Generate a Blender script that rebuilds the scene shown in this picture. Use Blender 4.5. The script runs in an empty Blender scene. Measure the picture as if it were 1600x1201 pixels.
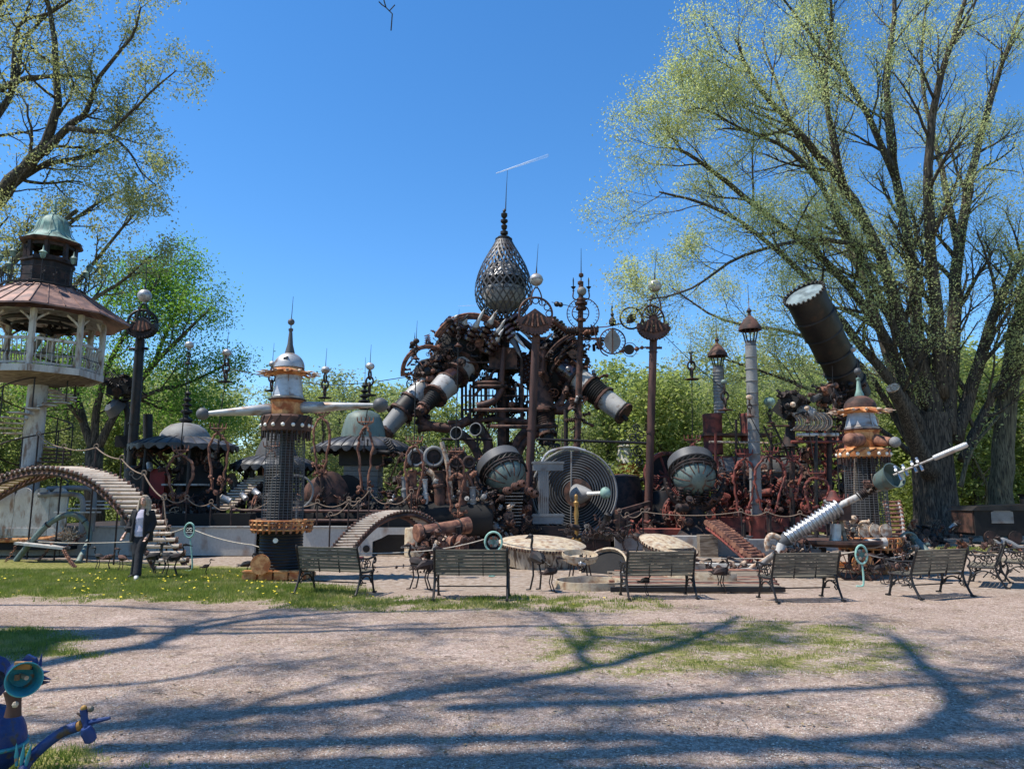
import bpy, math, random
import numpy as np
from mathutils import Vector, Matrix, noise
random.seed(7); rng = np.random.default_rng(7)
V = Vector; R = math.radians; PI = math.pi
scene = bpy.context.scene; C = scene.collection

# ------------------------------------------------------------------ camera, sky, sun, exposure
FPX = 1180.0; PITCH = math.atan(179.5 / FPX); CAMZ = 1.6
cd = bpy.data.cameras.new('camera'); cam = bpy.data.objects.new('camera', cd); C.objects.link(cam)
cd.sensor_width = 36; cd.lens = 36 * FPX / 1600; cd.clip_start = 0.1; cd.clip_end = 9000
cam.location = (0, 0, CAMZ); cam.rotation_euler = (PI / 2 + PITCH, 0, 0); scene.camera = cam
SUN = V((-0.54, -0.08, 1.0)).normalized()
world = bpy.data.worlds.new('World'); scene.world = world; world.use_nodes = True
wn = world.node_tree; bg = wn.nodes['Background']
sky = wn.nodes.new('ShaderNodeTexSky'); sky.sky_type = 'NISHITA'; sky.sun_disc = False
sky.sun_elevation = math.asin(SUN.z); sky.sun_rotation = math.atan2(SUN.x, SUN.y)
sky.air_density = 1.0; sky.dust_density = 0.0; sky.ozone_density = 5.0; sky.altitude = 300
hs = wn.nodes.new('ShaderNodeHueSaturation'); hs.inputs['Saturation'].default_value = 1.22; hs.inputs['Value'].default_value = 1.0
wn.links.new(sky.outputs[0], hs.inputs['Color']); wn.links.new(hs.outputs[0], bg.inputs[0]); bg.inputs[1].default_value = 0.15
sl = bpy.data.lights.new('sun', 'SUN'); sl.energy = 4.7; sl.angle = R(0.53); sl.color = (1.0, 0.945, 0.86)
so = bpy.data.objects.new('sun', sl); C.objects.link(so); so.rotation_euler = SUN.to_track_quat('Z', 'Y').to_euler(); so.location = SUN * 60
vs = scene.view_settings; vs.view_transform = 'Standard'; vs.look = 'None'; vs.exposure = 0.52; vs.gamma = 1.0; vs.use_curve_mapping = False
scene.cycles.max_bounces = 6; scene.cycles.transparent_max_bounces = 12

# ------------------------------------------------------------------ helpers
CT, ST = math.cos(PITCH), math.sin(PITCH)
def P(px, py, Y):
    """world point whose image lies at the photograph's pixel px,py at distance Y"""
    d = V((px - 800, FPX * CT - (600.5 - py) * ST, FPX * ST + (600.5 - py) * CT))
    return V((0, 0, CAMZ)) + d * (Y / d.y)
def W(px, p):
    """metres spanned by px pixels at point p"""
    return px * (p[1] * CT + (p[2] - CAMZ) * ST) / FPX
def G(px, py, z=0.0):
    d = V((px - 800, FPX * CT - (600.5 - py) * ST, FPX * ST + (600.5 - py) * CT))
    return V((0, 0, CAMZ)) + d * ((z - CAMZ) / d.z)
def at(px, Y, z=0.0):
    p = P(px, 780, Y); q = P(px, 500, Y)
    t = (z - p.z) / (q.z - p.z); return p + (q - p) * t
def rnd(a, b): return random.uniform(a, b)
def jit(p, a): return V((p[0] + rnd(-a, a), p[1] + rnd(-a, a), p[2] + rnd(-a, a)))
def frame(d):
    d = V(d).normalized(); a = V((0, 0, 1)) if abs(d.z) < 0.95 else V((1, 0, 0))
    u = d.cross(a).normalized(); return u, u.cross(d).normalized(), d
def smooth(pts, k=4):
    pts = [V(p) for p in pts]; n = len(pts); out = []
    if n < 3: return pts
    for i in range(n - 1):
        p0 = pts[max(i - 1, 0)]; p1 = pts[i]; p2 = pts[i + 1]; p3 = pts[min(i + 2, n - 1)]
        for j in range(k):
            t = j / k
            out.append(0.5 * ((2 * p1) + (p2 - p0) * t + (2 * p0 - 5 * p1 + 4 * p2 - p3) * t * t + (3 * p1 - p0 - 3 * p2 + p3) * t ** 3))
    out.append(pts[-1]); return out

class M:
    """collects shapes for one mesh"""
    def __init__(s): s.v = []; s.f = []
    def tube(s, pts, r, n=8, closed=False, caps=True):
        m = len(pts)
        if m < 2: return s
        if not hasattr(r, '__len__'): r = [r] * m
        b = len(s.v); pts = [V(p) for p in pts]
        t = (pts[1] - pts[0]); u, w, _ = frame(t)
        cs = [(math.cos(2 * PI * k / n), math.sin(2 * PI * k / n)) for k in range(n)]
        for i in range(m):
            if closed: t = pts[(i + 1) % m] - pts[i - 1]
            else: t = pts[min(i + 1, m - 1)] - pts[max(i - 1, 0)]
            if t.length < 1e-9: t = V((0, 0, 1))
            t.normalize(); u = u - t * u.dot(t)
            if u.length < 1e-6: u = frame(t)[0]
            u.normalize(); w = t.cross(u)
            for c, q in cs: s.v.append(pts[i] + (u * c + w * q) * r[i])
        for i in range(m if closed else m - 1):
            i2 = (i + 1) % m
            for k in range(n):
                k2 = (k + 1) % n
                s.f.append((b + i * n + k, b + i * n + k2, b + i2 * n + k2, b + i2 * n + k))
        if caps and not closed:
            s.f.append(tuple(b + k for k in range(n))[::-1]); s.f.append(tuple(b + (m - 1) * n + k for k in range(n)))
        return s
    def cyl(s, a, b, r0, r1=None, n=12): return s.tube([a, b], [r0, r0 if r1 is None else r1], n)
    def box(s, c, d, rz=0, ax=None):
        """box of full size d centred on c; ax = three axes"""
        c = V(c); b = len(s.v)
        if ax is None: ax = (V((math.cos(rz), math.sin(rz), 0)), V((-math.sin(rz), math.cos(rz), 0)), V((0, 0, 1)))
        for i in (-.5, .5):
            for j in (-.5, .5):
                for k in (-.5, .5): s.v.append(c + ax[0] * (i * d[0]) + ax[1] * (j * d[1]) + ax[2] * (k * d[2]))
        for q in ((0, 1, 3, 2), (4, 6, 7, 5), (0, 4, 5, 1), (2, 3, 7, 6), (0, 2, 6, 4), (1, 5, 7, 3)): s.f.append(tuple(b + k for k in q))
        return s
    def bar(s, a, b, w, h=None):
        """rectangular bar from a to b"""
        a = V(a); b = V(b); u, w2, d = frame(b - a)
        return s.box((a + b) / 2, (w, h or w, (b - a).length), ax=(u, w2, d))
    def lathe(s, prof, o=(0, 0, 0), d=(0, 0, 1), n=20, rf=None, a0=0, a1=2 * PI):
        """profile of (radius, height) turned about the axis d at o; rf(angle, i) scales the radius"""
        o = V(o); u, w, d = frame(d); b = len(s.v); full = abs(a1 - a0 - 2 * PI) < 1e-6; nn = n if full else n + 1
        for i, (r, h) in enumerate(prof):
            for k in range(nn):
                a = a0 + (a1 - a0) * k / n; q = r * (rf(a, i) if rf else 1)
                s.v.append(o + d * h + (u * math.cos(a) + w * math.sin(a)) * q)
        for i in range(len(prof) - 1):
            for k in range(n):
                k2 = (k + 1) % nn
                s.f.append((b + i * nn + k, b + i * nn + k2, b + (i + 1) * nn + k2, b + (i + 1) * nn + k))
        return s
    def disc(s, c, d, r, t, n=20): d = V(d).normalized(); return s.cyl(V(c) - d * t / 2, V(c) + d * t / 2, r, n=n)
    def ball(s, c, r, n=14, sq=1.0, d=(0, 0, 1)):
        return s.lathe([(max(r * math.sin(PI * i / (n // 2)), r * .001), -r * sq * math.cos(PI * i / (n // 2))) for i in range(n // 2 + 1)], c, d, n)
    def ring(s, c, d, R_, r, n=28, m=6, a0=0, a1=None, sx=1, sy=1):
        u, w, d = frame(d); c = V(c)
        if a1 is None: return s.tube([c + (u * math.cos(2 * PI * k / n) * sx + w * math.sin(2 * PI * k / n) * sy) * R_ for k in range(n)], r, m, closed=True)
        return s.tube([c + (u * math.cos(a0 + (a1 - a0) * k / n) * sx + w * math.sin(a0 + (a1 - a0) * k / n) * sy) * R_ for k in range(n + 1)], r, m)
    def prism(s, pts, off):
        """polygon pts extruded by the vector off"""
        b = len(s.v); n = len(pts); off = V(off)
        s.v += [V(p) for p in pts] + [V(p) + off for p in pts]
        s.f.append(tuple(range(b, b + n))[::-1]); s.f.append(tuple(range(b + n, b + 2 * n)))
        for k in range(n): s.f.append((b + k, b + (k + 1) % n, b + n + (k + 1) % n, b + n + k))
        return s
    def loft(s, rings, n=14, cap=True, p=2.0):
        """rings of (centre, rx, ry[, rotation]) horizontal ellipses"""
        b = len(s.v)
        for rg in rings:
            c = V(rg[0]); rz = rg[3] if len(rg) > 3 else 0
            for k in range(n):
                a = 2 * PI * k / n; x = math.cos(a) * rg[1]; y = math.sin(a) * rg[2]
                s.v.append(c + V((x * math.cos(rz) - y * math.sin(rz), x * math.sin(rz) + y * math.cos(rz), 0)))
        for i in range(len(rings) - 1):
            for k in range(n): s.f.append((b + i * n + k, b + i * n + (k + 1) % n, b + (i + 1) * n + (k + 1) % n, b + (i + 1) * n + k))
        if cap:
            s.f.append(tuple(b + k for k in range(n))[::-1]); s.f.append(tuple(b + (len(rings) - 1) * n + k for k in range(n)))
        return s
    def add(s, o): b = len(s.v); s.v += o.v; s.f += [tuple(b + k for k in q) for q in o.f]; return s

ORG = {}
def setp(o, label=None, cat=None, group=None, kind=None):
    if label: o['label'] = label
    if cat: o['category'] = cat
    if group: o['group'] = group
    if kind: o['kind'] = kind
    return o
def thing(name, label, cat, loc=(0, 0, 0), group=None):
    o = bpy.data.objects.new(name, None); C.objects.link(o); o.location = loc; o.empty_display_size = 0.2
    ORG[o.name] = V(loc); return setp(o, label, cat, group)
def part(name, m, mt, parent=None, label=None, kind=None, ang=38, org=None):
    base = ORG[parent.name] if parent else (V(org) if org is not None else V((0, 0, 0)))
    me = bpy.data.meshes.new(name); me.from_pydata([tuple(p - base) for p in m.v], [], m.f); me.validate()
    me.polygons.foreach_set('use_smooth', [True] * len(me.polygons))
    if ang < 180: me.set_sharp_from_angle(angle=R(ang))
    me.materials.append(mt); o = bpy.data.objects.new(name, me); C.objects.link(o)
    if parent: o.parent = parent
    else: o.location = base
    ORG[o.name] = base
    return setp(o, label=label, kind=kind)
def solo(name, m, mt, label, cat, loc=(0, 0, 0), group=None, kind=None):
    return setp(part(name, m, mt, org=loc), label, cat, group, kind)
def inst(name, src, parent, loc, d=None, s=1.0, mt=None, rot=None):
    """another part sharing the mesh of src, axis z turned along d"""
    o = bpy.data.objects.new(name, src.data if hasattr(src, 'data') else src); C.objects.link(o); o.parent = parent
    o.location = V(loc) - ORG[parent.name] if parent else V(loc)
    if d is not None: o.rotation_mode = 'QUATERNION'; o.rotation_quaternion = V(d).to_track_quat('Z', 'Y')
    if rot is not None: o.rotation_euler = rot
    o.scale = (s, s, s) if not hasattr(s, '__len__') else s
    if mt: o.material_slots[0].link = 'OBJECT'; o.material_slots[0].material = mt
    return o
def mesh(name, m, mt, ang=38):
    me = bpy.data.meshes.new(name); me.from_pydata([tuple(p) for p in m.v], [], m.f); me.validate()
    me.polygons.foreach_set('use_smooth', [True] * len(me.polygons)); me.set_sharp_from_angle(angle=R(ang)); me.materials.append(mt); return me
def dup(root, loc, rz=0.0, s=1.0, label=None, group=None, remat=None):
    def cp(o, par):
        c = o.copy(); C.objects.link(c)
        if par: c.parent = par
        if remat and c.type == 'MESH':
            for sl_ in c.material_slots:
                if sl_.material and sl_.material.name in remat: sl_.link = 'OBJECT'; sl_.material = remat[o.material_slots[0].material.name]
        for ch in o.children: cp(ch, c)
        return c
    c = cp(root, None); c.location = loc; c.rotation_euler = (0, 0, rz); c.scale = (s, s, s)
    return setp(c, label, None, group)

# ------------------------------------------------------------------ materials
def mat(name, c1, c2=None, c3=None, scale=3.0, rough=0.7, metal=0.0, bump=0.15, bscale=30.0, cut=(0.42, 0.6), stretch=(1, 1, 1), trans=None, spec=0.4, fine=0.25):
    """noise blend c1-c2 with patches of c3, fine value grain and a bump"""
    m = bpy.data.materials.new(name); m.use_nodes = True; nt = m.node_tree; N = nt.nodes; L = nt.links
    b = N['Principled BSDF']; tc = N.new('ShaderNodeTexCoord'); mp = N.new('ShaderNodeMapping'); mp.inputs['Scale'].default_value = stretch
    oi = N.new('ShaderNodeObjectInfo'); ad = N.new('ShaderNodeVectorMath'); ad.operation = 'ADD'
    L.new(tc.outputs['Object'], ad.inputs[0]); L.new(oi.outputs['Random'], ad.inputs[1]); L.new(ad.outputs[0], mp.inputs[0])
    def nz(sc, det=5, off=0):
        n = N.new('ShaderNodeTexNoise'); n.inputs['Scale'].default_value = sc; n.inputs['Detail'].default_value = det; L.new(mp.outputs[0], n.inputs['Vector']); return n
    n1 = nz(scale); rp = N.new('ShaderNodeValToRGB'); L.new(n1.outputs['Fac'], rp.inputs[0])
    e = rp.color_ramp.elements; e[0].position = 0.35; e[0].color = (*c1, 1); e[1].position = 0.65; e[1].color = (*(c2 or c1), 1)
    col = rp.outputs[0]
    if c3:
        n3 = nz(scale * 2.3, 6); r3 = N.new('ShaderNodeMapRange'); r3.inputs[1].default_value = cut[0]; r3.inputs[2].default_value = cut[1]; L.new(n3.outputs['Fac'], r3.inputs[0])
        mx = N.new('ShaderNodeMix'); mx.data_type = 'RGBA'; L.new(r3.outputs[0], mx.inputs[0]); L.new(col, mx.inputs[6]); mx.inputs[7].default_value = (*c3, 1); col = mx.outputs[2]
    n2 = nz(bscale, 4); mr = N.new('ShaderNodeMapRange'); mr.inputs[3].default_value = 1 - fine; mr.inputs[4].default_value = 1 + fine; L.new(n2.outputs['Fac'], mr.inputs[0])
    ml = N.new('ShaderNodeVectorMath'); ml.operation = 'SCALE'; L.new(col, ml.inputs[0]); L.new(mr.outputs[0], ml.inputs['Scale']); L.new(ml.outputs[0], b.inputs['Base Color'])
    b.inputs['Roughness'].default_value = rough; b.inputs['Metallic'].default_value = metal; b.inputs['Specular IOR Level'].default_value = spec
    if bump:
        bp = N.new('ShaderNodeBump'); bp.inputs['Strength'].default_value = bump; bp.inputs['Distance'].default_value = 0.02; L.new(n2.outputs['Fac'], bp.inputs['Height']); L.new(bp.outputs[0], b.inputs['Normal'])
    if trans:
        t = N.new('ShaderNodeBsdfTranslucent'); t.inputs[0].default_value = (*trans[:3], 1); ms = N.new('ShaderNodeMixShader'); ms.inputs[0].default_value = trans[3]
        L.new(b.outputs[0], ms.inputs[1]); L.new(t.outputs[0], ms.inputs[2]); L.new(ms.outputs[0], N['Material Output'].inputs[0])
    return m
def leafmat(name, c1, c2, c3, trans, k=0.45):
    return mat(name, c1, c2, c3, scale=0.55, rough=0.55, bump=0, bscale=2.5, trans=(*trans, k), fine=0.35, cut=(0.5, 0.65))
RUST = mat('rust', (0.085, 0.042, 0.030), (0.16, 0.075, 0.052), (0.035, 0.022, 0.018), scale=1.6, rough=0.75, bscale=22, metal=0.15)
RUSTL = mat('rust_light', (0.20, 0.085, 0.05), (0.32, 0.15, 0.09), (0.09, 0.035, 0.025), scale=2.4, rough=0.8, bscale=24)
RUSTD = mat('rust_dark', (0.030, 0.020, 0.018), (0.07, 0.038, 0.030), (0.016, 0.014, 0.014), scale=2.0, rough=0.7, metal=0.25)
RUSTR = mat('rust_red', (0.17, 0.035, 0.026), (0.28, 0.07, 0.045), (0.07, 0.025, 0.02), scale=1.4, rough=0.75, bscale=20)
RUSTO = mat('rust_orange', (0.42, 0.15, 0.045), (0.30, 0.085, 0.03), (0.60, 0.30, 0.12), scale=3.0, rough=0.8)
PIPE = mat('brown_pipe', (0.085, 0.04, 0.03), (0.14, 0.062, 0.045), (0.05, 0.025, 0.02), scale=0.8, rough=0.62, metal=0.1, stretch=(3, 3, 0.5))
BLACK = mat('black_iron', (0.012, 0.012, 0.013), (0.03, 0.027, 0.025), (0.05, 0.03, 0.022), scale=1.5, rough=0.55, metal=0.3, cut=(0.55, 0.75))
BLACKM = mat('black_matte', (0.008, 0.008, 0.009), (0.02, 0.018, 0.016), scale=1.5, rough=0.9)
CANOPY = mat('canopy_black', (0.045, 0.045, 0.048), (0.085, 0.085, 0.09), (0.03, 0.03, 0.033), scale=1.0, rough=0.5, bscale=12)
GLASSY = mat('dark_porcelain', (0.022, 0.014, 0.014), (0.05, 0.025, 0.02), scale=2, rough=0.18, spec=0.6, bump=0.02)
STEEL = mat('grey_steel', (0.33, 0.33, 0.325), (0.50, 0.495, 0.485), (0.22, 0.15, 0.11), scale=1.6, rough=0.45, metal=0.45, bscale=10, bump=0.16, cut=(0.52, 0.68), stretch=(.7, 1.6, 1.6))
CHROME = mat('bright_steel', (0.38, 0.385, 0.39), (0.52, 0.525, 0.53), (0.25, 0.22, 0.19), scale=2.7, rough=0.36, metal=0.8, bump=0.04, cut=(0.6, 0.8))
GREY = mat('grey_paint', (0.16, 0.16, 0.155), (0.24, 0.235, 0.225), (0.12, 0.09, 0.075), scale=1.2, rough=0.65, cut=(0.55, 0.72))
DGREY = mat('dark_grey_paint', (0.06, 0.062, 0.065), (0.11, 0.11, 0.112), (0.07, 0.045, 0.035), scale=1.2, rough=0.55, cut=(0.58, 0.75))
WHITE = mat('worn_white_paint', (0.52, 0.50, 0.46), (0.36, 0.34, 0.31), (0.20, 0.13, 0.09), scale=1.9, rough=0.75, cut=(0.50, 0.66), stretch=(1.4, 1.4, .5))
SLEEVE = mat('pale_porcelain_sleeve', (0.30, 0.29, 0.275), (0.42, 0.405, 0.385), (0.17, 0.12, 0.09), scale=1.5, rough=0.4, cut=(0.56, 0.72))
EGGM = mat('dark_lattice_steel', (0.035, 0.037, 0.042), (0.08, 0.083, 0.09), (0.05, 0.04, 0.035), scale=1.2, rough=0.5, metal=.2)
TANKS = mat('shaded_streaked_tank_side', (0.22, 0.17, 0.115), (0.40, 0.34, 0.26), (0.10, 0.065, 0.04), scale=2.2, rough=0.85, stretch=(2.5, 2.5, .25), cut=(0.47, 0.6))  # streaked brown tank side, its shade painted in as a darker colour
CONC = mat('stained_concrete', (0.42, 0.40, 0.36), (0.34, 0.33, 0.30), (0.24, 0.15, 0.10), scale=0.9, rough=0.85, cut=(0.56, 0.72), stretch=(1, 1, 0.6), bscale=18)
CREAM = mat('rusty_cream_tank', (0.50, 0.40, 0.26), (0.40, 0.34, 0.26), (0.24, 0.14, 0.08), scale=3.4, rough=0.8, cut=(0.46, 0.68), bscale=13, fine=.35)
PATINA = mat('green_patina', (0.085, 0.12, 0.105), (0.15, 0.195, 0.17), (0.10, 0.065, 0.045), scale=1.2, rough=0.55, metal=0.1, stretch=(2, 2, 0.7), bscale=16, cut=(0.55, 0.7))
VERDI = mat('verdigris', (0.15, 0.27, 0.22), (0.27, 0.40, 0.33), (0.09, 0.14, 0.12), scale=1.6, rough=0.6, stretch=(2, 2, 0.6))
COPPER = mat('old_copper_sheet', (0.24, 0.13, 0.10), (0.34, 0.20, 0.155), (0.14, 0.085, 0.075), scale=1.3, rough=0.55, metal=0.2)
TEAL = mat('pale_green_paint', (0.22, 0.42, 0.34), (0.34, 0.55, 0.46), (0.15, 0.20, 0.16), scale=5, rough=0.6, cut=(0.58, 0.7))
BLUE = mat('shaded_blue_paint', (0.007, 0.024, 0.105), (0.011, 0.042, 0.17), (0.06, 0.045, 0.04), scale=7, rough=0.5, bscale=40, cut=(0.56, 0.66), bump=.3)  # chipped blue, darkened so the colour carries the tree shadow on the creature
TURQ = mat('turquoise_paint', (0.03, 0.20, 0.24), (0.07, 0.33, 0.35), (0.30, 0.14, 0.05), scale=7, rough=0.55, cut=(0.56, 0.66), bump=.3)
OCHRE = mat('yellow_ochre', (0.40, 0.24, 0.05), (0.24, 0.10, 0.03), scale=8, rough=0.6)
SLAT = mat('weathered_slat', (0.15, 0.125, 0.085), (0.24, 0.21, 0.15), (0.08, 0.07, 0.055), scale=3, rough=0.75, stretch=(0.4, 6, 6), bscale=30)
WOOD = mat('grey_old_wood', (0.20, 0.155, 0.11), (0.30, 0.25, 0.19), (0.11, 0.08, 0.055), scale=2.5, rough=0.85, stretch=(0.5, 4, 4))
TREAD = mat('pale_roller_tread', (0.42, 0.33, 0.25), (0.54, 0.45, 0.36), (0.28, 0.16, 0.10), scale=3, rough=0.6, cut=(0.56, 0.7))
BONE = mat('bleached_scrap', (0.50, 0.40, 0.30), (0.60, 0.50, 0.38), (0.30, 0.17, 0.10), scale=5, rough=0.7)
BULB = mat('milk_bulb', (0.75, 0.70, 0.60), (0.8, 0.76, 0.68), scale=5, rough=0.3, bump=0)
BRASS = mat('old_brass', (0.40, 0.24, 0.07), (0.28, 0.15, 0.05), scale=4, rough=0.4, metal=0.4)
REDP = mat('red_paint', (0.30, 0.02, 0.02), (0.20, 0.015, 0.015), scale=2, rough=0.5)
ROPE = mat('pale_rope', (0.50, 0.45, 0.37), (0.36, 0.30, 0.24), scale=20, rough=0.9)
ROPED = mat('old_rope', (0.20, 0.14, 0.10), (0.28, 0.20, 0.14), scale=20, rough=0.9)
LENS = mat('lens_glass', (0.17, 0.22, 0.235), (0.30, 0.36, 0.37), (0.13, 0.16, 0.17), scale=1.1, rough=0.2, spec=0.8, bump=0)
BARK = mat('bark', (0.055, 0.045, 0.034), (0.12, 0.10, 0.075), (0.028, 0.023, 0.018), scale=3.2, rough=0.95, bump=1.0, bscale=11, stretch=(3.0, 3.0, 0.4), fine=0.5, cut=(0.46, 0.56))
BARKG = mat('mossy_bark', (0.075, 0.07, 0.042), (0.15, 0.135, 0.085), (0.035, 0.03, 0.02), scale=2.6, rough=0.95, bump=1.0, bscale=9, stretch=(3.0, 3.0, 0.35), fine=0.5, cut=(0.48, 0.6))
LEAFY = leafmat('young_willow_leaf', (0.30, 0.34, 0.12), (0.41, 0.44, 0.19), (0.47, 0.45, 0.24), (0.64, 0.70, 0.28), 0.52)
LEAFP = leafmat('pale_new_leaf', (0.22, 0.25, 0.10), (0.30, 0.32, 0.15), (0.36, 0.32, 0.10), (0.45, 0.48, 0.18), 0.45)
LEAFG = leafmat('fresh_green_leaf', (0.06, 0.14, 0.02), (0.11, 0.20, 0.035), (0.16, 0.22, 0.05), (0.24, 0.46, 0.05), 0.48)
LEAFB = leafmat('spring_wood_leaf', (0.15, 0.20, 0.05), (0.23, 0.28, 0.08), (0.30, 0.30, 0.13), (0.42, 0.50, 0.13), 0.48)
LEAFC = leafmat('greygreen_wood_leaf', (0.14, 0.18, 0.07), (0.21, 0.24, 0.10), (0.26, 0.25, 0.12), (0.36, 0.42, 0.14), 0.48)

# ------------------------------------------------------------------ contrail far away in the sky
def contrail(a, b, r, name_label):
    p0, p1 = P(*a), P(*b); m = M(); n = 40
    m.tube([p0.lerp(p1, k / n) + V((0, 0, 0.3 * math.sin(k * 1.3))) for k in range(n + 1)], [r * (0.4 + 1.1 * k / n) for k in range(n + 1)], 8)
    mt = bpy.data.materials.new('vapour'); mt.use_nodes = True; N = mt.node_tree.nodes; L = mt.node_tree.links
    b_ = N['Principled BSDF']; b_.inputs['Base Color'].default_value = (0.95, 0.97, 1, 1); b_.inputs['Roughness'].default_value = 1
    tr = N.new('ShaderNodeBsdfTransparent'); mx = N.new('ShaderNodeMixShader'); tc = N.new('ShaderNodeTexCoord'); sp = N.new('ShaderNodeSeparateXYZ')
    nz = N.new('ShaderNodeTexNoise'); nz.inputs['Scale'].default_value = 2; L.new(tc.outputs['Generated'], nz.inputs['Vector']); L.new(tc.outputs['Generated'], sp.inputs[0])
    r1 = N.new('ShaderNodeMapRange'); L.new(sp.outputs[0], r1.inputs[0]); r1.inputs[3].default_value = 1.3; r1.inputs[4].default_value = 0.3
    ma = N.new('ShaderNodeMath'); ma.operation = 'MULTIPLY'; L.new(r1.outputs[0], ma.inputs[0]); L.new(nz.outputs['Fac'], ma.inputs[1])
    L.new(ma.outputs[0], mx.inputs[0]); L.new(tr.outputs[0], mx.inputs[1]); L.new(b_.outputs[0], mx.inputs[2]); L.new(mx.outputs[0], N['Material Output'].inputs[0])
    o = part('contrail', m, mt, org=p0); setp(o, name_label, 'contrail', kind='stuff')
contrail((775, 271, 4000), (856, 243, 4300), 6.0, 'short white vapour trail in the blue sky just above the tall antenna')
contrail((716, 478, 4000), (744, 477, 4200), 2.0, 'tiny faint vapour trail low in the sky left of the lattice egg')

# ------------------------------------------------------------------ ground
def proj(x, y, z=0.0):
    d = y * CT + (z - CAMZ) * ST
    return 800 + FPX * x / d, 600.5 - FPX * ((z - CAMZ) * CT - y * ST) / d
def fbm(x, y, s, seed=0.0):
    a = np.sin(x * s * 1.7 + 1.3 * np.sin(y * s * 1.1 + seed) + seed) * np.cos(y * s * 1.9 + 1.7 * np.sin(x * s * 0.9 - seed))
    b = np.sin(x * s * 4.1 + y * s * 2.3 + seed * 3 + 1.5 * np.sin(y * s * 3.7)) * np.cos(y * s * 5.3 - x * s * 1.7 + 1.2 * np.sin(x * s * 4.3))
    c = np.sin(x * s * 9.7 - y * s * 7.1 + seed) * np.cos(y * s * 11.3 + x * s * 8.9)
    return (a + 0.6 * b + 0.35 * c) / 1.95
def sst(a, b, v): t = np.clip((v - a) / (b - a), 0, 1); return t * t * (3 - 2 * t)
def grassmask(x, y):
    px, py = proj(x, y); n = fbm(x, y, 0.9, 2.0); m2 = fbm(x, y, 2.6, 5.0)
    w = n * 9 + m2 * 5
    lawn = sst(866, 878, py - 0.028 * np.maximum(px, 0) + w * .4) * (1 - sst(918, 942, py - 0.02 * px + w)) * (1 - sst(470, 640, px + w * 6))
    lawn = lawn * (1 - 0.75 * sst(330, 480, px) * (1 - sst(905, 918, py + w)))
    band = sst(924, 938, py + w * .7) * (1 - sst(946, 966, py + w)) * sst(380, 480, px) * (1 - sst(850, 1290, px + w * 9)) * (0.62 + 0.6 * m2 + .3 * n)
    left = sst(975, 990, py + w) * (1 - sst(1016, 1034, py + w)) * (1 - sst(40, 210, px + w * 5))
    mid = sst(955, 985, py + w) * (1 - sst(1040, 1075, py + w)) * sst(760, 900, px + w * 5) * (1 - sst(1330, 1560, px + w * 9)) * (.56 + .35 * m2)
    low = sst(1150, 1180, py + w) * (1 - sst(120, 230, px + w * 3)) * 0.8
    right = sst(850, 856, py) * (1 - sst(858, 866, py + w * .3)) * sst(1440, 1470, px + w)
    far = sst(33.5, 38, y + n)
    thin = 0.30 * sst(940, 1000, py) * sst(-0.15, 0.75, n + 0.4 * m2)
    return np.clip(np.maximum.reduce([lawn, band, left, mid, low, right * 0.95, far * 0.8, thin]), 0, 1)
def grid_mesh(xs, ys):
    X, Y = np.meshgrid(xs, ys); nx, ny = len(xs), len(ys)
    i = np.arange(nx * ny).reshape(ny, nx); q = np.stack([i[:-1, :-1], i[:-1, 1:], i[1:, 1:], i[1:, :-1]], -1).reshape(-1, 4)
    return X.ravel(), Y.ravel(), q
def npmesh(name, v, q, mt, smooth_=True):
    me = bpy.data.meshes.new(name); k = q.shape[1]
    me.vertices.add(len(v)); me.vertices.foreach_set('co', v.astype(np.float32).ravel())
    me.loops.add(q.size); me.loops.foreach_set('vertex_index', q.astype(np.int32).ravel())
    me.polygons.add(len(q)); me.polygons.foreach_set('loop_start', np.arange(0, q.size, k, dtype=np.int32)); me.polygons.foreach_set('loop_total', np.full(len(q), k, np.int32))
    me.polygons.foreach_set('use_smooth', np.full(len(q), smooth_)); me.materials.append(mt); me.update(); return me
def setattr_(me, name, a): at_ = me.attributes.new(name, 'FLOAT', 'POINT'); at_.data.foreach_set('value', a.astype(np.float32))
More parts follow.
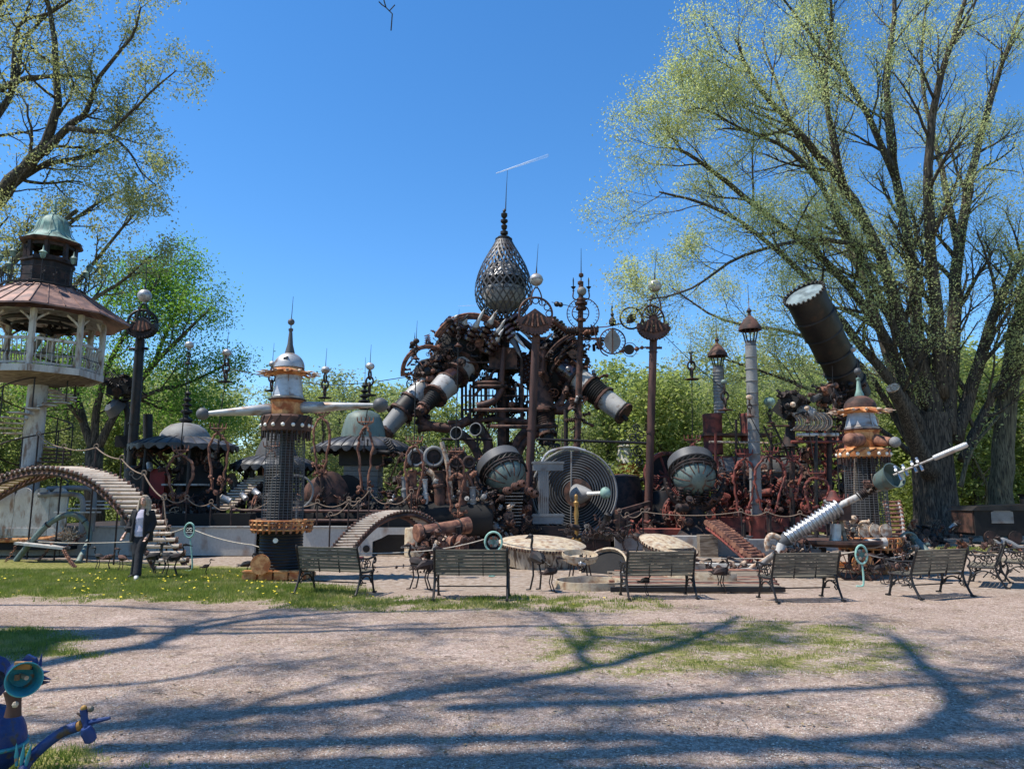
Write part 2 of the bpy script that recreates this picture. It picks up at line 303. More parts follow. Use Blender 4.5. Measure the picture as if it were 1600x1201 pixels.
def ground_mat():
    m = bpy.data.materials.new('gravel_and_turf'); m.use_nodes = True; nt = m.node_tree; N = nt.nodes; L = nt.links; b = N['Principled BSDF']
    tc = N.new('ShaderNodeTexCoord'); at_ = N.new('ShaderNodeAttribute'); at_.attribute_name = 'grass'; ad = N.new('ShaderNodeAttribute'); ad.attribute_name = 'dirt'
    def nz(s, d=5, r=0.6): n = N.new('ShaderNodeTexNoise'); n.inputs['Scale'].default_value = s; n.inputs['Detail'].default_value = d; n.inputs['Roughness'].default_value = r; L.new(tc.outputs['Object'], n.inputs['Vector']); return n.outputs['Fac']
    def ramp(f, st):
        r = N.new('ShaderNodeValToRGB'); L.new(f, r.inputs[0]); e = r.color_ramp.elements
        while len(e) < len(st): e.new(0.5)
        for k, (p, c) in enumerate(st): e[k].position = p; e[k].color = (*c, 1)
        return r.outputs[0]
    def mix(f, a, c, bl='MIX'):
        x = N.new('ShaderNodeMix'); x.data_type = 'RGBA'; x.blend_type = bl
        if hasattr(f, 'links') or hasattr(f, 'is_linked'): L.new(f, x.inputs[0])
        else: x.inputs[0].default_value = f
        L.new(a, x.inputs[6]); L.new(c, x.inputs[7]); return x.outputs[2]
    vo = N.new('ShaderNodeTexVoronoi'); vo.inputs['Scale'].default_value = 62; L.new(tc.outputs['Object'], vo.inputs['Vector'])
    vb = N.new('ShaderNodeTexVoronoi'); vb.inputs['Scale'].default_value = 27; L.new(tc.outputs['Object'], vb.inputs['Vector'])
    sp = N.new('ShaderNodeSeparateColor'); L.new(vo.outputs['Color'], sp.inputs[0]); sb = N.new('ShaderNodeSeparateColor'); L.new(vb.outputs['Color'], sb.inputs[0])
    stones = ramp(sp.outputs[0], [(0.0, (0.15, 0.115, 0.09)), (0.35, (0.30, 0.236, 0.20)), (0.7, (0.45, 0.366, 0.315)), (1.0, (0.66, 0.57, 0.50))])
    stonesb = ramp(sb.outputs[1], [(0.0, (0.21, 0.16, 0.125)), (0.5, (0.37, 0.295, 0.25)), (1.0, (0.57, 0.48, 0.42))])
    big = nz(0.8, 7, .72); g = mix(0.4, stones, stonesb); tint = ramp(big, [(0.3, (0.62, 0.55, 0.48)), (0.7, (1.12, 1.05, 1.02))]); g = mix(1.0, g, tint, 'MULTIPLY')
    litter = nz(5.5, 6, 0.75); lr = ramp(litter, [(0.54, (0, 0, 0)), (0.66, (1, 1, 1))]); straw = ramp(nz(30, 3), [(0.3, (0.20, 0.15, 0.08)), (0.7, (0.40, 0.32, 0.18))])
    g = mix(lr, g, mix(0.55, g, straw))
    dirtc = ramp(nz(8, 6), [(0.3, (0.17, 0.12, 0.085)), (0.5, (0.33, 0.26, 0.20)), (0.7, (0.46, 0.39, 0.33))]); g = mix(ad.outputs['Fac'], g, dirtc)
    gr = ramp(nz(14, 5), [(0.3, (0.08, 0.095, 0.022)), (0.5, (0.19, 0.19, 0.055)), (0.72, (0.38, 0.32, 0.15))])
    gm = N.new('ShaderNodeMath'); gm.operation = 'ADD'; L.new(at_.outputs['Fac'], gm.inputs[0]); gn = N.new('ShaderNodeMapRange'); gn.inputs[1].default_value = 0.3; gn.inputs[2].default_value = 0.7; gn.inputs[3].default_value = -0.42; gn.inputs[4].default_value = 0.42; L.new(nz(9, 7, 0.8), gn.inputs[0]); L.new(gn.outputs[0], gm.inputs[1])
    gc = N.new('ShaderNodeMapRange'); gc.inputs[1].default_value = 0.36; gc.inputs[2].default_value = 0.72; L.new(gm.outputs[0], gc.inputs[0])
    L.new(mix(gc.outputs[0], g, gr), b.inputs['Base Color']); b.inputs['Roughness'].default_value = 0.95; b.inputs['Specular IOR Level'].default_value = 0.04
    h = N.new('ShaderNodeMath'); h.operation = 'ADD'; L.new(vo.outputs['Distance'], h.inputs[0]); L.new(nz(60, 3), h.inputs[1])
    bp = N.new('ShaderNodeBump'); bp.inputs['Strength'].default_value = 0.8; bp.inputs['Distance'].default_value = 0.015; L.new(h.outputs[0], bp.inputs['Height']); L.new(bp.outputs[0], b.inputs['Normal'])
    return m
GM = ground_mat()
xs = np.concatenate([[-400, -150, -70], np.arange(-32, 32.1, 0.2), [70, 150, 400]]); ys = np.concatenate([[-60, -20, 0], np.arange(3, 12, 0.1), np.arange(12, 45.1, 0.2), [60, 120, 600]])
gx, gy, gq = grid_mesh(xs, ys); near = (np.abs(gx) < 31) & (gy < 44) & (gy > 3)
gz = np.where(near, 0.022 * fbm(gx, gy, 0.7, 1.0) + 0.006 * fbm(gx, gy, 4.0, 3.0) - 0.012, -0.02)
gme = npmesh('ground', np.stack([gx, gy, gz], 1), gq, GM); gmask = np.where(near, grassmask(gx, gy), 1.0); setattr_(gme, 'grass', gmask)
ppx, ppy = proj(gx, gy); dirt = sst(12.5, 14.5, gy + 1.2 * fbm(gx, gy, 1, 4)) * np.where(near, 1, 0); setattr_(gme, 'dirt', dirt * 0.85)
go = bpy.data.objects.new('ground', gme); C.objects.link(go); setp(go, 'pinkish gravel ground with worn turf patches', kind='structure')
def zat(x, y): return 0.022 * fbm(x, y, 0.7, 1.0) + 0.006 * fbm(x, y, 4.0, 3.0) - 0.012
# grass blades
def blades(n, xr, yr, hmin, hmax, w, thr=0.35):
    x = rng.uniform(*xr, n); y = rng.uniform(*yr, n) ; px, py = proj(x, y); g = grassmask(x, y) + 0.25 * fbm(x, y, 3.1, 9)
    k = (rng.uniform(0, 1, n) < np.clip((g - thr) * 1.8, 0, 1)) & (px > -40) & (px < 1640); x = x[k]; y = y[k]; n = len(x)
    h = rng.uniform(hmin, hmax, n) * (0.6 + 0.5 * g[k]); a = rng.uniform(0, 2 * PI, n); la = rng.uniform(0, 2 * PI, n); ln = h * rng.uniform(0.1, 0.8, n); z = zat(x, y)
    b0 = np.stack([x + w * np.cos(a), y + w * np.sin(a), z], 1); b1 = np.stack([x - w * np.cos(a), y - w * np.sin(a), z], 1); t = np.stack([x + ln * np.cos(la), y + ln * np.sin(la), z + h], 1)
    return np.stack([b0, b1, t], 1).reshape(-1, 3)
bl = np.concatenate([blades(420000, (-15, 10), (10.5, 18), 0.025, 0.075, 0.006), blades(110000, (-8, -2), (4.6, 10), 0.02, 0.06, 0.004), blades(120000, (-1, 7), (6.2, 10.5), 0.012, 0.04, 0.004, 0.42), blades(26000, (14, 26), (21, 30), 0.03, 0.09, 0.01)])
GRM = mat('grass_blade', (0.11, 0.15, 0.028), (0.22, 0.24, 0.055), (0.38, 0.33, 0.15), scale=1.1, rough=0.8, spec=.1, bump=0, bscale=30, trans=(0.24, 0.34, 0.06, 0.3), cut=(0.5, 0.62))
gb = bpy.data.objects.new('grass', npmesh('grass', bl, np.arange(len(bl)).reshape(-1, 3), GRM, False)); C.objects.link(gb); setp(gb, 'short worn green lawn grass in front of the sculptures', 'grass', kind='stuff')
# dandelions
def dand(n, xr, yr, f):
    x = rng.uniform(*xr, n); y = rng.uniform(*yr, n); px, py = proj(x, y); k = (grassmask(x, y) > 0.5) & f(px, py) & (fbm(x, y, 1.1, 11) + .5 * fbm(x, y, 3.1, 4) + rng.uniform(-.35, .35, n) > 0.12); return x[k], y[k]
dx1, dy1 = dand(2600, (-13, 1), (11, 17), lambda px, py: (px < 470) & (py > 884)); dx2, dy2 = dand(160, (-4, 5), (10, 13), lambda px, py: px > 470)
dx = np.concatenate([dx1, dx2]); dy = np.concatenate([dy1, dy2]); nd = len(dx); ang = np.arange(6) * PI / 3; rr = rng.uniform(0.012, 0.024, nd); tl = rng.uniform(-.5, .5, (nd, 2)); zz = zat(dx, dy) + rng.uniform(0.03, 0.085, nd)
dv = np.stack([dx[:, None] + rr[:, None] * np.cos(ang), dy[:, None] + rr[:, None] * np.sin(ang), zz[:, None] + rr[:, None] * (np.cos(ang) * tl[:, :1] + np.sin(ang) * tl[:, 1:])], -1).reshape(-1, 3)
DM = mat('dandelion_yellow', (0.75, 0.58, 0.02), (0.65, 0.52, 0.05), scale=9, bump=0, rough=0.7)
do = bpy.data.objects.new('dandelion_flowers', npmesh('dandelion_flowers', dv, np.arange(nd * 6).reshape(-1, 6), DM, False)); C.objects.link(do); setp(do, 'yellow dandelion heads dotted over the lawn', 'flowers', kind='stuff')
# pebbles
ico = np.array([[0, 0, 1], [.9, 0, .1], [.2, .85, 0], [-.75, .5, .1], [-.7, -.55, 0], [.3, -.85, .1], [0, 0, -.5]]); icf = np.array([[0, 1, 2], [0, 2, 3], [0, 3, 4], [0, 4, 5], [0, 5, 1]])
def pebbles(n, yr, s0, s1):
    y = yr[0] * (yr[1] / yr[0]) ** rng.uniform(0, 1, n); x = rng.uniform(-0.72, 0.72, n) * y; k = grassmask(x, y) < 0.55; x = x[k]; y = y[k]; n = len(x); s = s0 + (s1 - s0) * rng.uniform(0, 1, n) ** 3
    a = rng.uniform(0, 2 * PI, n); sq = rng.uniform(0.6, 1.3, (n, 2)); p = ico[None] + rng.uniform(-.15, .15, (n, 7, 3)); X = p[..., 0] * sq[:, :1]; Y = p[..., 1] * sq[:, 1:]; c, q = np.cos(a)[:, None], np.sin(a)[:, None]
    v = np.stack([x[:, None] + (X * c - Y * q) * s[:, None], y[:, None] + (X * q + Y * c) * s[:, None], zat(x, y)[:, None] + p[..., 2] * 0.5 * s[:, None]], -1).reshape(-1, 3)
    return v, (np.arange(n)[:, None, None] * 7 + icf[None]).reshape(-1, 3)
v1, f1 = pebbles(70000, (4.4, 13.5), 0.004, 0.013)
dl = rng.uniform(0, 1, 2600); ly = 4.5 * 3.1 ** dl; lx = rng.uniform(-.72, .72, 2600) * ly; kk = fbm(lx, ly, .9, 21) + rng.uniform(-.6, .6, 2600) > .1; lx, ly = lx[kk], ly[kk]
PEB = mat('pebble', (0.28, 0.225, 0.18), (0.44, 0.37, 0.31), (0.60, 0.53, 0.45), scale=40, rough=0.85, bump=0, cut=(0.5, 0.62), fine=0.5, bscale=70)
po = bpy.data.objects.new('gravel', npmesh('gravel', v1, f1, PEB, False)); C.objects.link(po); setp(po, 'loose pinkish crushed gravel over the foreground', 'gravel', kind='stuff')
# litter: twigs and dry leaves on the ground
m = M()
for k in range(420):
    y = 4.5 * 3.2 ** random.random(); x = rnd(-.7, .7) * y; a = rnd(0, PI); l = rnd(.03, .16); z = float(zat(x, y)) + .008
    q = V((math.cos(a), math.sin(a), 0)) * l
    m.tube([V((x, y, z)), V((x, y, z + .006)) + q * .5 + V((rnd(-.02, .02), 0, 0)), V((x, y, z)) + q], rnd(.0015, .004), 3, caps=False)
lit = part('fallen_twigs', m, mat('dead_twig', (0.10, 0.07, 0.045), (0.22, 0.17, 0.11), scale=5, bump=0)); setp(lit, 'small dead twigs scattered over the gravel', 'twigs', kind='stuff')

# dry leaf litter
nl = len(lx); la = rng.uniform(0, 2 * PI, nl); ls = rng.uniform(.008, .026, nl); tl2 = rng.uniform(-.4, .4, (nl, 4)) * ls[:, None]; q4 = np.array([[1, 0], [.1, .6], [-1, 0], [-.1, -.6]])
lvx = lx[:, None] + (q4[:, 0] * np.cos(la)[:, None] - q4[:, 1] * np.sin(la)[:, None]) * ls[:, None]; lvy = ly[:, None] + (q4[:, 0] * np.sin(la)[:, None] + q4[:, 1] * np.cos(la)[:, None]) * ls[:, None]
lvv = np.stack([lvx, lvy, zat(lx, ly)[:, None] + .010 + np.abs(tl2)], -1).reshape(-1, 3)
lo = bpy.data.objects.new('leaf_litter', npmesh('leaf_litter', lvv, np.arange(nl * 4).reshape(-1, 4), mat('dry_leaf', (0.09, 0.055, 0.03), (0.20, 0.13, 0.07), (0.30, 0.22, 0.12), scale=9, bump=0, rough=.9), False)); C.objects.link(lo); setp(lo, 'dry brown leaf crumbs strewn over the gravel', 'leaf litter', kind='stuff')

# ------------------------------------------------------------------ trees
def leaves(pts, n, spread, s0, s1, flat=0.0):
    """n narrow leaf quads round each point"""
    p = np.array([tuple(q) for q in pts]); p = np.repeat(p, n, 0); N_ = len(p)
    c = p + rng.normal(0, spread, (N_, 3)); u = rng.normal(0, 1, (N_, 3)); u[:, 2] -= flat; u /= np.linalg.norm(u, axis=1)[:, None]
    w = np.cross(u, rng.normal(0, 1, (N_, 3))); w /= np.linalg.norm(w, axis=1)[:, None]; s = rng.uniform(s0, s1, N_)[:, None]
    return np.stack([c - u * s, c + w * s * .42, c + u * s, c - w * s * .42], 1).reshape(-1, 3)
class Tree:
    def __init__(s, keep=None): s.m = M(); s.tips = []; s.keep = keep
    def wood(s, pts, r0, r1):
        n = len(pts); rr = [r0 + (r1 - r0) * (k / (n - 1)) ** 0.8 for k in range(n)]
        s.m.tube(pts, rr, 9 if r0 > .25 else 7 if r0 > .12 else 5 if r0 > .04 else 3, caps=r0 > .04)
        return rr
    def grow(s, p, d, L, r, depth, up=0.15, kinks=0.22, nchild=4, ratio=0.62, ang=(0.45, 1.0)):
        n = 5 if depth > 0 else 3; pts = [V(p)]; d = V(d).normalized()
        for k in range(n):
            d = (d + V((rnd(-1, 1), rnd(-1, 1), rnd(-1, 1))) * kinks + V((0, 0, up * .5))).normalized(); pts.append(pts[-1] + d * (L / n))
        if s.keep and not all(s.keep(q) for q in pts): return
        rr = s.wood(pts, r, r * 0.35)
        s.sub(pts, rr, L, depth, up, kinks, nchild, ratio, ang)
    def sub(s, pts, rr, L, depth, up=0.15, kinks=0.22, nchild=4, ratio=0.62, ang=(0.45, 1.0), t0=0.25, rad=0.6, n0=None):
        if depth <= 0:
            s.tips += [pts[-1], pts[-2]]; return
        n = len(pts)
        n0 = n0 or nchild
        for c in range(n0):
            t = t0 + (1 - t0) * (c + rnd(0.2, 1)) / n0; f = min(t, .999) * (n - 1); i = int(f); q = pts[i].lerp(pts[i + 1], f - i); d = (pts[i + 1] - pts[i]).normalized()
            u, w, _ = frame(d); a = rnd(0, 2 * PI); b = rnd(*ang); nd_ = d * math.cos(b) + (u * math.cos(a) + w * math.sin(a)) * math.sin(b) + V((0, 0, up))
            s.grow(q, nd_, L * ratio * rnd(.75, 1.15) * (1.1 - .35 * t), max(min(rr[i] * rad, L * .022), .007), depth - 1, up, kinks, nchild, ratio, ang)
        if depth <= 2: s.tips.append(pts[-1])
    def limb(s, pts, r0, r1, L, depth, k=5, **kw):
        pts = smooth(pts, k); pts = [pts[0]] + [jit(q, r0 * .12) for q in pts[1:]]; rr = s.wood(pts, r0, r1); s.sub(pts, rr, L, depth, **kw)
    def done(s, root, lm, bark, n, spread, s0, s1, flat=0.0, thin=1.0):
        part('trunk', s.m, bark, root, ang=180)
        tp = [t for t in s.tips if random.random() < thin and (not s.keep or s.keep(t))]
        v = leaves(tp, n, spread, s0, s1, flat) - np.array(tuple(ORG[root.name])); me = npmesh('crown', v, np.arange(len(v)).reshape(-1, 4), lm, False)
        o = bpy.data.objects.new('crown', me); C.objects.link(o); o.parent = root; return o
def PL(l): return [P(*q) for q in l]

# big multi-stemmed tree on the right
t = Tree(); b0 = G(1467, 838); by = b0.y
root = thing('broadleaf_tree', 'huge many-stemmed tree with deeply furrowed trunk and sparse new leaves at the right', 'tree', b0)
t.m.lathe([(1.5, -.1), (1.1, .25), (.92, .8), (.82, 2), (.78, 3.4), (.80, 4.6), (.7, 5.4)], b0, n=26, rf=lambda a, i: 1 + .09 * math.sin(a * 5 + i * .3) + .07 * math.sin(a * 8 + 1 - i * .2) + (.16 * math.sin(a * 4) if i < 2 else 0))
LB = [([(1440, 690, 31), (1390, 540, 30.5), (1300, 420, 30), (1190, 330, 29), (1090, 250, 28), (1040, 230, 27.5)], .42, .05, 4.2), ([(1450, 640, 31), (1360, 430, 30), (1260, 260, 28.5), (1180, 210, 27.8), (1130, 200, 27)], .3, .04, 4.0), ([(1440, 720, 31), (1330, 640, 30.5), (1220, 590, 30), (1130, 560, 29.6)], .2, .04, 3.2), ([(1462, 700, 31), (1450, 600, 31), (1405, 500, 30.6), (1375, 395, 30), (1318, 290, 29), (1240, 200, 28), (1180, 130, 27), (1150, 60, 26)], .62, .07, 4.6),
      ([(1455, 690, 31), (1437, 560, 31.5), (1425, 420, 32), (1400, 280, 32), (1386, 130, 32), (1398, 0, 32), (1390, -90, 32)], .55, .07, 4.4),
      ([(1480, 680, 31), (1487, 540, 31.5), (1497, 400, 32), (1522, 250, 32.5), (1560, 120, 33), (1595, 20, 33.5)], .6, .08, 4.4),
      ([(1492, 690, 31), (1530, 570, 31), (1570, 450, 30.6), (1625, 370, 30), (1690, 300, 29.6)], .5, .08, 4.2),
      ([(1445, 690, 31), (1425, 640, 30.5), (1350, 545, 30), (1290, 470, 29.6), (1225, 400, 29), (1130, 330, 28.4), (1030, 300, 28)], .42, .05, 4.0),
      ([(1470, 620, 31), (1462, 480, 30), (1450, 300, 29), (1462, 150, 28.5), (1500, 30, 28), (1520, -60, 28)], .5, .06, 4.2),
      ([(1452, 700, 32), (1400, 590, 33), (1345, 430, 34), (1290, 300, 35), (1235, 190, 36), (1190, 60, 37)], .45, .06, 4.2),
      ([(1440, 720, 31), (1420, 690, 31), (1345, 570, 32), (1240, 520, 33), (1130, 500, 34), (1050, 450, 35)], .3, .04, 3.6),
      ([(1505, 720, 31), (1540, 640, 31), (1590, 560, 30.6), (1650, 500, 30)], .38, .06, 3.8),
      ([(1380, 390, 30), (1330, 380, 29), (1260, 375, 28), (1160, 400, 27), (1080, 450, 26.4), (1010, 470, 26)], .2, .03, 3.0),
      ([(1318, 290, 29), (1290, 150, 29), (1300, 30, 29.3), (1290, -60, 29)], .25, .04, 3.4),
      ([(1240, 200, 28), (1180, 210, 27), (1100, 170, 26.6), (1070, 180, 26)], .13, .03, 2.6),
      ([(1400, 280, 32), (1340, 150, 31), (1270, 60, 31), (1210, -20, 30.6)], .28, .04, 3.6),
      ([(1500, 400, 32), (1470, 260, 34), (1440, 120, 35), (1450, -20, 36)], .3, .05, 3.6)]
for pts, r0, r1, L in LB: t.limb([P(q[0], q[1], q[2] + 2.4) for q in pts], r0 * .70, r1 * .8, L * 1.35, 3, k=4, up=.10, kinks=.2, nchild=6, ratio=.60, ang=(.35, 1.05), t0=.14, rad=.45, n0=16)
t.m.tube(smooth(PL([(1455, 740, 32.6), (1430, 690, 31.9), (1412, 640, 31), (1395, 606, 30.4)]), 3), [.42, .38, .35, .33, .31, .3, .29, .28, .28, .27], 10)
print('big tree', len(t.m.f), len(t.tips)); root_right = root
t.done(root, LEAFY, BARK, 10, .24, .032, .07, .2)
cp = P(1395, 606, 30.35); solo_ = M().disc(cp, P(1395, 606, 30.4) - P(1412, 640, 31), .265, .05, 14); part('cut_limb_end', solo_, BONE, root)

# leaning trunk at the far right
t = Tree(); b0 = G(1563, 838); root = thing('broadleaf_tree', 'slimmer leaning dark trunk at the far right edge behind the dump wagon', 'tree', b0)
t.limb([b0 + V((0, 0, -.1))] + PL([(1566, 700, by), (1580, 580, by), (1600, 470, by), (1640, 350, by), (1660, 200, by)]), .55, .2, 3.6, 3, nchild=5, n0=12, up=.2, t0=.45, rad=.4)
t.limb(PL([(1570, 640, by), (1520, 700, by - 1), (1500, 760, by - 1)])[::-1], .12, .06, 2, 2)
t.done(root, LEAFY, BARKG, 5, .18, .05, .10)

# near left tree, trunk outside the frame
keepL = lambda q: True
t = Tree(); b0 = V((-27, 32, 0)); root = thing('broadleaf_tree', 'large tree with crooked dark limbs and pale leaves reaching in at top left', 'tree', b0)
t.m.tube([b0, b0 + V((.1, 0, 3)), b0 + V((0, -.2, 6))], [.8, .65, .6], 14)
for pts, r0, r1, L in [([(-160, 420, 18.2), (-60, 380, 18), (0, 305, 17.6), (55, 245, 17.3), (75, 215, 17.2), (90, 160, 17), (84, 60, 16.8), (60, -60, 16.6)], .36, .06, 2.6),
      ([(68, 240, 17.2), (110, 195, 17), (135, 175, 16.8), (155, 120, 16.6), (205, 60, 16.4), (220, 10, 16)], .15, .03, 1.9),
      ([(105, 200, 17), (165, 206, 16.6), (190, 190, 16.4), (235, 145, 16), (275, 110, 15.8)], .11, .02, 1.7),
      ([(165, 206, 16.6), (200, 235, 16.4), (222, 270, 16.2), (245, 290, 16)], .06, .015, 1.3),
      ([(0, 305, 17.6), (60, 262, 17.8), (130, 245, 18), (190, 215, 18.2)], .16, .03, 2.0),
      ([(-120, 400, 18.2), (-20, 400, 18.5), (60, 385, 19), (120, 340, 19.5), (180, 300, 20)], .2, .03, 2.2),
      ([(-160, 300, 18), (-60, 180, 18), (20, 130, 17.6), (90, 118, 17.3), (140, 122, 17)], .2, .03, 2.0),
      ([(-160, 200, 18), (-60, 60, 18), (30, -20, 17.6), (100, -60, 17.3)], .25, .04, 2.4),
      ([(0, 320, 17.7), (-20, 220, 17.7), (25, 130, 18), (40, 60, 18.3), (110, -10, 18.6)], .2, .03, 2.2),
      ([(20, 130, 17.6), (30, 40, 17.2), (80, 20, 16.8), (140, -20, 16.4)], .1, .03, 1.9)]:
    t.limb([P(q[0], q[1], q[2] + 13) for q in pts], r0 * 1.2, r1 * 1.2, L * 1.7, 3, k=3, up=.10, kinks=.28, nchild=4, ratio=.6, ang=(.5, 1.15), t0=.2, rad=.45, n0=9)
t.done(root, LEAFP, BARK, 9, .24, .045, .09, .3, 1)

# tree standing behind and to the left of the camera's view: its limbs pass above the picture and throw the shade on the gravel
def keepO(q): return (q.z - 1.6) / max(q.y, .5) > .76 or q.y < 1 or q.x < -.72 * q.y - 1
t = Tree(keepO); b0 = V((-13.5, 7.5, 0)); root = thing('broadleaf_tree', 'tall shade tree whose bare twig hangs in at the top edge', 'tree', b0)
def shade(l, h, L, r0, r1, d=3, hub=None):
    pts = [G(px, py) + V((SUN.x / SUN.z, SUN.y / SUN.z, 1)) * h for px, py in l]
    if hub: pts = [V(hub), (V(hub) + pts[0]) / 2 + V((0, 0, -.3))] + pts
    t.limb(pts, r0, r1, L, d, k=4, up=.05, kinks=.22, nchild=5, ratio=.6, ang=(.4, .95), t0=.2, rad=.36, n0=7)
t.m.tube([b0, b0 + V((.1, 0, 3)), b0 + V((.5, .4, 8)), b0 + V((1.5, 1, 13))], [.9, .65, .6, .5], 14); HUB = b0 + V((1.3, .9, 12.4))
shade([(-60, 1060), (80, 1032), (230, 1002), (330, 975), (430, 962), (560, 955), (760, 950)], 15.5, 2.4, .24, .05, hub=HUB)
shade([(230, 1010), (300, 975), (400, 955), (480, 935)], 15.5, 1.8, .12, .03)
shade([(-200, 975), (0, 978), (240, 976), (420, 980), (700, 972)], 15.8, 2.0, .14, .04, hub=HUB)
shade([(-200, 1180), (140, 1136), (350, 1112), (560, 1092), (800, 1062), (900, 1044), (1000, 1022), (1090, 990), (1160, 962)], 15.0, 2.4, .25, .06, hub=HUB)
shade([(930, 1040), (905, 1018), (925, 990), (900, 960)], 15, 1.6, .10, .03)
shade([(700, 1104), (1000, 1092), (1200, 1080), (1480, 1066), (1700, 1052)], 15, 2.0, .13, .05)
shade([(-200, 1215), (200, 1202), (700, 1182), (1000, 1172), (1230, 1160), (1400, 1146), (1500, 1138), (1660, 1142)], 14.5, 2.6, .26, .06, hub=HUB)
shade([(1440, 1146), (1490, 1120), (1492, 1092), (1474, 1062), (1436, 1036), (1412, 1008), (1372, 985)], 14.5, 1.8, .17, .03)
shade([(150, 1168), (600, 1152), (1050, 1150), (1350, 1172), (1700, 1180)], 14.4, 2.2, .15, .08)
shade([(1470, 1120), (1530, 1090), (1620, 1075), (1750, 1060)], 14.5, 1.8, .12, .03)
for l_, h_, L_, r_ in (([(-100, 945), (120, 944), (330, 952), (520, 946), (640, 938)], 15.8, 1.5, .09), ([(330, 976), (480, 972), (620, 984), (800, 986)], 15.4, 1.5, .07), ([(60, 1075), (250, 1062), (380, 1040), (520, 1026)], 15, 1.7, .08), ([(350, 1112), (470, 1075), (600, 1050), (700, 1045)], 15, 1.6, .07),
        ([(560, 1092), (700, 1066), (860, 1078), (1000, 1070)], 15, 1.4, .06), ([(925, 990), (1000, 998), (1090, 985), (1150, 975)], 15, 1.3, .07), ([(905, 1018), (880, 985), (850, 962), (800, 945)], 15, 1.4, .06), ([(1090, 990), (1140, 1000), (1200, 985)], 15, 1.1, .05), ([(1480, 1066), (1430, 1020), (1390, 985), (1330, 970)], 15, 1.5, .07),
        ([(1500, 1115), (1560, 1130), (1640, 1120)], 14.6, 1.4, .08), ([(1200, 1150), (1300, 1168), (1450, 1172), (1640, 1165)], 14.5, 1.8, .14), ([(500, 1195), (800, 1198), (1100, 1202), (1400, 1196), (1700, 1190)], 14.4, 2.0, .2), ([(-100, 1110), (60, 1122), (170, 1128)], 14.8, 1.6, .1), ([(1480, 1040), (1540, 1050), (1620, 1030)], 14.8, 1.2, .05)): shade(l_, h_, L_, r_, .02)
for k in range(4): shade([(100 + k * 230, 1230 - k * 5), (230 + k * 230, 1185 - k * 9), (330 + k * 220, 1130 - k * 12)], 14.5, 1.7, .07, .02)
t.keep = None
for tw in ([(575, -60, 9), (598, -6, 9), (603, 12, 9), (613, 22, 9), (611, 48, 9)], [(603, 12, 9), (597, 8, 9), (592, 3, 9)], [(608, 18, 9), (617, 8, 9)]): t.m.tube(PL(tw), .008, 4)
t.m.tube([P(575, -60, 9), V((-2.5, 9.5, 12)), HUB], [.01, .03, .08], 4)
t.done(root, LEAFY, BARK, 3, .16, .04, .08, .2, .35)

# mid-distance green tree and pale tree behind the left tower
t = Tree(); b0 = G(148, 832); root = thing('broadleaf_tree', 'full fresh-green tree with forked dark trunk behind the dark post on the left', 'tree', b0); y0 = b0.y
t.m.tube([b0, P(146, 740, y0), P(148, 700, y0)], [.5, .4, .42], 10)
for pts, r0 in [([(148, 710, y0), (125, 640, y0), (110, 560, y0), (150, 500, y0), (190, 440, y0)], .24), ([(148, 710, y0), (150, 640, y0), (175, 560, y0), (210, 500, y0), (250, 430, y0)], .24), ([(150, 705, y0), (185, 640, y0), (240, 570, y0), (290, 520, y0), (330, 480, y0 + 1)], .24),
      ([(185, 640, y0), (245, 610, y0), (290, 600, y0 + 1), (350, 570, y0 + 2)], .14), ([(130, 660, y0), (100, 620, y0 - 1), (70, 560, y0)], .14), ([(240, 570, y0), (260, 520, y0 + 1), (290, 450, y0 + 2)], .14), ([(200, 520, y0), (230, 470, y0 + 1), (275, 425, y0 + 2)], .12), ([(210, 620, y0), (260, 640, y0 + 1), (330, 640, y0 + 2)], .1)]:
    t.limb(PL(pts), r0, .05, 2.7, 2, k=3, up=.12, kinks=.28, nchild=6, n0=9, ratio=.66, t0=.2, rad=.4, ang=(.5, 1.2))
t.done(root, LEAFG, BARK, 38, .46, .05, .11)
t = Tree(); b0 = V((-23.5, 30, 0)); root = thing('broadleaf_tree', 'pale thin-leaved tree standing behind the green-domed tower', 'tree', b0)
t.limb([b0, b0 + V((.3, 0, 4)), b0 + V((1, 0, 9)), P(120, 330, 30)], .4, .08, 3.5, 3, nchild=5, n0=10, up=.25, t0=.3, rad=.45)
for pts in ([(20, 600, 30), (100, 470, 30), (180, 370, 30), (215, 330, 30)], [(60, 560, 30), (130, 480, 30), (190, 440, 30), (235, 400, 30)], [(-20, 560, 30), (10, 450, 30), (30, 380, 30)]): t.limb(PL(pts), .14, .03, 2.6, 3, nchild=4, n0=8, up=.2, t0=.2)
t.done(root, LEAFP, BARKG, 5, .2, .05, .1)

# woodland behind: several grown kinds, each copied
def wood_tree(h, lm, n, wide, seed):
    random.seed(seed); t = Tree(); r = thing('woodland_tree', 'x', 'tree', (0, 0, 0), 'woodland trees behind the sculptures')
    ns = random.choice((1, 2, 3))
    for k in range(ns):
        a = rnd(0, 2 * PI); q = V((math.cos(a), math.sin(a), 0)) * (wide * .22 if ns > 1 else .1)
        pts = [V((q.x * .3, q.y * .3, -.1)), q * .6 + V((0, 0, h * .3)), q + V((rnd(-.5, .5), rnd(-.5, .5), h * .62)), q * 1.5 + V((rnd(-.6, .6), 0, h * .96))]
        t.limb(pts, .17, .02, h * .34, 2, k=4, up=.30, kinks=.2, nchild=6, n0=15 if ns > 1 else 24, ratio=.55, t0=.06, ang=(.5, 1.15), rad=.4)
    print(h, len(t.tips)); t.done(r, lm, BARKG, n // 2, .34, .07, .15, .1); return r
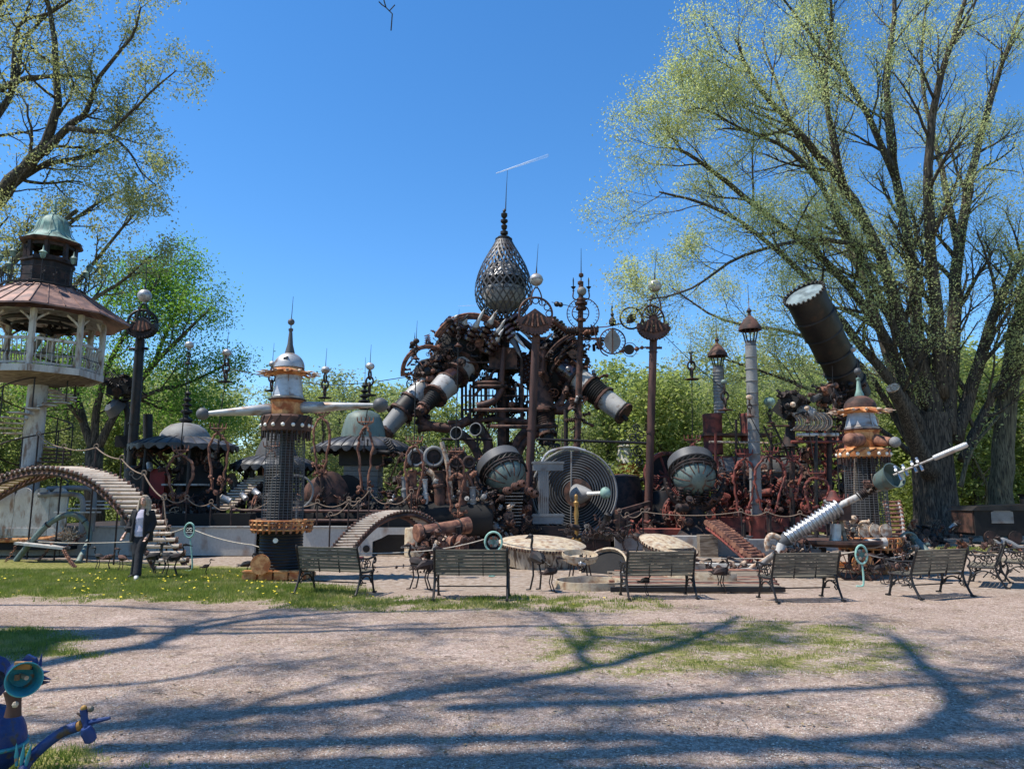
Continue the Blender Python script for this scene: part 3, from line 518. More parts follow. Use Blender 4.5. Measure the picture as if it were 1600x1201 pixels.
WT = [wood_tree(9.5, LEAFB, 20, 3, 1), wood_tree(12, LEAFB, 20, 4, 2), wood_tree(11, LEAFC, 16, 3.4, 3), wood_tree(8.5, LEAFC, 18, 3, 4), wood_tree(13, LEAFB, 18, 4, 5), wood_tree(7, LEAFB, 24, 3, 6)]
random.seed(11)
KIND = ['mid-height yellow-green woodland tree', 'broad yellow-green woodland tree', 'feathery grey-green woodland tree', 'low grey-green woodland tree', 'tall yellow-green woodland tree', 'short bushy woodland tree']
spots = []
for Y, n, jx in ((43, 28, 1.0), (48, 30, 1.2), (55, 32, 1.5), (63, 34, 2.0), (73, 36, 2)):
    for k in range(n): spots.append((((k + .5) / n * 2 - 1) * (Y * .86) + rnd(-jx, jx), Y + rnd(-2.4, 2.4)))
# heights of the wood's top edge read off the photograph
def topline(px):
    xs_ = [-200, 0, 100, 380, 470, 560, 640, 700, 900, 960, 1000, 1060, 1130, 1200, 1400, 1600, 1800]; ys_ = [520, 520, 560, 590, 600, 572, 600, 640, 640, 580, 590, 570, 560, 560, 580, 540, 540]
    return float(np.interp(px, xs_, ys_))
HT = [9.5, 12, 11, 8.5, 13, 7]
LMK = [(-60, 'the left picture edge'), (60, 'the gallery tower'), (130, 'the spiral stair'), (205, 'the dark gear post'), (290, 'the domed canopy'), (350, 'the teardrop loop'), (437, 'the near spired tower'), (505, 'the thin ball rod'), (570, 'the tall bell canopy'), (650, 'the porthole engines'), (735, 'the left thrusters'), (790, 'the lattice egg'), (838, 'the toothed post'), (905, 'the clock-ring mast'), (960, 'the ring garland'), (1021, 'the lone red-brown post'), (1075, 'the upright sphere'), (1124, 'the shorter chimney'), (1180, 'the tall chimney'), (1240, 'the boxy gun head'), (1300, 'the telescope foot'), (1362, 'the right spired tower'), (1425, 'the cut limb'), (1490, 'the huge trunk'), (1565, 'the leaning trunk'), (1660, 'the right picture edge')]
where = lambda px: 'behind ' + min(LMK, key=lambda q: abs(q[0] - px))[1]
row = lambda Y: 'front row' if Y < 45.6 else 'second row' if Y < 51.5 else 'third row' if Y < 59 else 'fourth row' if Y < 68 else 'rear row'
USED = set()
for k, (x, Y) in enumerate(spots):
    px, _ = proj(x, Y); H = P(px, topline(px) + rnd(-8, 45) + (70 - Y) * .6, Y).z; j = random.randrange(6); s = max(H / HT[j] * .93, .55)
    lb_ = KIND[j] + " " + where(px) + ", " + row(Y)
    if lb_ in USED: continue
    USED.add(lb_); w_ = dup(WT[j], (x, Y, 0), rnd(0, 6.28), s, lb_, 'woodland trees behind the sculptures'); w_.scale = (s * rnd(1.3, 1.7), s * rnd(1.3, 1.7), s)
for r in WT:
    for ch in list(r.children): bpy.data.objects.remove(ch)
    bpy.data.objects.remove(r)
# undergrowth
random.seed(5)
def brush(lm, n, name, label, Y0, Y1, h):
    pts = []
    for k in range(n):
        Y = rnd(Y0, Y1); x = rnd(-.85, .85) * Y; hh = h * rnd(.3, 1); pts += [V((x + rnd(-.8, .8), Y + rnd(-.6, .6), hh * random.random())) for _ in range(22)]
    v = leaves(pts, 9, .22, .05, .13); me = npmesh(name, v, np.arange(len(v)).reshape(-1, 4), lm, False); o = bpy.data.objects.new(name, me); C.objects.link(o); setp(o, label, 'undergrowth', kind='stuff')
brush(LEAFB, 260, 'undergrowth', 'yellow-green brush along the foot of the wood', 40, 46, 3.4); brush(LEAFB, 420, 'undergrowth', 'dense brush further inside the wood', 46, 66, 5.5)
random.seed(17)
for k in range(40):
    Y = rnd(39, 66); x = rnd(-.8, .8) * Y; h = rnd(4, 6.5); m = M(); m.tube([V((x, Y, -.1)), V((x + rnd(-.3, .3), Y, h * .5)), V((x + rnd(-.8, .8), Y, h))], [rnd(.1, .22), .1, .03], 6)
    for j in range(5): z = h * rnd(.3, .9); a = rnd(0, 6.28); m.tube([V((x, Y, z)), V((x + math.cos(a) * 1.2, Y + math.sin(a), z + 1.4))], [.05, .015], 4)
    px = proj(x, Y)[0]; lb_ = 'thin bare sapling ' + where(px) + (' near the wood edge' if Y < 47 else ' well inside the wood' if Y < 57 else ' deep in the wood')
    if lb_ in USED: continue
    USED.add(lb_); solo('bare_sapling', m, BARKG, lb_, 'tree', (x, Y, 0), 'bare saplings inside the wood')

# ------------------------------------------------------------------ shared small scrap pieces
def lm(prof, mt, n=14, name='piece', **k): return mesh(name, M().lathe(prof, n=n, **k), mt)
INS = lm([(.02, -.5), (.1, -.48)] + sum([[(.08, -.4 + .2 * k), (.22, -.38 + .2 * k), (.22, -.32 + .2 * k), (.08, -.27 + .2 * k)] for k in range(5)], []) + [(.06, .6), (.02, .62)], GLASSY, 12)
KNOB = lm([(.01, 0), (.24, 0), (.24, .07), (.13, .08), (.13, .5), (.17, .52), (.17, .6), (.25, .61), (.25, .69), (.1, .7), (.1, .78), (.01, .78)], RUST, 12)
RODM = mesh('rod', M().cyl((0, 0, -.9), (0, 0, .9), .045, n=7).cyl((0, 0, .82), (0, 0, .95), .09, n=6).cyl((0, 0, -.95), (0, 0, -.82), .09, n=6), RUST)
BRK = mesh('bracket', M().prism([(-.35, -.04, -.3), (.3, -.04, -.3), (.3, -.04, -.2), (-.12, -.04, -.14), (-.22, -.04, .42), (-.35, -.04, .42)], (0, .09, 0)).cyl((.12, -.08, -.25), (.12, .1, -.25), .07, n=8), RUST)
HOUS = mesh('housing', M().lathe([(.02, -.3), (.3, -.3), (.34, -.26), (.34, -.2), (.26, -.16), (.28, .1), (.36, .12), (.36, .2), (.3, .22), (.2, .34), (.12, .36), (.12, .5), (.01, .5)], n=12, rf=lambda a, i: 1 + .05 * math.cos(a * 6)).box((.32, 0, 0), (.2, .16, .2)), RUST)
WHEELM = M().ring((0, 0, 0), (0, 0, 1), .5, .055, 22, 6)
for k in range(5): WHEELM.cyl((0, 0, 0), (math.cos(k * 1.257) * .5, math.sin(k * 1.257) * .5, 0), .035, n=5)
WHEELM.cyl((0, 0, -.1), (0, 0, .1), .1, n=8); WHEEL = mesh('wheel', WHEELM, RUST)
ELB = mesh('elbow', M().tube(smooth([(0, 0, 0), (0, 0, .5), (.15, 0, .75), (.5, 0, .8)], 4), .13, 9).cyl((0, 0, -.05), (0, 0, .05), .2).cyl((.48, 0, .8), (.56, 0, .8), .2), RUST)
GEARM = M(); gp = []
for k in range(16):
    a = 2 * PI * k / 16
    for da, r in ((-.13, .42), (-.08, .5), (.08, .5), (.13, .42)): gp.append((math.cos(a + da) * r, math.sin(a + da) * r, -.05))
GEARM.prism(gp, (0, 0, .1)).cyl((0, 0, -.1), (0, 0, .1), .13, n=10); GEAR = mesh('gear', GEARM, RUST)
BOLT = mesh('bolt', M().cyl((0, 0, 0), (0, 0, .2), .16, n=6).cyl((0, 0, .2), (0, 0, .5), .07, n=6), RUSTD)
CANM = lm([(.01, 0), (.3, 0), (.32, .05), (.3, .1), (.3, .8), (.33, .84), (.28, .9), (.1, .95), (.1, 1.1), (.01, 1.1)], STEEL, 14)
TIN = lm([(.01, 0), (.26, 0), (.27, .5), (.3, .52), (.3, .6), (.2, .66), (.01, .68)], BONE, 12)
COILM = M().tube([(math.cos(k * .55) * .25, math.sin(k * .55) * .25, k * .016) for k in range(70)], .045, 5); COIL = mesh('coil', COILM, RUSTD)
BITS = [('rod', RODM), ('bracket', BRK), ('housing', HOUS), ('insulator', INS), ('knob', KNOB), ('valve_wheel', WHEEL), ('pipe_elbow', ELB), ('gear', GEAR), ('canister', CANM), ('spring_coil', COIL), ('bolt', BOLT)]
def clutter(root, c, rx, ry, rz, n, s0=.3, s1=.7, names=None, mats=(RUST, RUSTD, RUSTD, BLACK, None, RUSTL), shell=.0):
    for k in range(n):
        while 1:
            d = V((rnd(-1, 1), rnd(-1, 1), rnd(-1, 1)))
            if shell <= d.length <= 1: break
        nm, me = random.choice([b for b in BITS if not names or b[0] in names]); p = V(c) + V((d.x * rx, d.y * ry, d.z * rz))
        inst(nm, me, root, p, V((d.x, d.y, d.z)) + V((rnd(-.4, .4), rnd(-.4, .4), rnd(-.4, .4))), rnd(s0, s1), random.choice(mats))
def finial(root, p, h, ballm=STEEL, ball=.1, ant=1.0, hat=True, chain=.5):
    """hat, chain links, ball and antenna standing on p"""
    p = V(p); z = V((0, 0, 1))
    if hat: part('hat_plate', M().lathe([(.01, .1), (.04, .09), (.06, .03), (chain * .32, 0), (chain * .32, -.02), (.02, -.03)], p, n=14), BLACK if ballm == STEEL else RUST, root)
    for k in range(3):
        c = p + z * (.1 + chain * (.18 + .3 * k)); part('chain_link', M().ring(c, (math.cos(k * 1.5), math.sin(k * 1.5), 0), chain * .16, chain * .045, 14, 6, sy=1.3), RUSTD, root)
    c = p + z * (chain + .1 + ball * .8); part('ball', M().ball(c, ball, 14, .85).cyl(c - z * ball * 1.2, c - z * ball * .6, ball * .3, n=8), ballm, root)
    if ant: part('antenna', M().tube([c + z * ball * .7, c + z * (ball + ant * .2), c + V((ant * .03, 0, ball + ant))], [.014, .01, .005], 5), BLACK, root)

# ------------------------------------------------------------------ platforms and walls of the site
def plinth(name, label, pts, z0, z1, mt, top=None, ncol=None):
    r = thing(name, label, 'platform', V((pts[0][0], pts[0][1], z0)))
    for a, b in zip(pts[:-1], pts[1:]):
        a = V((a[0], a[1], z0)); b = V((b[0], b[1], z0)); L = (b - a).length; n = max(1, int(L / 2.4)); d = (b - a) / n; nrm = V((d.y, -d.x, 0)).normalized()
        for k in range(n):
            p, q = a + d * k, a + d * (k + 1); g = d.normalized() * .02; off = nrm * rnd(0, .02)
            part('wall_panel', M().box((p + q) / 2 + V((0, 0, (z1 - z0) / 2)) + off - nrm * .06, ((q - p).length - .03, .14, z1 - z0 - rnd(0, .02)), ax=(d.normalized(), nrm, V((0, 0, 1)))), mt, r)
            part('coping', M().box((p + q) / 2 + V((0, 0, z1 - z0 + .022)) + off - nrm * .04, ((q - p).length - .03, .2, .035), ax=(d.normalized(), nrm, V((0, 0, 1)))), top or mt, r)
    m = M().prism([V((p[0], p[1] + .16, z1 - .10)) for p in pts] + [V((pts[-1][0] + .3, 40, z1 - .10)), V((pts[0][0] - .3, 40, z1 - .10))], (0, 0, .06)); part('deck', m, RUSTD, r); return r
YW = G(300, 868).y
wa = [at(px, YW) for px in (-60, 398)]; plinth('concrete_platform', 'stained white concrete platform wall behind the woman and the oval sign', [wa[0], wa[1]], 0, .8, CONC)
r = plinth('concrete_platform', 'white concrete platform wall with square hole right of the near spired tower', [at(470, YW), at(563, YW)], 0, .8, CONC)
m = M(); a = at(563, YW); b = at(640, YW)
r = thing('steel_tank_wall', 'white cut-out steel wall plate with dark opening and round hole beside the arched ladder', 'wall', a)
w = (b.x - a.x); part('plate', M().box((a.x + w * .5, YW, .70), (w, .05, .2)).box((a.x + w * .12, YW, .3), (w * .24, .05, .6)).prism([(a.x + w * .24, YW - .025, .6), (a.x + w * .55, YW - .025, .6), (a.x + w * .42, YW - .025, .5), (a.x + w * .24, YW - .025, .4)], (0, .05, 0)), CONC, r)
part('opening', M().box((a.x + w * .6, YW + .3, .3), (w * .7, .05, .58)), BLACKM, r); part('round_hole', M().cyl((a.x + w * .12, YW - .04, .2), (a.x + w * .12, YW - .02, .2), .1, n=18), BLACKM, r)
part('post', M().cyl((a.x + w * 1.05, YW, 0), (a.x + w * 1.05, YW, .82), .06).cyl((a.x + w * 1.25, YW, 0), (a.x + w * 1.25, YW, .82), .06), WHITE, r)
a = at(648, YW - .2); part('side_tank', M().lathe([(.01, .82), (.28, .80), (.3, .74), (.3, 0)], a, n=20), CREAM, r)
plinth('steel_platform', 'low grey plate platform under the red machines on the right', [at(960, 24.5), at(1330, 24.5)], 0, .42, GREY)
plinth('steel_platform', 'dark low platform under the central machine', [at(655, 24.4), at(955, 24.4)], 0, .36, RUSTD)
# plank floor in front, boards one by one
r = thing('plank_deck', 'low reddish plank deck behind the middle benches', 'deck', G(1080, 915))
a = G(960, 924); b = G(1200, 924)
for k in range(13):
    y = a.y + .13 + k * .27; x0 = a.x + rnd(-.1, .1) + .03 * k; x1 = b.x + rnd(-.15, .15) + .3 + k * .05; part('plank', M().box(((x0 + x1) / 2, y, .065 + rnd(-.006, .006)), (x1 - x0, .24, .04)), random.choice((WOOD, RUSTL, WOOD)), r)
part('edge_beam', M().box(((a.x + b.x) / 2 + .1, a.y - .06, .045), (b.x - a.x + .35, .08, .08)), BLACK, r)

# ------------------------------------------------------------------ tower with gallery on the left
YT = 22.5; SC = YT / 20; c0 = V((P(60, 600, YT).x, YT, 0)); tc_ = c0; r = thing('gallery_tower', 'round raised gallery tower with copper roof, white railing and green bell-shaped dome', 'tower', V((c0.x, YT, 0)))
def TZ(py): return P(60, py, YT).z
z1, z2 = TZ(592), TZ(573); part('column', M().lathe([(.30, 0), (.29, .3), (.28, 1), (.27, z1)], V((c0.x, YT, 0)), n=24), WHITE, r)
RF = 1.43 * SC; oc = [(math.cos(PI / 8 + k * PI / 4), math.sin(PI / 8 + k * PI / 4)) for k in range(8)]; cx = tc_.x
def O8(R_, z, k, f=0): c, s_ = oc[k % 8]; return V((cx + c * R_, YT + s_ * R_, z))
part('floor', M().prism([O8(RF * 1.03, z1 + .06, k) for k in range(8)], (0, 0, .12)), WOOD, r)
part('floor_underside', M().lathe([(RF * .95, z1 + .05), (.9, z1 - .14), (.32, z1 - .2)], (cx, YT, 0), n=8), WOOD, r)
for k in range(8):
    part('fascia_board', M().bar(O8(RF * 1.06, z1 + .1, k), O8(RF * 1.06, z1 + .1, k + 1), .04, .2), WHITE, r)
zr = TZ(500); zt = TZ(522)
for k in range(8):
    a, b = O8(RF, z1 + .15, k), O8(RF, z1 + .15, k + 1); p = part('post', M().bar(a, O8(RF * 1.0, zr, k), .13), WHITE, r)
    for q, f in ((b, 1), (O8(RF, 0, k - 1), 1)):
        d = (V((q.x, q.y, 0)) - V((a.x, a.y, 0))).normalized(); s_ = V((a.x, a.y, zr - .55)); part('bracket', M().tube(smooth([s_, s_ + d * .1 + V((0, 0, .25)), s_ + d * .38 + V((0, 0, .48))], 3), .035, 6), WHITE, r)
    part('top_rail', M().bar(a + V((0, 0, .82)), b + V((0, 0, .82)), .06, .08), WHITE, r); part('bottom_rail', M().bar(a + V((0, 0, .12)), b + V((0, 0, .12)), .05, .06), WHITE, r)
    for j in range(1, 9):
        q = a.lerp(b, j / 9); n_ = (q - V((cx, YT, q.z))).normalized()
        part('baluster', M().tube(smooth([q + V((0, 0, .14)), q + V((0, 0, .3)) + n_ * .05, q + V((0, 0, .5)) - n_ * .04, q + V((0, 0, .80))], 2), .017, 5), WHITE, r)
    part('cross_rail', M().bar(a + V((0, 0, .42)), b + V((0, 0, .42)), .02, .02), BLACK, r)
zc = TZ(455); RE = 2.09 * SC; ze = TZ(498)
for k in range(8):
    pn = M(); a, b, c_, d_ = O8(RE, ze, k), O8(RE, ze, k + 1), O8(.9 * SC, zc, k + 1), O8(.9 * SC, zc, k); pn.v += [a, b, c_, d_, a - V((0, 0, .05)), b - V((0, 0, .05)), c_ - V((0, 0, .05)), d_ - V((0, 0, .05))]; pn.f += [(0, 1, 2, 3), (7, 6, 5, 4), (0, 4, 5, 1), (3, 2, 6, 7)]
    part('roof_panel', pn, COPPER, r)
    for j in range(4): part('standing_seam', M().bar(a.lerp(b, j / 4) + V((0, 0, .015)), d_.lerp(c_, j / 4) + V((0, 0, .015)), .025, .03), COPPER, r)
part('ceiling', M().lathe([(RF * 1.1, zr - .02), (.7, zr + .22), (.05, zr + .25)], (cx, YT, 0), n=8), WHITE, r); part('ceiling_ring', M().ring((cx, YT, zr - .1), (0, 0, 1), 1.05, .07, 28, 8).ring((cx, YT, zr - .22), (0, 0, 1), .8, .05, 26, 8), BLACK, r)
clutter(r, (cx, YT, zr - .22), 1.0, .9, .14, 16, .16, .3, names=('knob', 'gear', 'spring_coil'), mats=(BLACK, RUSTD))
# roof gallery
cx2 = cx; cup = lambda R_, z, k: V((cx2 + oc[k % 8][0] * R_, YT + oc[k % 8][1] * R_, z)); zg = TZ(452); zh = TZ(432)
cxs = cx; part('cupola_base', M().lathe([(.88, zc - .06), (.86, zc + .15), (.70, zc + .2), (.70, TZ(416)), (.76, TZ(414)), (.76, TZ(411))], (cx2 - .05, YT, 0), n=8), RUSTD, r)
part('iron_gallery_floor', M().ring((cx2 - .1, YT, zc + .02), (0, 0, 1), 1.12, .03, 24, 5).ring((cx2 - .1, YT, zc - .08), (0, 0, 1), 1.0, .03, 24, 5), BLACK, r)
for k in range(24):
    a = 2 * PI * k / 24; p = V((cx2 - .1 + math.cos(a) * 1.12, YT + math.sin(a) * 1.12, zc + .02)); part('iron_rail_post', M().cyl(p, p + V((0, 0, .48)), .012, n=4).tube([p + V((0, 0, .3)) + V((math.cos(t) * .05, math.sin(t * 1) * .05 * math.cos(a), math.sin(t) * .05)) for t in [j * .9 for j in range(7)]], .01, 4), BLACK, r)
part('iron_rail', M().ring((cx2 - .1, YT, zc + .5), (0, 0, 1), 1.12, .016, 30, 5).ring((cx2 - .1, YT, zc + .22), (0, 0, 1), 1.12, .012, 30, 5), BLACK, r)
for k in range(9):
    a = 2 * PI * k / 9 + .3; p = V((cx2 - .1 + math.cos(a) * 1.2, YT + math.sin(a) * 1.2, zc)); q = part('lantern_post', M().cyl(p, p + V((0, 0, .74)), .015, n=5), BLACK, r)
    part('lantern', M().lathe([(.03, .70), (.07, .76), (.085, .86), (.12, .88), (.03, .97), (.012, 1.1)], p, n=10), VERDI, q)
za, zb = TZ(411), TZ(384)
for k in range(8): part('cupola_post', M().bar(cup(.66, za, k), cup(.66, zb, k), .13, .1), RUSTD, r)
for k in range(8): part('window_arch', M().bar(cup(.66, zb - .06, k), cup(.66, zb - .06, k + 1), .04, .14), RUSTD, r); part('sill', M().bar(cup(.66, za + .04, k), cup(.66, za + .04, k + 1), .04, .1), RUSTD, r)
part('cornice', M().lathe([(.70, zb - .04), (.86, zb), (.90, zb + .06), (.8, zb + .1)], (cx2, YT, 0), n=8), RUST, r)
zd = TZ(333); H_ = zd - zb
part('dome', M().lathe([(.88, zb + .07), (.76, zb + .13), (.62, zb + .24), (.52, zb + .40), (.48, zb + .58), (.43, zb + .74), (.32, zb + .88), (.15, zb + .97), (.05, zb + 1.0)], (cx2, YT, 0), n=8), VERDI, r)
for k in range(8): part('dome_seam', M().tube([cup(q, zb + h + .005, k) for q, h in ((.86, .08), (.62, .24), (.52, .40), (.48, .58), (.43, .74), (.32, .88), (.15, .97))], .012, 5), VERDI, r)
zf = zb + .97; part('spire', M().lathe([(.05, zf), (.09, zf + .05), (.04, zf + .1), (.07, zf + .17), (.03, zf + .2), (.045, zf + .26), (.005, zf + .62)], (cx2, YT, 0), n=12), VERDI, r)
# spiral stair round the column
ns = 34
for k in range(ns):
    a = -0.5 + k * .46; z = .9 + (z1 - .9) * k / ns; c, s_ = math.cos(a), math.sin(a); o_ = V((c0.x, YT, z)); dirv = V((c, s_, 0)); pv = V((-s_, c, 0))
    part('stair_tread', M().prism([o_ + dirv * .28 - pv * .1, o_ + dirv * 1.02 - pv * .2, o_ + dirv * 1.02 + pv * .2, o_ + dirv * .28 + pv * .1], (0, 0, .035)), WHITE if k > 17 else RUST, r)
    if k % 2 == 0: part('stair_baluster', M().cyl(o_ + dirv * 1.0, o_ + dirv * 1.0 + V((0, 0, .95)), .02, n=5), BLACK, r)
part('stair_handrail', M().tube([V((c0.x + math.cos(-.5 + k * .23), YT + math.sin(-.5 + k * .23), .9 + (z1 - .9) * k / (2 * ns) + .92)) for k in range(2 * ns)], .022, 5), RUSTD, r)

# scalloped white wagon body below the tower
Yb = 21.5; a = at(-70, Yb); b = at(98, Yb); r = thing('scalloped_wagon', 'weathered white wagon body with scalloped top edge below the gallery tower', 'wagon', a)
zT = P(60, 775, Yb).z; n_ = 6; w = (b.x - a.x) / n_
for k in range(n_):
    x = a.x + w * (k + .5); part('scallop_board', M().prism([(x - w * .49, Yb, .55), (x + w * .49, Yb, .55)] + [(x + math.cos(t) * w * .49, Yb, zT - .02 + math.sin(t) * .26) for t in [PI * j / 10 for j in range(11)]], (0, .06, 0)), WHITE, r)
    part('lower_board', M().box((x, Yb - .02, .70), (w * .97, .04, .2)), WHITE, r)
part('keel', M().tube(smooth([(a.x, Yb, .5), (a.x + 1.5, Yb, .48), (b.x - .3, Yb, .55), (b.x + .1, Yb, .8)], 4), .07, 8), RUSTO, r); part('underframe', M().box(((a.x + b.x) / 2, Yb + .6, .35), (b.x - a.x, 1.0, .3)), BLACKM, r)
for k in range(2):
    x0 = at(92 + k * 9, Yb + .4 * k).x; x1 = at(128 + k * 14, Yb + .4 * k).x; zz_ = P(110, 772 - k * 10, Yb).z; y_ = Yb - .2 + .5 * k
    part('hoop_pipe', M().tube(smooth([(x0 - .6, y_, zz_ - .02), (x1 - .3, y_, zz_), (x1, y_, zz_ - .2), (x1 + .02, y_, .7)], 5), .07, 9), GREY, r)
for k in range(4): part('shelf_slat', M().box((at(105, 21).x + .1 * k, 21.3 + .3 * k, 1.25 + .1 * k), (1.2, .22, .04)), WHITE, r)

# ------------------------------------------------------------------ arched roller ladders
def arch(label, path, tw, rr, tread_m, side_m, zoff=0, n=60, closed=True, group=None):
    """path: pixel,pixel,distance of the centre line; tw: half tread vector"""
    pts = smooth(PL(path), 12); L = [0]
    for i in range(1, len(pts)): L.append(L[-1] + (pts[i] - pts[i - 1]).length)
    def pos(s_):
        i = max(1, min(len(L) - 1, int(np.searchsorted(L, s_)))); f = (s_ - L[i - 1]) / max(L[i] - L[i - 1], 1e-6); return pts[i - 1].lerp(pts[i], f), (pts[i] - pts[i - 1]).normalized()
    r = thing('roller_arch_ladder', label, 'arched ladder', V((pts[0].x, pts[0].y, 0)), group); tw = V(tw)
    proto = None; el = tw.normalized()
    for k in range(n):
        p, d = pos(L[-1] * (k + .3) / n); part('roller_tread', M().tube([p - tw * 1.02, p - tw * .96, p - tw * .9, p + tw * .9, p + tw * .96, p + tw * 1.02], [rr * .6, rr * 1.15, rr, rr, rr * 1.15, rr * .6], 9), tread_m, r)
        for s_ in (-1, 1): part('roller_end', M().cyl(p + tw * s_ * .93 - el * .03, p + tw * s_ * .93 + el * .03, rr * 1.5, n=9), side_m if tread_m is TREAD else tread_m, r)
        for s_ in (-1, 1): part('link', M().box(p + tw * s_ * .82 + V((0, 0, -rr * 1.6)), (.05, L[-1] / n * .9, .1), ax=(el, d, el.cross(d))), side_m, r)
    for s_ in (-.8, .8): part('side_rail', M().tube([q + tw * s_ + V((0, 0, -rr * 3.4)) for q in pts], .05, 6), side_m, r)
    return r
arch('long arched ladder of pale rollers coming down behind the woman', [(272, 890, 17.7), (252, 850, 17.9), (222, 802, 18.3), (186, 764, 18.8), (150, 742, 19.3), (100, 731, 19.9), (50, 737, 20.4), (0, 757, 20.9), (-60, 795, 21.4)], (.40, .12, 0), .046, TREAD, RUST, n=47)
arch('smaller arched ladder of pale rollers between the spired tower and the rusty cylinder', [(528, 866, 18.2), (550, 838, 18.5), (576, 814, 18.8), (604, 801, 19.1), (632, 799, 19.4), (655, 808, 19.6), (672, 824, 19.8)], (.27, .06, 0), .028, TREAD, RUST, n=33)
arch('rising pale roller ladder under the middle canopy', [(345, 795, 24), (366, 776, 24.6), (392, 754, 25.3), (412, 742, 25.8)], (.38, .02, 0), .035, TREAD, RUSTD, n=13)
arch('rust-red roller ladder in front of the red machines', [(1112, 815, 22), (1136, 832, 20.8), (1160, 852, 19.8), (1186, 872, 19)], (.22, .14, 0), .05, RUSTL, RUSTR, n=16)
arch('upright pale red ladder beside the right spired tower', [(1408, 890, 18.6), (1402, 845, 18.9), (1397, 800, 19.2), (1392, 780, 19.4)], (.2, .0, 0), .03, RUSTL, WHITE, n=17)

# ------------------------------------------------------------------ swing seat with chains and antler heap
Yq = G(100, 876).y; r = thing('pipe_arch_swing', 'grey-green pipe arch swing with white plank seat and chains on the left', 'swing seat', G(80, 876))
hoop = smooth([G(25, 876), P(50, 845, Yq), P(80, 815, Yq), P(112, 803, Yq), P(135, 818, Yq + .1), P(139, 842, Yq + .1), G(122, 879)], 5); part('pipe_arch', M().tube(hoop, .075, 12), PATINA, r)
for q in (.30, .62, .85): i = int(q * len(hoop)); part('band', M().cyl(hoop[i], hoop[i].lerp(hoop[i + 1], .3), .09), RUSTD, r)
a, b = P(28, 848, Yq - .2), P(104, 856, Yq - .2); part('plank_seat', M().bar(a, b, .34, .06), WHITE, r); part('second_plank', M().bar(a + V((.05, .4, .05)), b + V((.05, .4, .08)), .3, .04), GREY, r)
def chain(root, a, b, s=.035, name='chain', mt=RUSTL):
    a, b = V(a), V(b); n = max(3, int((b - a).length / (s * 2.2))); m = M(); d = (b - a).normalized(); u, w, _ = frame(d)
    for k in range(n): m.ring(a.lerp(b, (k + .5) / n) + V((0, 0, -math.sin(PI * k / n) * .04)), u if k % 2 else w, s, s * .32, 8, 4)
    return part(name, m, mt, root, kind='stuff')
chain(r, a + V((0, 0, .05)), hoop[6]); chain(r, b + V((0, 0, .05)), hoop[-9]); chain(r, a, G(8, 877)); chain(r, b + V((-.1, 0, 0)), G(118, 886), .045); chain(r, a + V((.9, 0, 0)), G(60, 875))
r = thing('antler_heap', 'heap of bleached curved scrap tines on the swing seat', 'scrap heap', P(105, 848, Yq + .3)); c = P(106, 846, Yq + .3)
for k in range(90):
    a_ = rnd(0, PI); e = rnd(.15, 1.45); d = V((math.cos(a_) * math.cos(e), -abs(math.sin(a_)) * math.cos(e) * .6, math.sin(e))); L_ = rnd(.28, .46)
    part('tine', M().tube([c + V((rnd(-.15, .15), 0, 0)), c + d * L_ * .6 + V((rnd(-.05, .05), 0, .03)), c + V((d.x * L_ * 1.15, d.y * L_, d.z * L_ * .95))], [.02, .016, .01], 5), BONE, r)

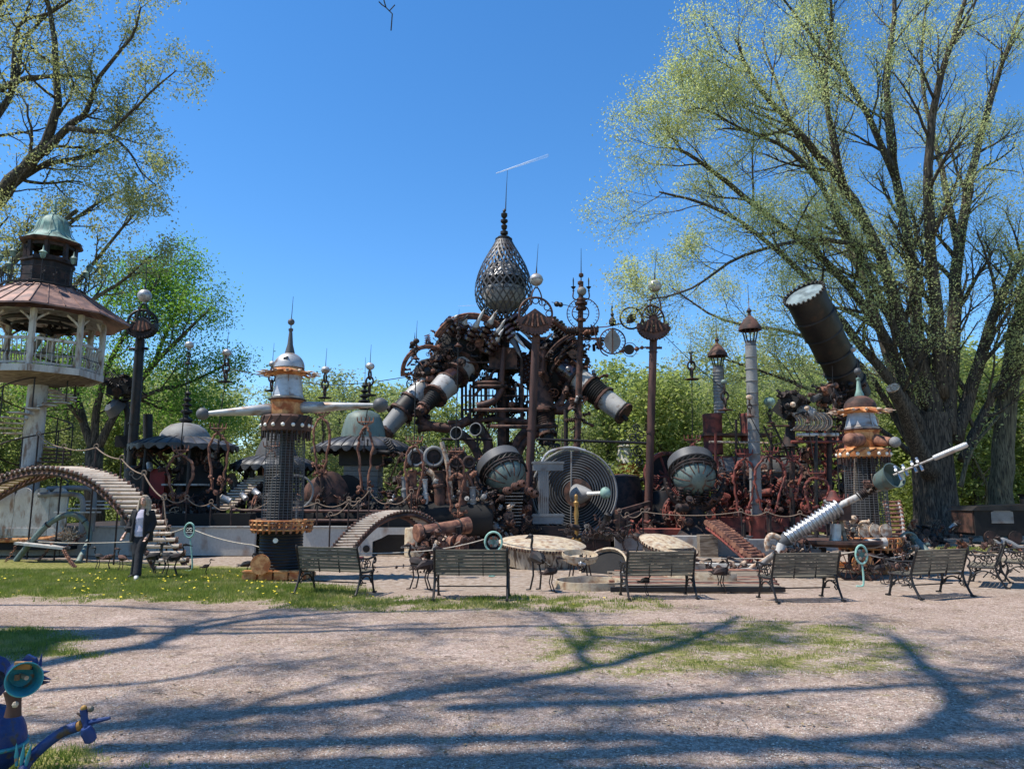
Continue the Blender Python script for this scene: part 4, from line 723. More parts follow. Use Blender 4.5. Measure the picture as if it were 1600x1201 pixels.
# ------------------------------------------------------------------ spired towers
def spired(name, label, px, Y, py, arms, cone_m, dome_m, collar_m, spire_m, lean=0.0, ladder=False):
    """py: dict of pixel heights"""
    g = at(px, Y); r = thing(name, label, 'tower', g); Z = lambda k: P(px, py[k], Y).z; X = lambda w_: W(w_, V((0, Y, 2)))
    o = V((g.x, Y, 0))
    for k in range(4):
        for j in (0, 1): part('base_block', M().box(o + V(((k - 1.5) * .31, -.42 + j * .84, .1)), (.27, .10, .19)).box(o + V(((k - 1.5) * .31, -.48 + j * .96, .17)), (.3, .05, .03)), RUSTO, r)
    part('base_slab', M().box(o + V((0, 0, .05)), (1.28, .8, .08)), RUSTO, r)
    zb_, zw = .10, Z('basket0'); rb = X(33); nr = 14
    part('drum', M().lathe([(.02, zb_)] + sum([[(rb, zb_ + (zw - zb_) * k / nr), (rb * .96, zb_ + (zw - zb_) * (k + .5) / nr)] for k in range(nr)], []) + [(rb, zw), (.1, zw)], o, n=36), BLACK, r)
    zt_ = Z('basket1'); RB = X(46); nst = 26
    for k in range(nst):
        a = 2 * PI * k / nst; d = V((math.cos(a), math.sin(a), 0)); part('basket_stave', M().bar(o + d * RB * .92 + V((0, 0, zw - .03)), o + d * RB * 1.02 + V((0, 0, zt_ - rnd(0, .04))), .09, .03), random.choice((RUSTO, RUSTL)), r)
    for h in (.15, .6, .95): part('basket_hoop', M().ring(o + V((0, 0, zw + (zt_ - zw) * h)), (0, 0, 1), RB * (.98 + .04 * h), .022, 36, 6), RUSTO, r)
    part('basket_floor', M().disc(o + V((0, 0, zw + .02)), (0, 0, 1), RB * .92, .03, 28), RUSTD, r)
    z3, z4 = zt_ - .05, Z('disk0'); m = M(); nv, nh = 30, 34; RM = X(29)
    for k in range(nv): a = 2 * PI * k / nv; m.cyl(o + V((math.cos(a) * RM * 1.08, math.sin(a) * RM * 1.08, z3)), o + V((math.cos(a) * RM, math.sin(a) * RM, z4)), .0055, n=4)
    for k in range(nh): m.ring(o + V((0, 0, z3 + (z4 - z3) * k / nh)), (0, 0, 1), RM * (1.08 - .08 * k / nh), .005, 30, 4)
    part('wire_mesh', m, DGREY, r, kind='stuff')
    part('inner_pipe', M().lathe([(.17, z3), (.15, z4)], o + V((.02, .05, 0)), n=16).lathe([(.26, z3), (.2, z3 + .9), (.1, z3 + 1.0)], o + V((-.1, .1, 0)), n=18), BLACK, r); part('inner_post', M().bar(o + V((.12, -.12, z3)), o + V((.12, -.12, z4)), .1), RUSTD, r)
    z5 = Z('disk1'); RD = X(39); part('lamp_disk', M().lathe([(.2, z4), (RD * .98, z4 + .02), (RD, z4 + .06), (RD, z5 - .04), (RD * .94, z5), (.2, z5 + .01)], o, n=32), RUST if Y < 17 else RUSTO, r)
    for k in range(16):
        a = 2 * PI * k / 16 + .15; d = V((math.cos(a), math.sin(a), 0)); q = part('bulb', M().ball(o + d * RD * .99 + V((0, 0, z4 + (z5 - z4) * .38)), .043, 10), BULB, r)
        part('lattice_strip', M().bar(o + d * RD * 1.01 + V((0, 0, z4 + .1)), o + V((math.cos(a + .3), math.sin(a + .3), 0)) * RD * 1.01 + V((0, 0, z5 - .02)), .02), RUSTD if k % 2 else RUSTL, r)
    for k in range(30): a = 2 * PI * k / 30; d = V((math.cos(a), math.sin(a), 0)); part('hanging_fringe', M().cyl(o + d * RD * .93 + V((0, 0, z4 + .02)), o + d * RD * .93 + V((0, 0, z4 - rnd(.08, .2))), .022, n=5), RUSTD, r)
    z6, z7 = z5, Z('collar1'); RC = X(26); part('collar', M().lathe([(RC * .96, z6), (RC, z6 + .03), (RC, z7 - .06), (RC * 1.06, z7 - .04), (RC * 1.06, z7)], o, n=8), collar_m, r); part('collar_rim', M().lathe([(RC * 1.08, z7 - .02), (RC * 1.12, z7 + .01), (RC * .9, z7 + .03)], o, n=28), RUST, r)
    for tip, r0_, r1_, rbll, mt_, mb in arms:
        tip = V(tip); s_ = V((o.x, o.y, (z6 + z7) / 2)); d = (tip - s_).normalized(); s_ = s_ + d * RC * .85
        part('arm', M().tube([s_, s_.lerp(tip, .05), s_.lerp(tip, .5), tip], [r0_ * .8, r0_, (r0_ + r1_) * .52, r1_], 18), mt_, r); part('arm_ball', M().ball(tip + d * rbll * .8, rbll, 18), mb, r)
    z8 = Z('cone1'); RK0, RK1 = X(25), X(19); part('cone', M().lathe([(RK0, z7 + .02), (RK0 * 1.03, z7 + .06), (RK0 * .95, z7 + .08), (RK1, z8)], o, n=32), cone_m, r); part('cone_seam', M().bar(o + V((.1, -RK0 * .95, z7 + .06)), o + V((.07, -RK1 * .98, z8)), .02, .02), cone_m, r)
    z9 = Z('crown1'); RL = X(40)
    for k in range(14):
        a = 2 * PI * k / 14; d = V((math.cos(a), math.sin(a), 0)); w_ = V((-d.y, d.x, 0)); lp = [o + d * RK1 * 1.0 + V((0, 0, z8)) - w_ * .06, o + d * RL * .7 + V((0, 0, z8 + .03)) - w_ * .09, o + d * RL * rnd(.95, 1.1) + V((0, 0, z8 - rnd(-.02, .05))), o + d * RL * .75 + V((0, 0, z8 + .05)) + w_ * .09, o + d * RK1 + V((0, 0, z8 + .02)) + w_ * .06]
        part('crown_leaf', M().prism(lp, (0, 0, .02)), collar_m if k % 3 else RUSTL, r)
        part('leaf_tip', M().lathe([(.01, 0), (.035, .05), (.02, .1), (.005, .2)], o + d * RL * .92 + V((0, 0, z8 + .03)), d, 8), BONE if collar_m is not RUST else RUST, r)
    part('crown_band', M().lathe([(RK1 * 1.0, z8 - .02), (RL * .68, z8 + .02), (RL * .68, z8 + .07), (RK1 * 1.1, z9)], o, n=20), collar_m, r)
    z10 = Z('dome1'); RO = X(24); H = z10 - z9; part('dome', M().lathe([(RO, z9 - .02)] + [(RO * math.cos(t), z9 + H * math.sin(t)) for t in [PI / 2 * j / 9 for j in range(1, 9)]] + [(.06, z10)], o, n=32), dome_m, r)
    z11 = Z('spire1'); part('spire', M().lathe([(.11, z10 - .04), (.10, z10 + .02), (.06, z10 + (z11 - z10) * .35), (.035, z11 - .04), (.05, z11 - .02), (.05, z11 + .02), (.01, z11 + .04)], o, n=14), spire_m, r)
    zb2 = Z('ball'); part('ball', M().cyl(o + V((0, 0, z11)), o + V((0, 0, zb2)), .012, n=6).ball(o + V((0, 0, zb2)), X(5.5), 14), DGREY, r)
    part('antenna', M().tube([o + V((0, 0, zb2)), o + V((.02, 0, Z('ant')))], [.01, .004], 5), BLACK, r)
    return r, o, rb, zw
r, o, rb, zw = spired('spired_tower', 'near spired tower with long grey arms, grey cone and wire-mesh column behind the first bench', 437, 16.0,
    dict(basket0=829, basket1=812, disk0=676, disk1=650, collar1=625, cone1=586, crown1=574, dome1=551, spire1=515, ball=503, ant=463),
    [(P(325, 646, 15.6), .13, .05, .13, STEEL, DGREY), (P(585, 633, 15.9), .13, .045, .16, STEEL, DGREY)], STEEL, STEEL, RUSTO, DGREY)
part('clip', M().prism([o + V((-.03, -.28, P(437, 574, 16).z + k)) for k in (0, 0)][:1] + [o + V((.05, -.3, P(437, 574, 16).z)), o + V((.05, -.3, P(437, 560, 16).z)), o + V((-.05, -.3, P(437, 562, 16).z))], (0, .04, 0)), DGREY, r)
part('round_lid', M().cyl(o + V((-.22, -.60, .32)), o + V((-.22, -.57, .32)), .20, n=26), RUSTO, r); part('white_button', M().cyl(o + V((.02, -rb - .03, .78)), o + V((.02, -rb, .78)), .05, n=14), BULB, r)
r, o, rb, zw = spired('spired_tower', 'right spired tower with brown dome, grey cone and orange basket behind the upright ladder', 1362, 17.2,
    dict(basket0=858, basket1=838, disk0=716, disk1=701, collar1=672, cone1=645, crown1=636, dome1=618, spire1=592, ball=580, ant=560),
    [(P(1330, 687, 16.3), .15, .13, .15, RUSTL, RUSTL), (P(1392, 690, 16.6), .14, .09, .12, RUSTL, GREY)], STEEL, RUST, RUSTO, VERDI)
part('white_cylinder', M().cyl(P(1352, 850, 16.3), P(1384, 846, 16.3), .10, n=16), WHITE, r)
for k in range(3): part('cut_disc', M().lathe([(.01, 0), (.14, .0), (.15, .05), (.01, .06)], P(1350 + 16 * k, 829, 16.7), (.2, -1, .1), 16), BONE, r)
# tiny third tower far behind
Yf = 44; g = at(984, Yf); r = thing('spired_tower', 'distant small spired tower with white cone between the two tall brown posts', 'tower', g)
Zf = lambda y_: P(984, y_, Yf).z
part('cone', M().lathe([(.75, Zf(724)), (.6, Zf(700)), (.7, Zf(698)), (.2, Zf(690)), (.05, Zf(684))], g, n=20), WHITE, r); part('collar', M().lathe([(.7, Zf(738)), (.75, Zf(725))], g, n=8), RUSTO, r); part('lamp_disk', M().lathe([(.3, Zf(748)), (1.25, Zf(747)), (1.25, Zf(741)), (.3, Zf(740))], g, n=22), RUSTO, r)
for k in range(14): a = k * .449; part('fringe', M().cyl(g + V((math.cos(a) * 1.1, math.sin(a) * 1.1, Zf(748))), g + V((math.cos(a) * 1.1, math.sin(a) * 1.1, Zf(760 + k % 3 * 4))), .07, n=5), RUSTL, r)
part('column', M().cyl(g, g + V((0, 0, Zf(747))), .6, n=14), DGREY, r); part('arm', M().tube([P(975, 731, Yf), P(925, 731, Yf)], [.35, .2], 10), WHITE, r)

# ------------------------------------------------------------------ canopies with scalloped black skirts
def canopy(name, label, px, Y, zpy_top, zpy_edge, rpx, seam, dome, dome_m, posts=True):
    g = V((P(px, 700, Y).x, Y, 0)); r = thing(name, label, 'canopy', g); zt = P(px, zpy_top, Y).z; ze = P(px, zpy_edge, Y).z; RE_ = W(rpx, P(px, zpy_edge, Y)); n = 120
    rf = lambda k: (lambda a, i: 1 + (k * .012 * math.cos(a * seam)))
    m = M(); b = 0; prof = [(.3, zt), (.55, zt - (zt - ze) * .12), (.8, zt - (zt - ze) * .5), (1.0, ze)]
    rings = [(q[0], q[1], .006) for q in prof] + [(1.0, ze - .02, .01), (1.0, None, 0)]
    for i, (q, z, w_) in enumerate(rings):
        for k in range(n):
            a = 2 * PI * k / n; wv = abs(math.sin(a * seam / 2)); rr = RE_ * q * (1 + .02 * (wv - .5) * (i > 0)); zz_ = (ze - .03 - .17 * wv) if z is None else z + .03 * (wv - .5) * (i > 0) * q
            m.v.append(g + V((math.cos(a) * rr, math.sin(a) * rr, zz_)))
    for i in range(len(rings) - 1):
        for k in range(n): k2 = (k + 1) % n; m.f.append((i * n + k, i * n + k2, (i + 1) * n + k2, (i + 1) * n + k))
    part('roof', m, CANOPY, r, ang=60)
    for k in range(seam): a = 2 * PI * k / seam; part('roof_rib', M().tube([g + V((math.cos(a) * RE_ * q, math.sin(a) * RE_ * q, z + .008)) for q, z in prof], .012, 4), BLACK, r)
    part('under_ring', M().ring(g + V((0, 0, ze - .08)), (0, 0, 1), RE_ * .9, .05, 32, 6), BLACK, r)
    if posts:
        for k in range(8): a = 2 * PI * k / 8 + .2; part('strut', M().cyl(g + V((math.cos(a) * RE_ * .88, math.sin(a) * RE_ * .88, ze - .08)), g + V((math.cos(a) * RE_ * .3, math.sin(a) * RE_ * .3, ze - .9)), .035, n=6), BLACK, r)
    part('dome', M().lathe([(W(q, g + V((0, 0, 3))), P(px, y_, Y).z) for q, y_ in dome], g, n=28), dome_m, r)
    return r, g
def stack_finial(r, g, px, Y, ys, w):
    pr = []
    for k in range(len(ys) - 1):
        z0, z1_ = P(px, ys[k], Y).z, P(px, ys[k + 1], Y).z; q = w * (1 - .8 * k / len(ys)); pr += [(q * .35, z0), (q, z0 + (z1_ - z0) * .3), (q, z0 + (z1_ - z0) * .5), (q * .35, z0 + (z1_ - z0) * .75)]
    part('stacked_finial', M().lathe(pr + [(.012, P(px, ys[-1], Y).z), (.005, P(px, ys[-1] - 40, Y).z)], g, n=14), BLACK, r)
r, g = canopy('domed_canopy', 'black scalloped canopy with brown-grey dome on the left deck behind the wreath', 288, 25.5, 683, 697, 80, 26, [(38, 686), (36, 678), (30, 670), (22, 664), (10, 661), (1, 660)], GREY)
stack_finial(r, g, 283, 25.5, [662, 648, 636, 628, 618, 610], .22)
for k in range(6): a = k * 1.047; part('iron_post', M().cyl(g + V((math.cos(a) * 1.5, math.sin(a) * 1.5, .7)), g + V((math.cos(a) * 1.4, math.sin(a) * 1.4, P(288, 698, 25.5).z)), .05, n=8), BLACK, r)
r = thing('black_stove_engine', 'black iron stove-like engine with red panel under the domed canopy', 'machine', at(285, 25.3, .7)); q0 = lambda x, y, Y=25.3: P(x, y, Y)
part('boiler', M().lathe([(.02, .7), (.85, .72), (.9, 1.5), (.7, 2.0), (.72, 2.7), (.5, 3.0), (.5, 3.3)], V((q0(305, 780).x, 25.6, 0)), n=24), BLACKM, r)
part('red_cabinet', M().box((q0(250, 750).x, 25.2, 1.65), (.62, .5, 1.9)), REDP, r); part('tank', M().lathe([(.01, .7), (.5, .7), (.5, 2.55), (.3, 2.7), (.02, 2.72)], V((q0(222, 740).x, 25.2, 0)), n=20), BLACK, r)
part('white_table', M().box((q0(300, 760).x, 24.8, P(300, 757, 24.8).z), (1.35, .5, .06)), WHITE, r); part('table_leg', M().box((q0(272, 790).x, 24.8, 1.0), (.08, .08, .8)), GREY, r); part('table_front', M().box((q0(308, 775).x, 24.75, 1.1), (.5, .06, .55)), GREY, r)
clutter(r, P(300, 735, 25), 1.0, .4, .6, 40, .2, .45); clutter(r, P(285, 785, 24.6), 1.6, .3, .25, 34, .15, .4); clutter(r, P(235, 720, 25), .5, .3, .5, 14, .2, .4)
r, g = canopy('tall_bell_canopy', 'black scalloped canopy with large grey-green bell on a square block shaft', 567, 27.5, 683, 701, 78, 28, [(36, 690), (33, 672), (29, 656), (24, 647), (14, 642), (5, 641), (1, 640)], PATINA, posts=False)
stack_finial(r, g, 570, 27.5, [641, 630, 622, 614, 606, 598], .25)
zz = [P(567, y_, 27.5).z for y_ in (704, 728, 800)]; part('neck', M().box(g + V((.05, 0, (zz[0] + zz[1]) / 2)), (1.52, 1.3, zz[0] - zz[1])), BLACK, r)
for k in range(11): z_ = .7 + (zz[1] - .7) * (k + .5) / 11; part('shaft_block', M().box(g + V((.05 + rnd(-.01, .01), 0, z_)), (1.22, 1.1, (zz[1] - .7) / 11 - .015)), GREY, r)
clutter(r, g + V((.1, -.8, 1.2)), .9, .3, .5, 16, .2, .4)
r, g = canopy('low_bell_canopy', 'low black scalloped canopy with small dark bell behind the near spired tower', 432, 26.5, 712, 728, 68, 24, [(34, 720), (30, 705), (24, 690), (18, 680), (16, 672), (6, 668), (1, 667)], DGREY)
for k in range(6): a = k * 1.047; part('iron_post', M().cyl(g + V((math.cos(a) * 1.1, math.sin(a) * 1.1, .7)), g + V((math.cos(a) * 1.0, math.sin(a) * 1.0, P(432, 730, 26.5).z)), .09, n=8), BLACK, r)
part('dark_body', M().lathe([(.9, .7), (.85, 1.4), (.6, 2.0), (.6, P(432, 730, 26.5).z)], g, n=18), BLACKM, r)
r = thing('leaning_strut_horse', 'leaning dark timber prop beside the low canopy', 'prop', at(372, 26)); part('prop', M().bar(P(360, 742, 26), P(378, 790, 25.6), .22, .22), WOOD, r)

# long black boiler and pipes on the left deck
r = thing('long_boiler', 'long black boiler tank with brown pipes lying on the left deck behind the concrete wall', 'boiler', at(480, 24.2, .7))
part('boiler_shell', M().lathe([(.02, 0), (.5, .02), (.55, .1), (.55, 7.6), (.5, 7.7), (.02, 7.72)], at(392, 24.4, 1.0), (1, 0, 0), 22), BLACKM, r)
for k, (y_, w_) in enumerate(((797, .05), (812, .06), (822, .05))): part('pipe', M().cyl(P(360 + k * 12, y_, 23.4), P(602 + k * 14, y_ + 2, 23.6), w_, n=10), PIPE, r)
for k in range(9): part('pipe_band', M().ring(at(400 + 24 * k, 24.4, 1.0), (1, 0, 0), .56, .03, 20, 5), RUSTD, r)
part('low_duct', M().bar(P(215, 815, 23), P(395, 815, 23), .5, .5).bar(P(560, 815, 23), P(650, 815, 23.1), .5, .5), BLACKM, r, kind='stuff')
clutter(r, P(300, 805, 23.2), 2.2, .2, .25, 26, .15, .35, mats=(BLACK, RUSTD, BONE)); clutter(r, P(470, 785, 24), 2.4, .3, .3, 46, .2, .45); clutter(r, P(600, 785, 24), .9, .3, .4, 24, .2, .45)
r = thing('brown_drum', 'brown drum lying beside the bell canopy shaft', 'drum', at(510, 25, 1)); part('drum', M().lathe([(.02, 0), (.55, .0), (.6, .05), (.6, .9), (.4, 1.0), (.02, 1.02)], P(500, 775, 25), (.6, -.8, .25), 22), RUST, r); part('black_drum', M().lathe([(.02, 0), (.6, 0), (.6, .9), (.02, .92)], P(528, 775, 25.4), (.5, -.8, .1), 20), BLACKM, r)
r = thing('hoop_frame', 'thin grey hoop on a stand right of the wire-mesh column', 'hoop', at(462, 22.5, .8)); part('hoop', M().ring(P(463, 768, 22.5), (.3, -1, 0), .48, .03, 30, 6), GREY, r); part('stand', M().cyl(P(463, 792, 22.5), P(463, 815, 22.5), .03), GREY, r); clutter(r, P(455, 772, 22.7), .35, .1, .3, 12, .12, .25)

# tall dark post with gear head at left, and its two fellows
def wheel_ring(root, c, d, R_, spokes=0, teeth=0, rr=.03, mt=RUST, hub=0):
    part('wheel_rim', M().ring(c, d, R_, rr, 30, 6), mt, root); u, w, d = frame(d)
    for k in range(spokes): a = 2 * PI * k / spokes + .2; part('spoke', M().cyl(V(c) + (u * math.cos(a) + w * math.sin(a)) * hub, V(c) + (u * math.cos(a) + w * math.sin(a)) * R_, rr * .6, n=5), mt, root)
    for k in range(teeth): a = 2 * PI * k / teeth; e = u * math.cos(a) + w * math.sin(a); part('tooth', M().cyl(V(c) + e * R_ * .82, V(c) + e * R_ * 1.02, rr * .6, n=5), mt, root)
    if hub: part('hub', M().ring(c, d, hub, rr * .8, 14, 5), mt, root)
def gear_post(label, top, bot, Y, Rp, head, mt, ball_px, wide, wr, fl):
    a, b = P(*bot, Y), P(*top, Y); r = thing('gear_headed_post', label, 'post', V((a.x, a.y, a.z)))
    part('post', M().tube([a - V((0, 0, .5)), a, b], [Rp, Rp, Rp * .95], 18), mt, r); 
    for t in (.02, .5, .93): q = a.lerp(b, t); part('collar', M().cyl(q, q.lerp(b, .02), Rp * 1.18, n=18), mt, r)
    part('cross_bolt', M().cyl(b + V((-Rp * 2, -.05, -.35)), b + V((Rp * 2, -.05, -.35)), .05), mt, r)
    hx, hy = head; hc = P(hx, hy, Y); hw = W(wide, hc)
    # heavy cast quadrant: half disc with teeth and slots
    cc = P(hx, hy - 4, Y - .34); seg = []
    for k in range(21): t = PI + PI * k / 20; seg.append(cc + V((math.cos(t) * hw, 0, math.sin(t) * hw * .88)))
    m = M().prism([cc + V((-hw, 0, .1)), cc + V((-hw * .72, 0, hw * .08)), cc + V((0, 0, hw * .62)), cc + V((hw * .72, 0, hw * .08)), cc + V((hw, 0, .1))][::-1] + seg[1:-1], (0, .3, 0)); part('quadrant_casting', m, mt, r)
    for k in range(9): x_ = -hw * .62 + hw * 1.24 * k / 8; part('casting_rib', M().bar(cc + V((x_ * .7, -.03, hw * .35 * (1 - abs(x_ / hw)))), cc + V((x_ * 1.15, -.05, -hw * .5 * (1 - abs(x_ / hw) * .6))), .05, .07), RUSTL if k % 2 else RUSTD, r)
    for k in range(15): t = PI * (1.06 + .88 * k / 14); part('gear_tooth', M().box(cc + V((math.cos(t) * hw * 1.03, 0, math.sin(t) * hw * .92)), (.07, .2, .08), ax=(V((-math.sin(t), 0, math.cos(t))), V((0, 1, 0)), V((math.cos(t), 0, math.sin(t))))), mt, r)
    part('casting_hole', M().cyl(cc + V((0, -.04, -.02)), cc + V((0, .0, -.02)), .09, n=12), BLACKM, r)
    wc = P(hx + wr[0], hy + wr[1], Y + .15); R_ = W(wr[2], wc); part('wheel_rim', M().ring(wc, (wr[3], -1, 0), R_, .045, 36, 6), mt, r)
    if fl:
        for k in range(12): e = 2 * PI * k / 12; q = wc + V((math.cos(e) * R_ * .8, 0, math.sin(e) * R_ * .8)); part('wheel_scallop', M().ring(q, (0, -1, 0), R_ * .19, .022, 12, 5), mt, r)
    else:
        for k in range(9): e = PI * (k + .5) / 9; part('spoke', M().cyl(wc + V((math.cos(e) * R_ * .15, 0, math.sin(e) * R_ * .15)), wc + V((math.cos(e) * R_ * .97 * (1 if abs(wr[3]) < .4 else .72), 0, math.sin(e) * R_ * .97)), .035, n=6), mt, r)
    bc = P(*ball_px, Y); rb_ = W(10.5, bc); part('ball', M().ball(bc, rb_, 22, .95).ring(bc, (0, 0, 1), rb_ * 1.0, .012, 26, 5).lathe([(rb_ * .3, -rb_ * 1.25), (rb_ * .2, -rb_ * .9)], bc, n=10), STEEL, r)
    part('neck_loop', M().tube(smooth([bc + V((-.22, 0, -1.0)), bc + V((-.18, 0, -.6)), bc + V((0, 0, -rb_ * 1.1)), bc + V((.18, 0, -.6)), bc + V((.22, 0, -1.0))], 4), .03, 6), mt, r)
    part('antenna', M().tube([bc + V((0, 0, rb_ * .8)), bc + V((.02, 0, rb_ + .3)), P(ball_px[0] + 3, ball_px[1] - 56, Y)], [.04, .016, .006], 6), BLACK, r)
    return r
gear_post('dark tall post with oval spoked wheel and steel ball, left of the domed canopy', (219, 530), (200, 800), 26, .165, (221, 512), BLACK, (226, 462), 21, (2, -7, 21, .35), False)
gear_post('tall red-brown post with toothed quadrant and openwork wheel right of the lattice egg', (838, 515), (823, 836), 29, .165, (836, 502), PIPE, (838, 437), 27, (1, -12, 26, .1), True)
gear_post('tall red-brown post with oval spoked head standing alone right of the clock rings', (1021, 530), (1012, 830), 29, .155, (1021, 512), PIPE, (1023, 447), 24, (0, -14, 21, .5), False)

# ------------------------------------------------------------------ central machine
YF = 34; ctr = at(790, YF); r = fr = thing('central_machine', 'huge rusty central machine with lattice egg on top and clustered insulator thrusters', 'machine', ctr)
ZF = lambda y_: P(790, y_, YF).z
def pf(x, y, dy=0): return P(x, y, YF + dy)
sF = W(1, pf(790, 500)); EC = pf(787, 445); prof = []
for k in range(25):
    y_ = 376 + (502 - 376) * k / 24; hw = float(np.interp(y_, [376, 384, 392, 402, 415, 430, 445, 458, 470, 482, 492, 502], [13, 17, 22, 28, 35, 41, 45, 46, 44, 38, 30, 20])); prof.append((hw * sF, pf(787, y_).z))
prof = prof[::-1]; ex = EC.x; n_s = 26
def egg(a, f): i = min(int(f), 23); q = f - i; R_ = prof[i][0] * (1 - q) + prof[i + 1][0] * q; z = prof[i][1] * (1 - q) + prof[i + 1][1] * q; return V((ex + math.cos(a) * R_, YF + math.sin(a) * R_, z))
for s_ in (1, -1):
    for k in range(n_s):
        a0 = 2 * PI * k / n_s; pts = [egg(a0 + s_ * 2.0 * j / 24, j) for j in range(25)]; m = M()
        for j, p in enumerate(pts):
            t = (pts[min(j + 1, 24)] - pts[max(j - 1, 0)]).normalized(); nrm = V((p.x - ex, p.y - YF, 0)).normalized(); sd = t.cross(nrm).normalized() * .034
            m.v += [p - sd, p + sd]; 
            if j: b = 2 * j; m.f.append((b - 2, b - 1, b + 1, b))
        # give the strip thickness
        n0 = len(m.v); m.v += [p + V((p.x - ex, p.y - YF, 0)).normalized() * -.012 for p in m.v[:n0]]; m.f += [tuple(q + n0 for q in f)[::-1] for f in m.f[:]]
        part('lattice_strip', m, EGGM if k % 4 else DGREY, r, ang=180)
for f in (2, 8, 13, 18): part('egg_hoop', M().ring(V((ex, YF, prof[f][1])), (0, 0, 1), prof[f][0] * .97, .025, 40, 5), EGGM, r)
gz0, gz1 = pf(787, 488).z, pf(787, 410).z; gm_ = (gz0 + gz1) / 2
part('inner_shell', M().lathe([(.3, gz0), (.85, gz0 + .35), (1.02, gm_ - .35), (1.0, gm_ - .1)], (ex, YF, 0), n=24), SLEEVE, r); part('inner_dome', M().lathe([(.98, gm_ + .35), (.85, gm_ + .7), (.5, gz1 - .1), (.05, gz1)], (ex, YF, 0), n=24), STEEL, r)
part('inner_band', M().lathe([(.95, gm_ - .1), (.98, gm_ + .1), (.95, gm_ + .35)], (ex, YF, 0), n=24), BLACKM, r)
for k in range(12): a = PI * k / 6; part('glass_bar', M().tube([V((ex + math.cos(a) * q, YF + math.sin(a) * q, z)) for q, z in ((1.05, gm_ - .35), (1.02, gm_ + .3), (.88, gm_ + .72), (.5, gz1 - .08))], .025, 5), BLACK, r)
zt = prof[-1][1]; part('top_plate', M().lathe([(.02, zt - .02), (.36, zt), (.40, zt + .03), (.40, zt + .08), (.3, zt + .1), (.3, zt + .16), (.1, zt + .2)], (ex, YF, 0), n=24), BLACK, r)
sp_ = []
for y_, q in ((368, .05), (366, .18), (362, .18), (360, .06), (357, .13), (353, .15), (350, .06), (347, .17), (344, .17), (342, .05), (338, .15), (334, .15), (332, .05), (330, .08), (326, .01)): sp_.append((q, pf(790, y_).z))
part('spire', M().lathe(sp_, (ex + .02, YF, 0), n=16), BLACK, r); part('antenna', M().tube([pf(790, 330), pf(791, 300), pf(793, 266)], [.03, .018, .008], 6), BLACK, r)
part('neck', M().lathe([(.55, pf(790, 505).z), (.42, pf(790, 500).z), (.42, pf(790, 520).z), (.5, pf(790, 526).z)][::1], (ex + .05, YF, 0), n=16), RUSTD, r)
part('main_mast', M().cyl(V((ex, YF, 0)), V((ex, YF, pf(790, 500).z)), .28, n=14), RUSTD, r)
for a_, b_ in (((780, 522), (770, 580)), ((800, 522), (828, 600)), ((772, 520), (748, 560)), ((806, 522), (850, 560))): part('neck_strut', M().cyl(pf(*a_, -.3), pf(*b_, -.5), .13, .17, n=9), RUSTD, r)
part('centre_box', M().box(pf(786, 562, -.6), (W(42, EC), .9, W(32, EC))), RUST, r); part('centre_box_lip', M().box(pf(786, 578, -.6), (W(46, EC), 1.0, .09)), RUSTD, r)
for x0_, y0_, x1_, y1_, R_ in ((722, 566, 785, 566, .05), (748, 545, 790, 566, .07), (740, 620, 800, 545, .06), (700, 660, 770, 655, .1), (770, 655, 860, 662, .13), (735, 600, 735, 660, .05), (760, 580, 760, 650, .06), (815, 560, 815, 660, .07), (850, 580, 848, 650, .06), (722, 640, 850, 640, .05), (720, 618, 848, 618, .035)):
    part('brace_pipe', M().cyl(pf(x0_, y0_, -1), pf(x1_, y1_, -1), R_, n=9), RUST, r)
part('main_brown_pipe', M().cyl(pf(787, 543, -1.2), pf(783, 605, -1.2), W(4, EC), n=12).tube(smooth([pf(783, 605, -1.2), pf(780, 615, -1.3), pf(768, 628, -1.5), pf(745, 634, -1.5)], 4), W(5, EC), 12), PIPE, r)
for x_ in range(722, 862, 6):
    part('cage_rod', M().cyl(pf(x_, rnd(590, 612), rnd(-.8, 1)), pf(x_, rnd(640, 668), rnd(-.8, 1)), rnd(.03, .07), n=6), random.choice((RUSTD, RUST, RUSTD, STEEL)), r)
for c_, R_ in (((765, 604), .75), ((765, 598), .68), ((800, 640), 1.7), ((815, 665), 1.5)): part('ring_platform', M().ring(pf(*c_, -.8), (0, -.12, 1), R_, .085, 30, 7), RUST, r)
clutter(r, pf(800, 640), 2.0, .8, .7, 70, .25, .55); clutter(r, pf(790, 590), .9, .6, .9, 40, .3, .55); clutter(r, pf(815, 690), 1.6, .5, .5, 26, .2, .5)
for path, R_ in (([(735, 655), (705, 668), (672, 665), (655, 655)], 7), ([(655, 668), (700, 668), (735, 690), (752, 722)], 6.5), ([(740, 655), (752, 672), (762, 690), (766, 730)], 7), ([(784, 640), (784, 735), (784, 770)], 6.5), ([(858, 655), (830, 668), (808, 690), (800, 730)], 6.5), ([(850, 672), (820, 690), (806, 720), (802, 750)], 6),
                 ([(850, 545), (846, 600), (852, 628), (868, 640), (884, 638), (897, 620), (900, 605)], 7), ([(862, 640), (876, 628), (884, 610), (890, 590)], 5)):
    q = smooth([pf(*p, -.9) for p in path], 5); R2 = W(R_, EC); part('curved_leg_pipe', M().tube(q, R2, 12), PIPE if R_ > 6.6 else RUST, r)
    for f in (0, -1): d = (q[1] - q[0] if f == 0 else q[-1] - q[-2]).normalized(); part('pipe_flange', M().cyl(q[f] - d * .05, q[f] + d * .05, R2 * 1.35, n=14), RUSTD, r)
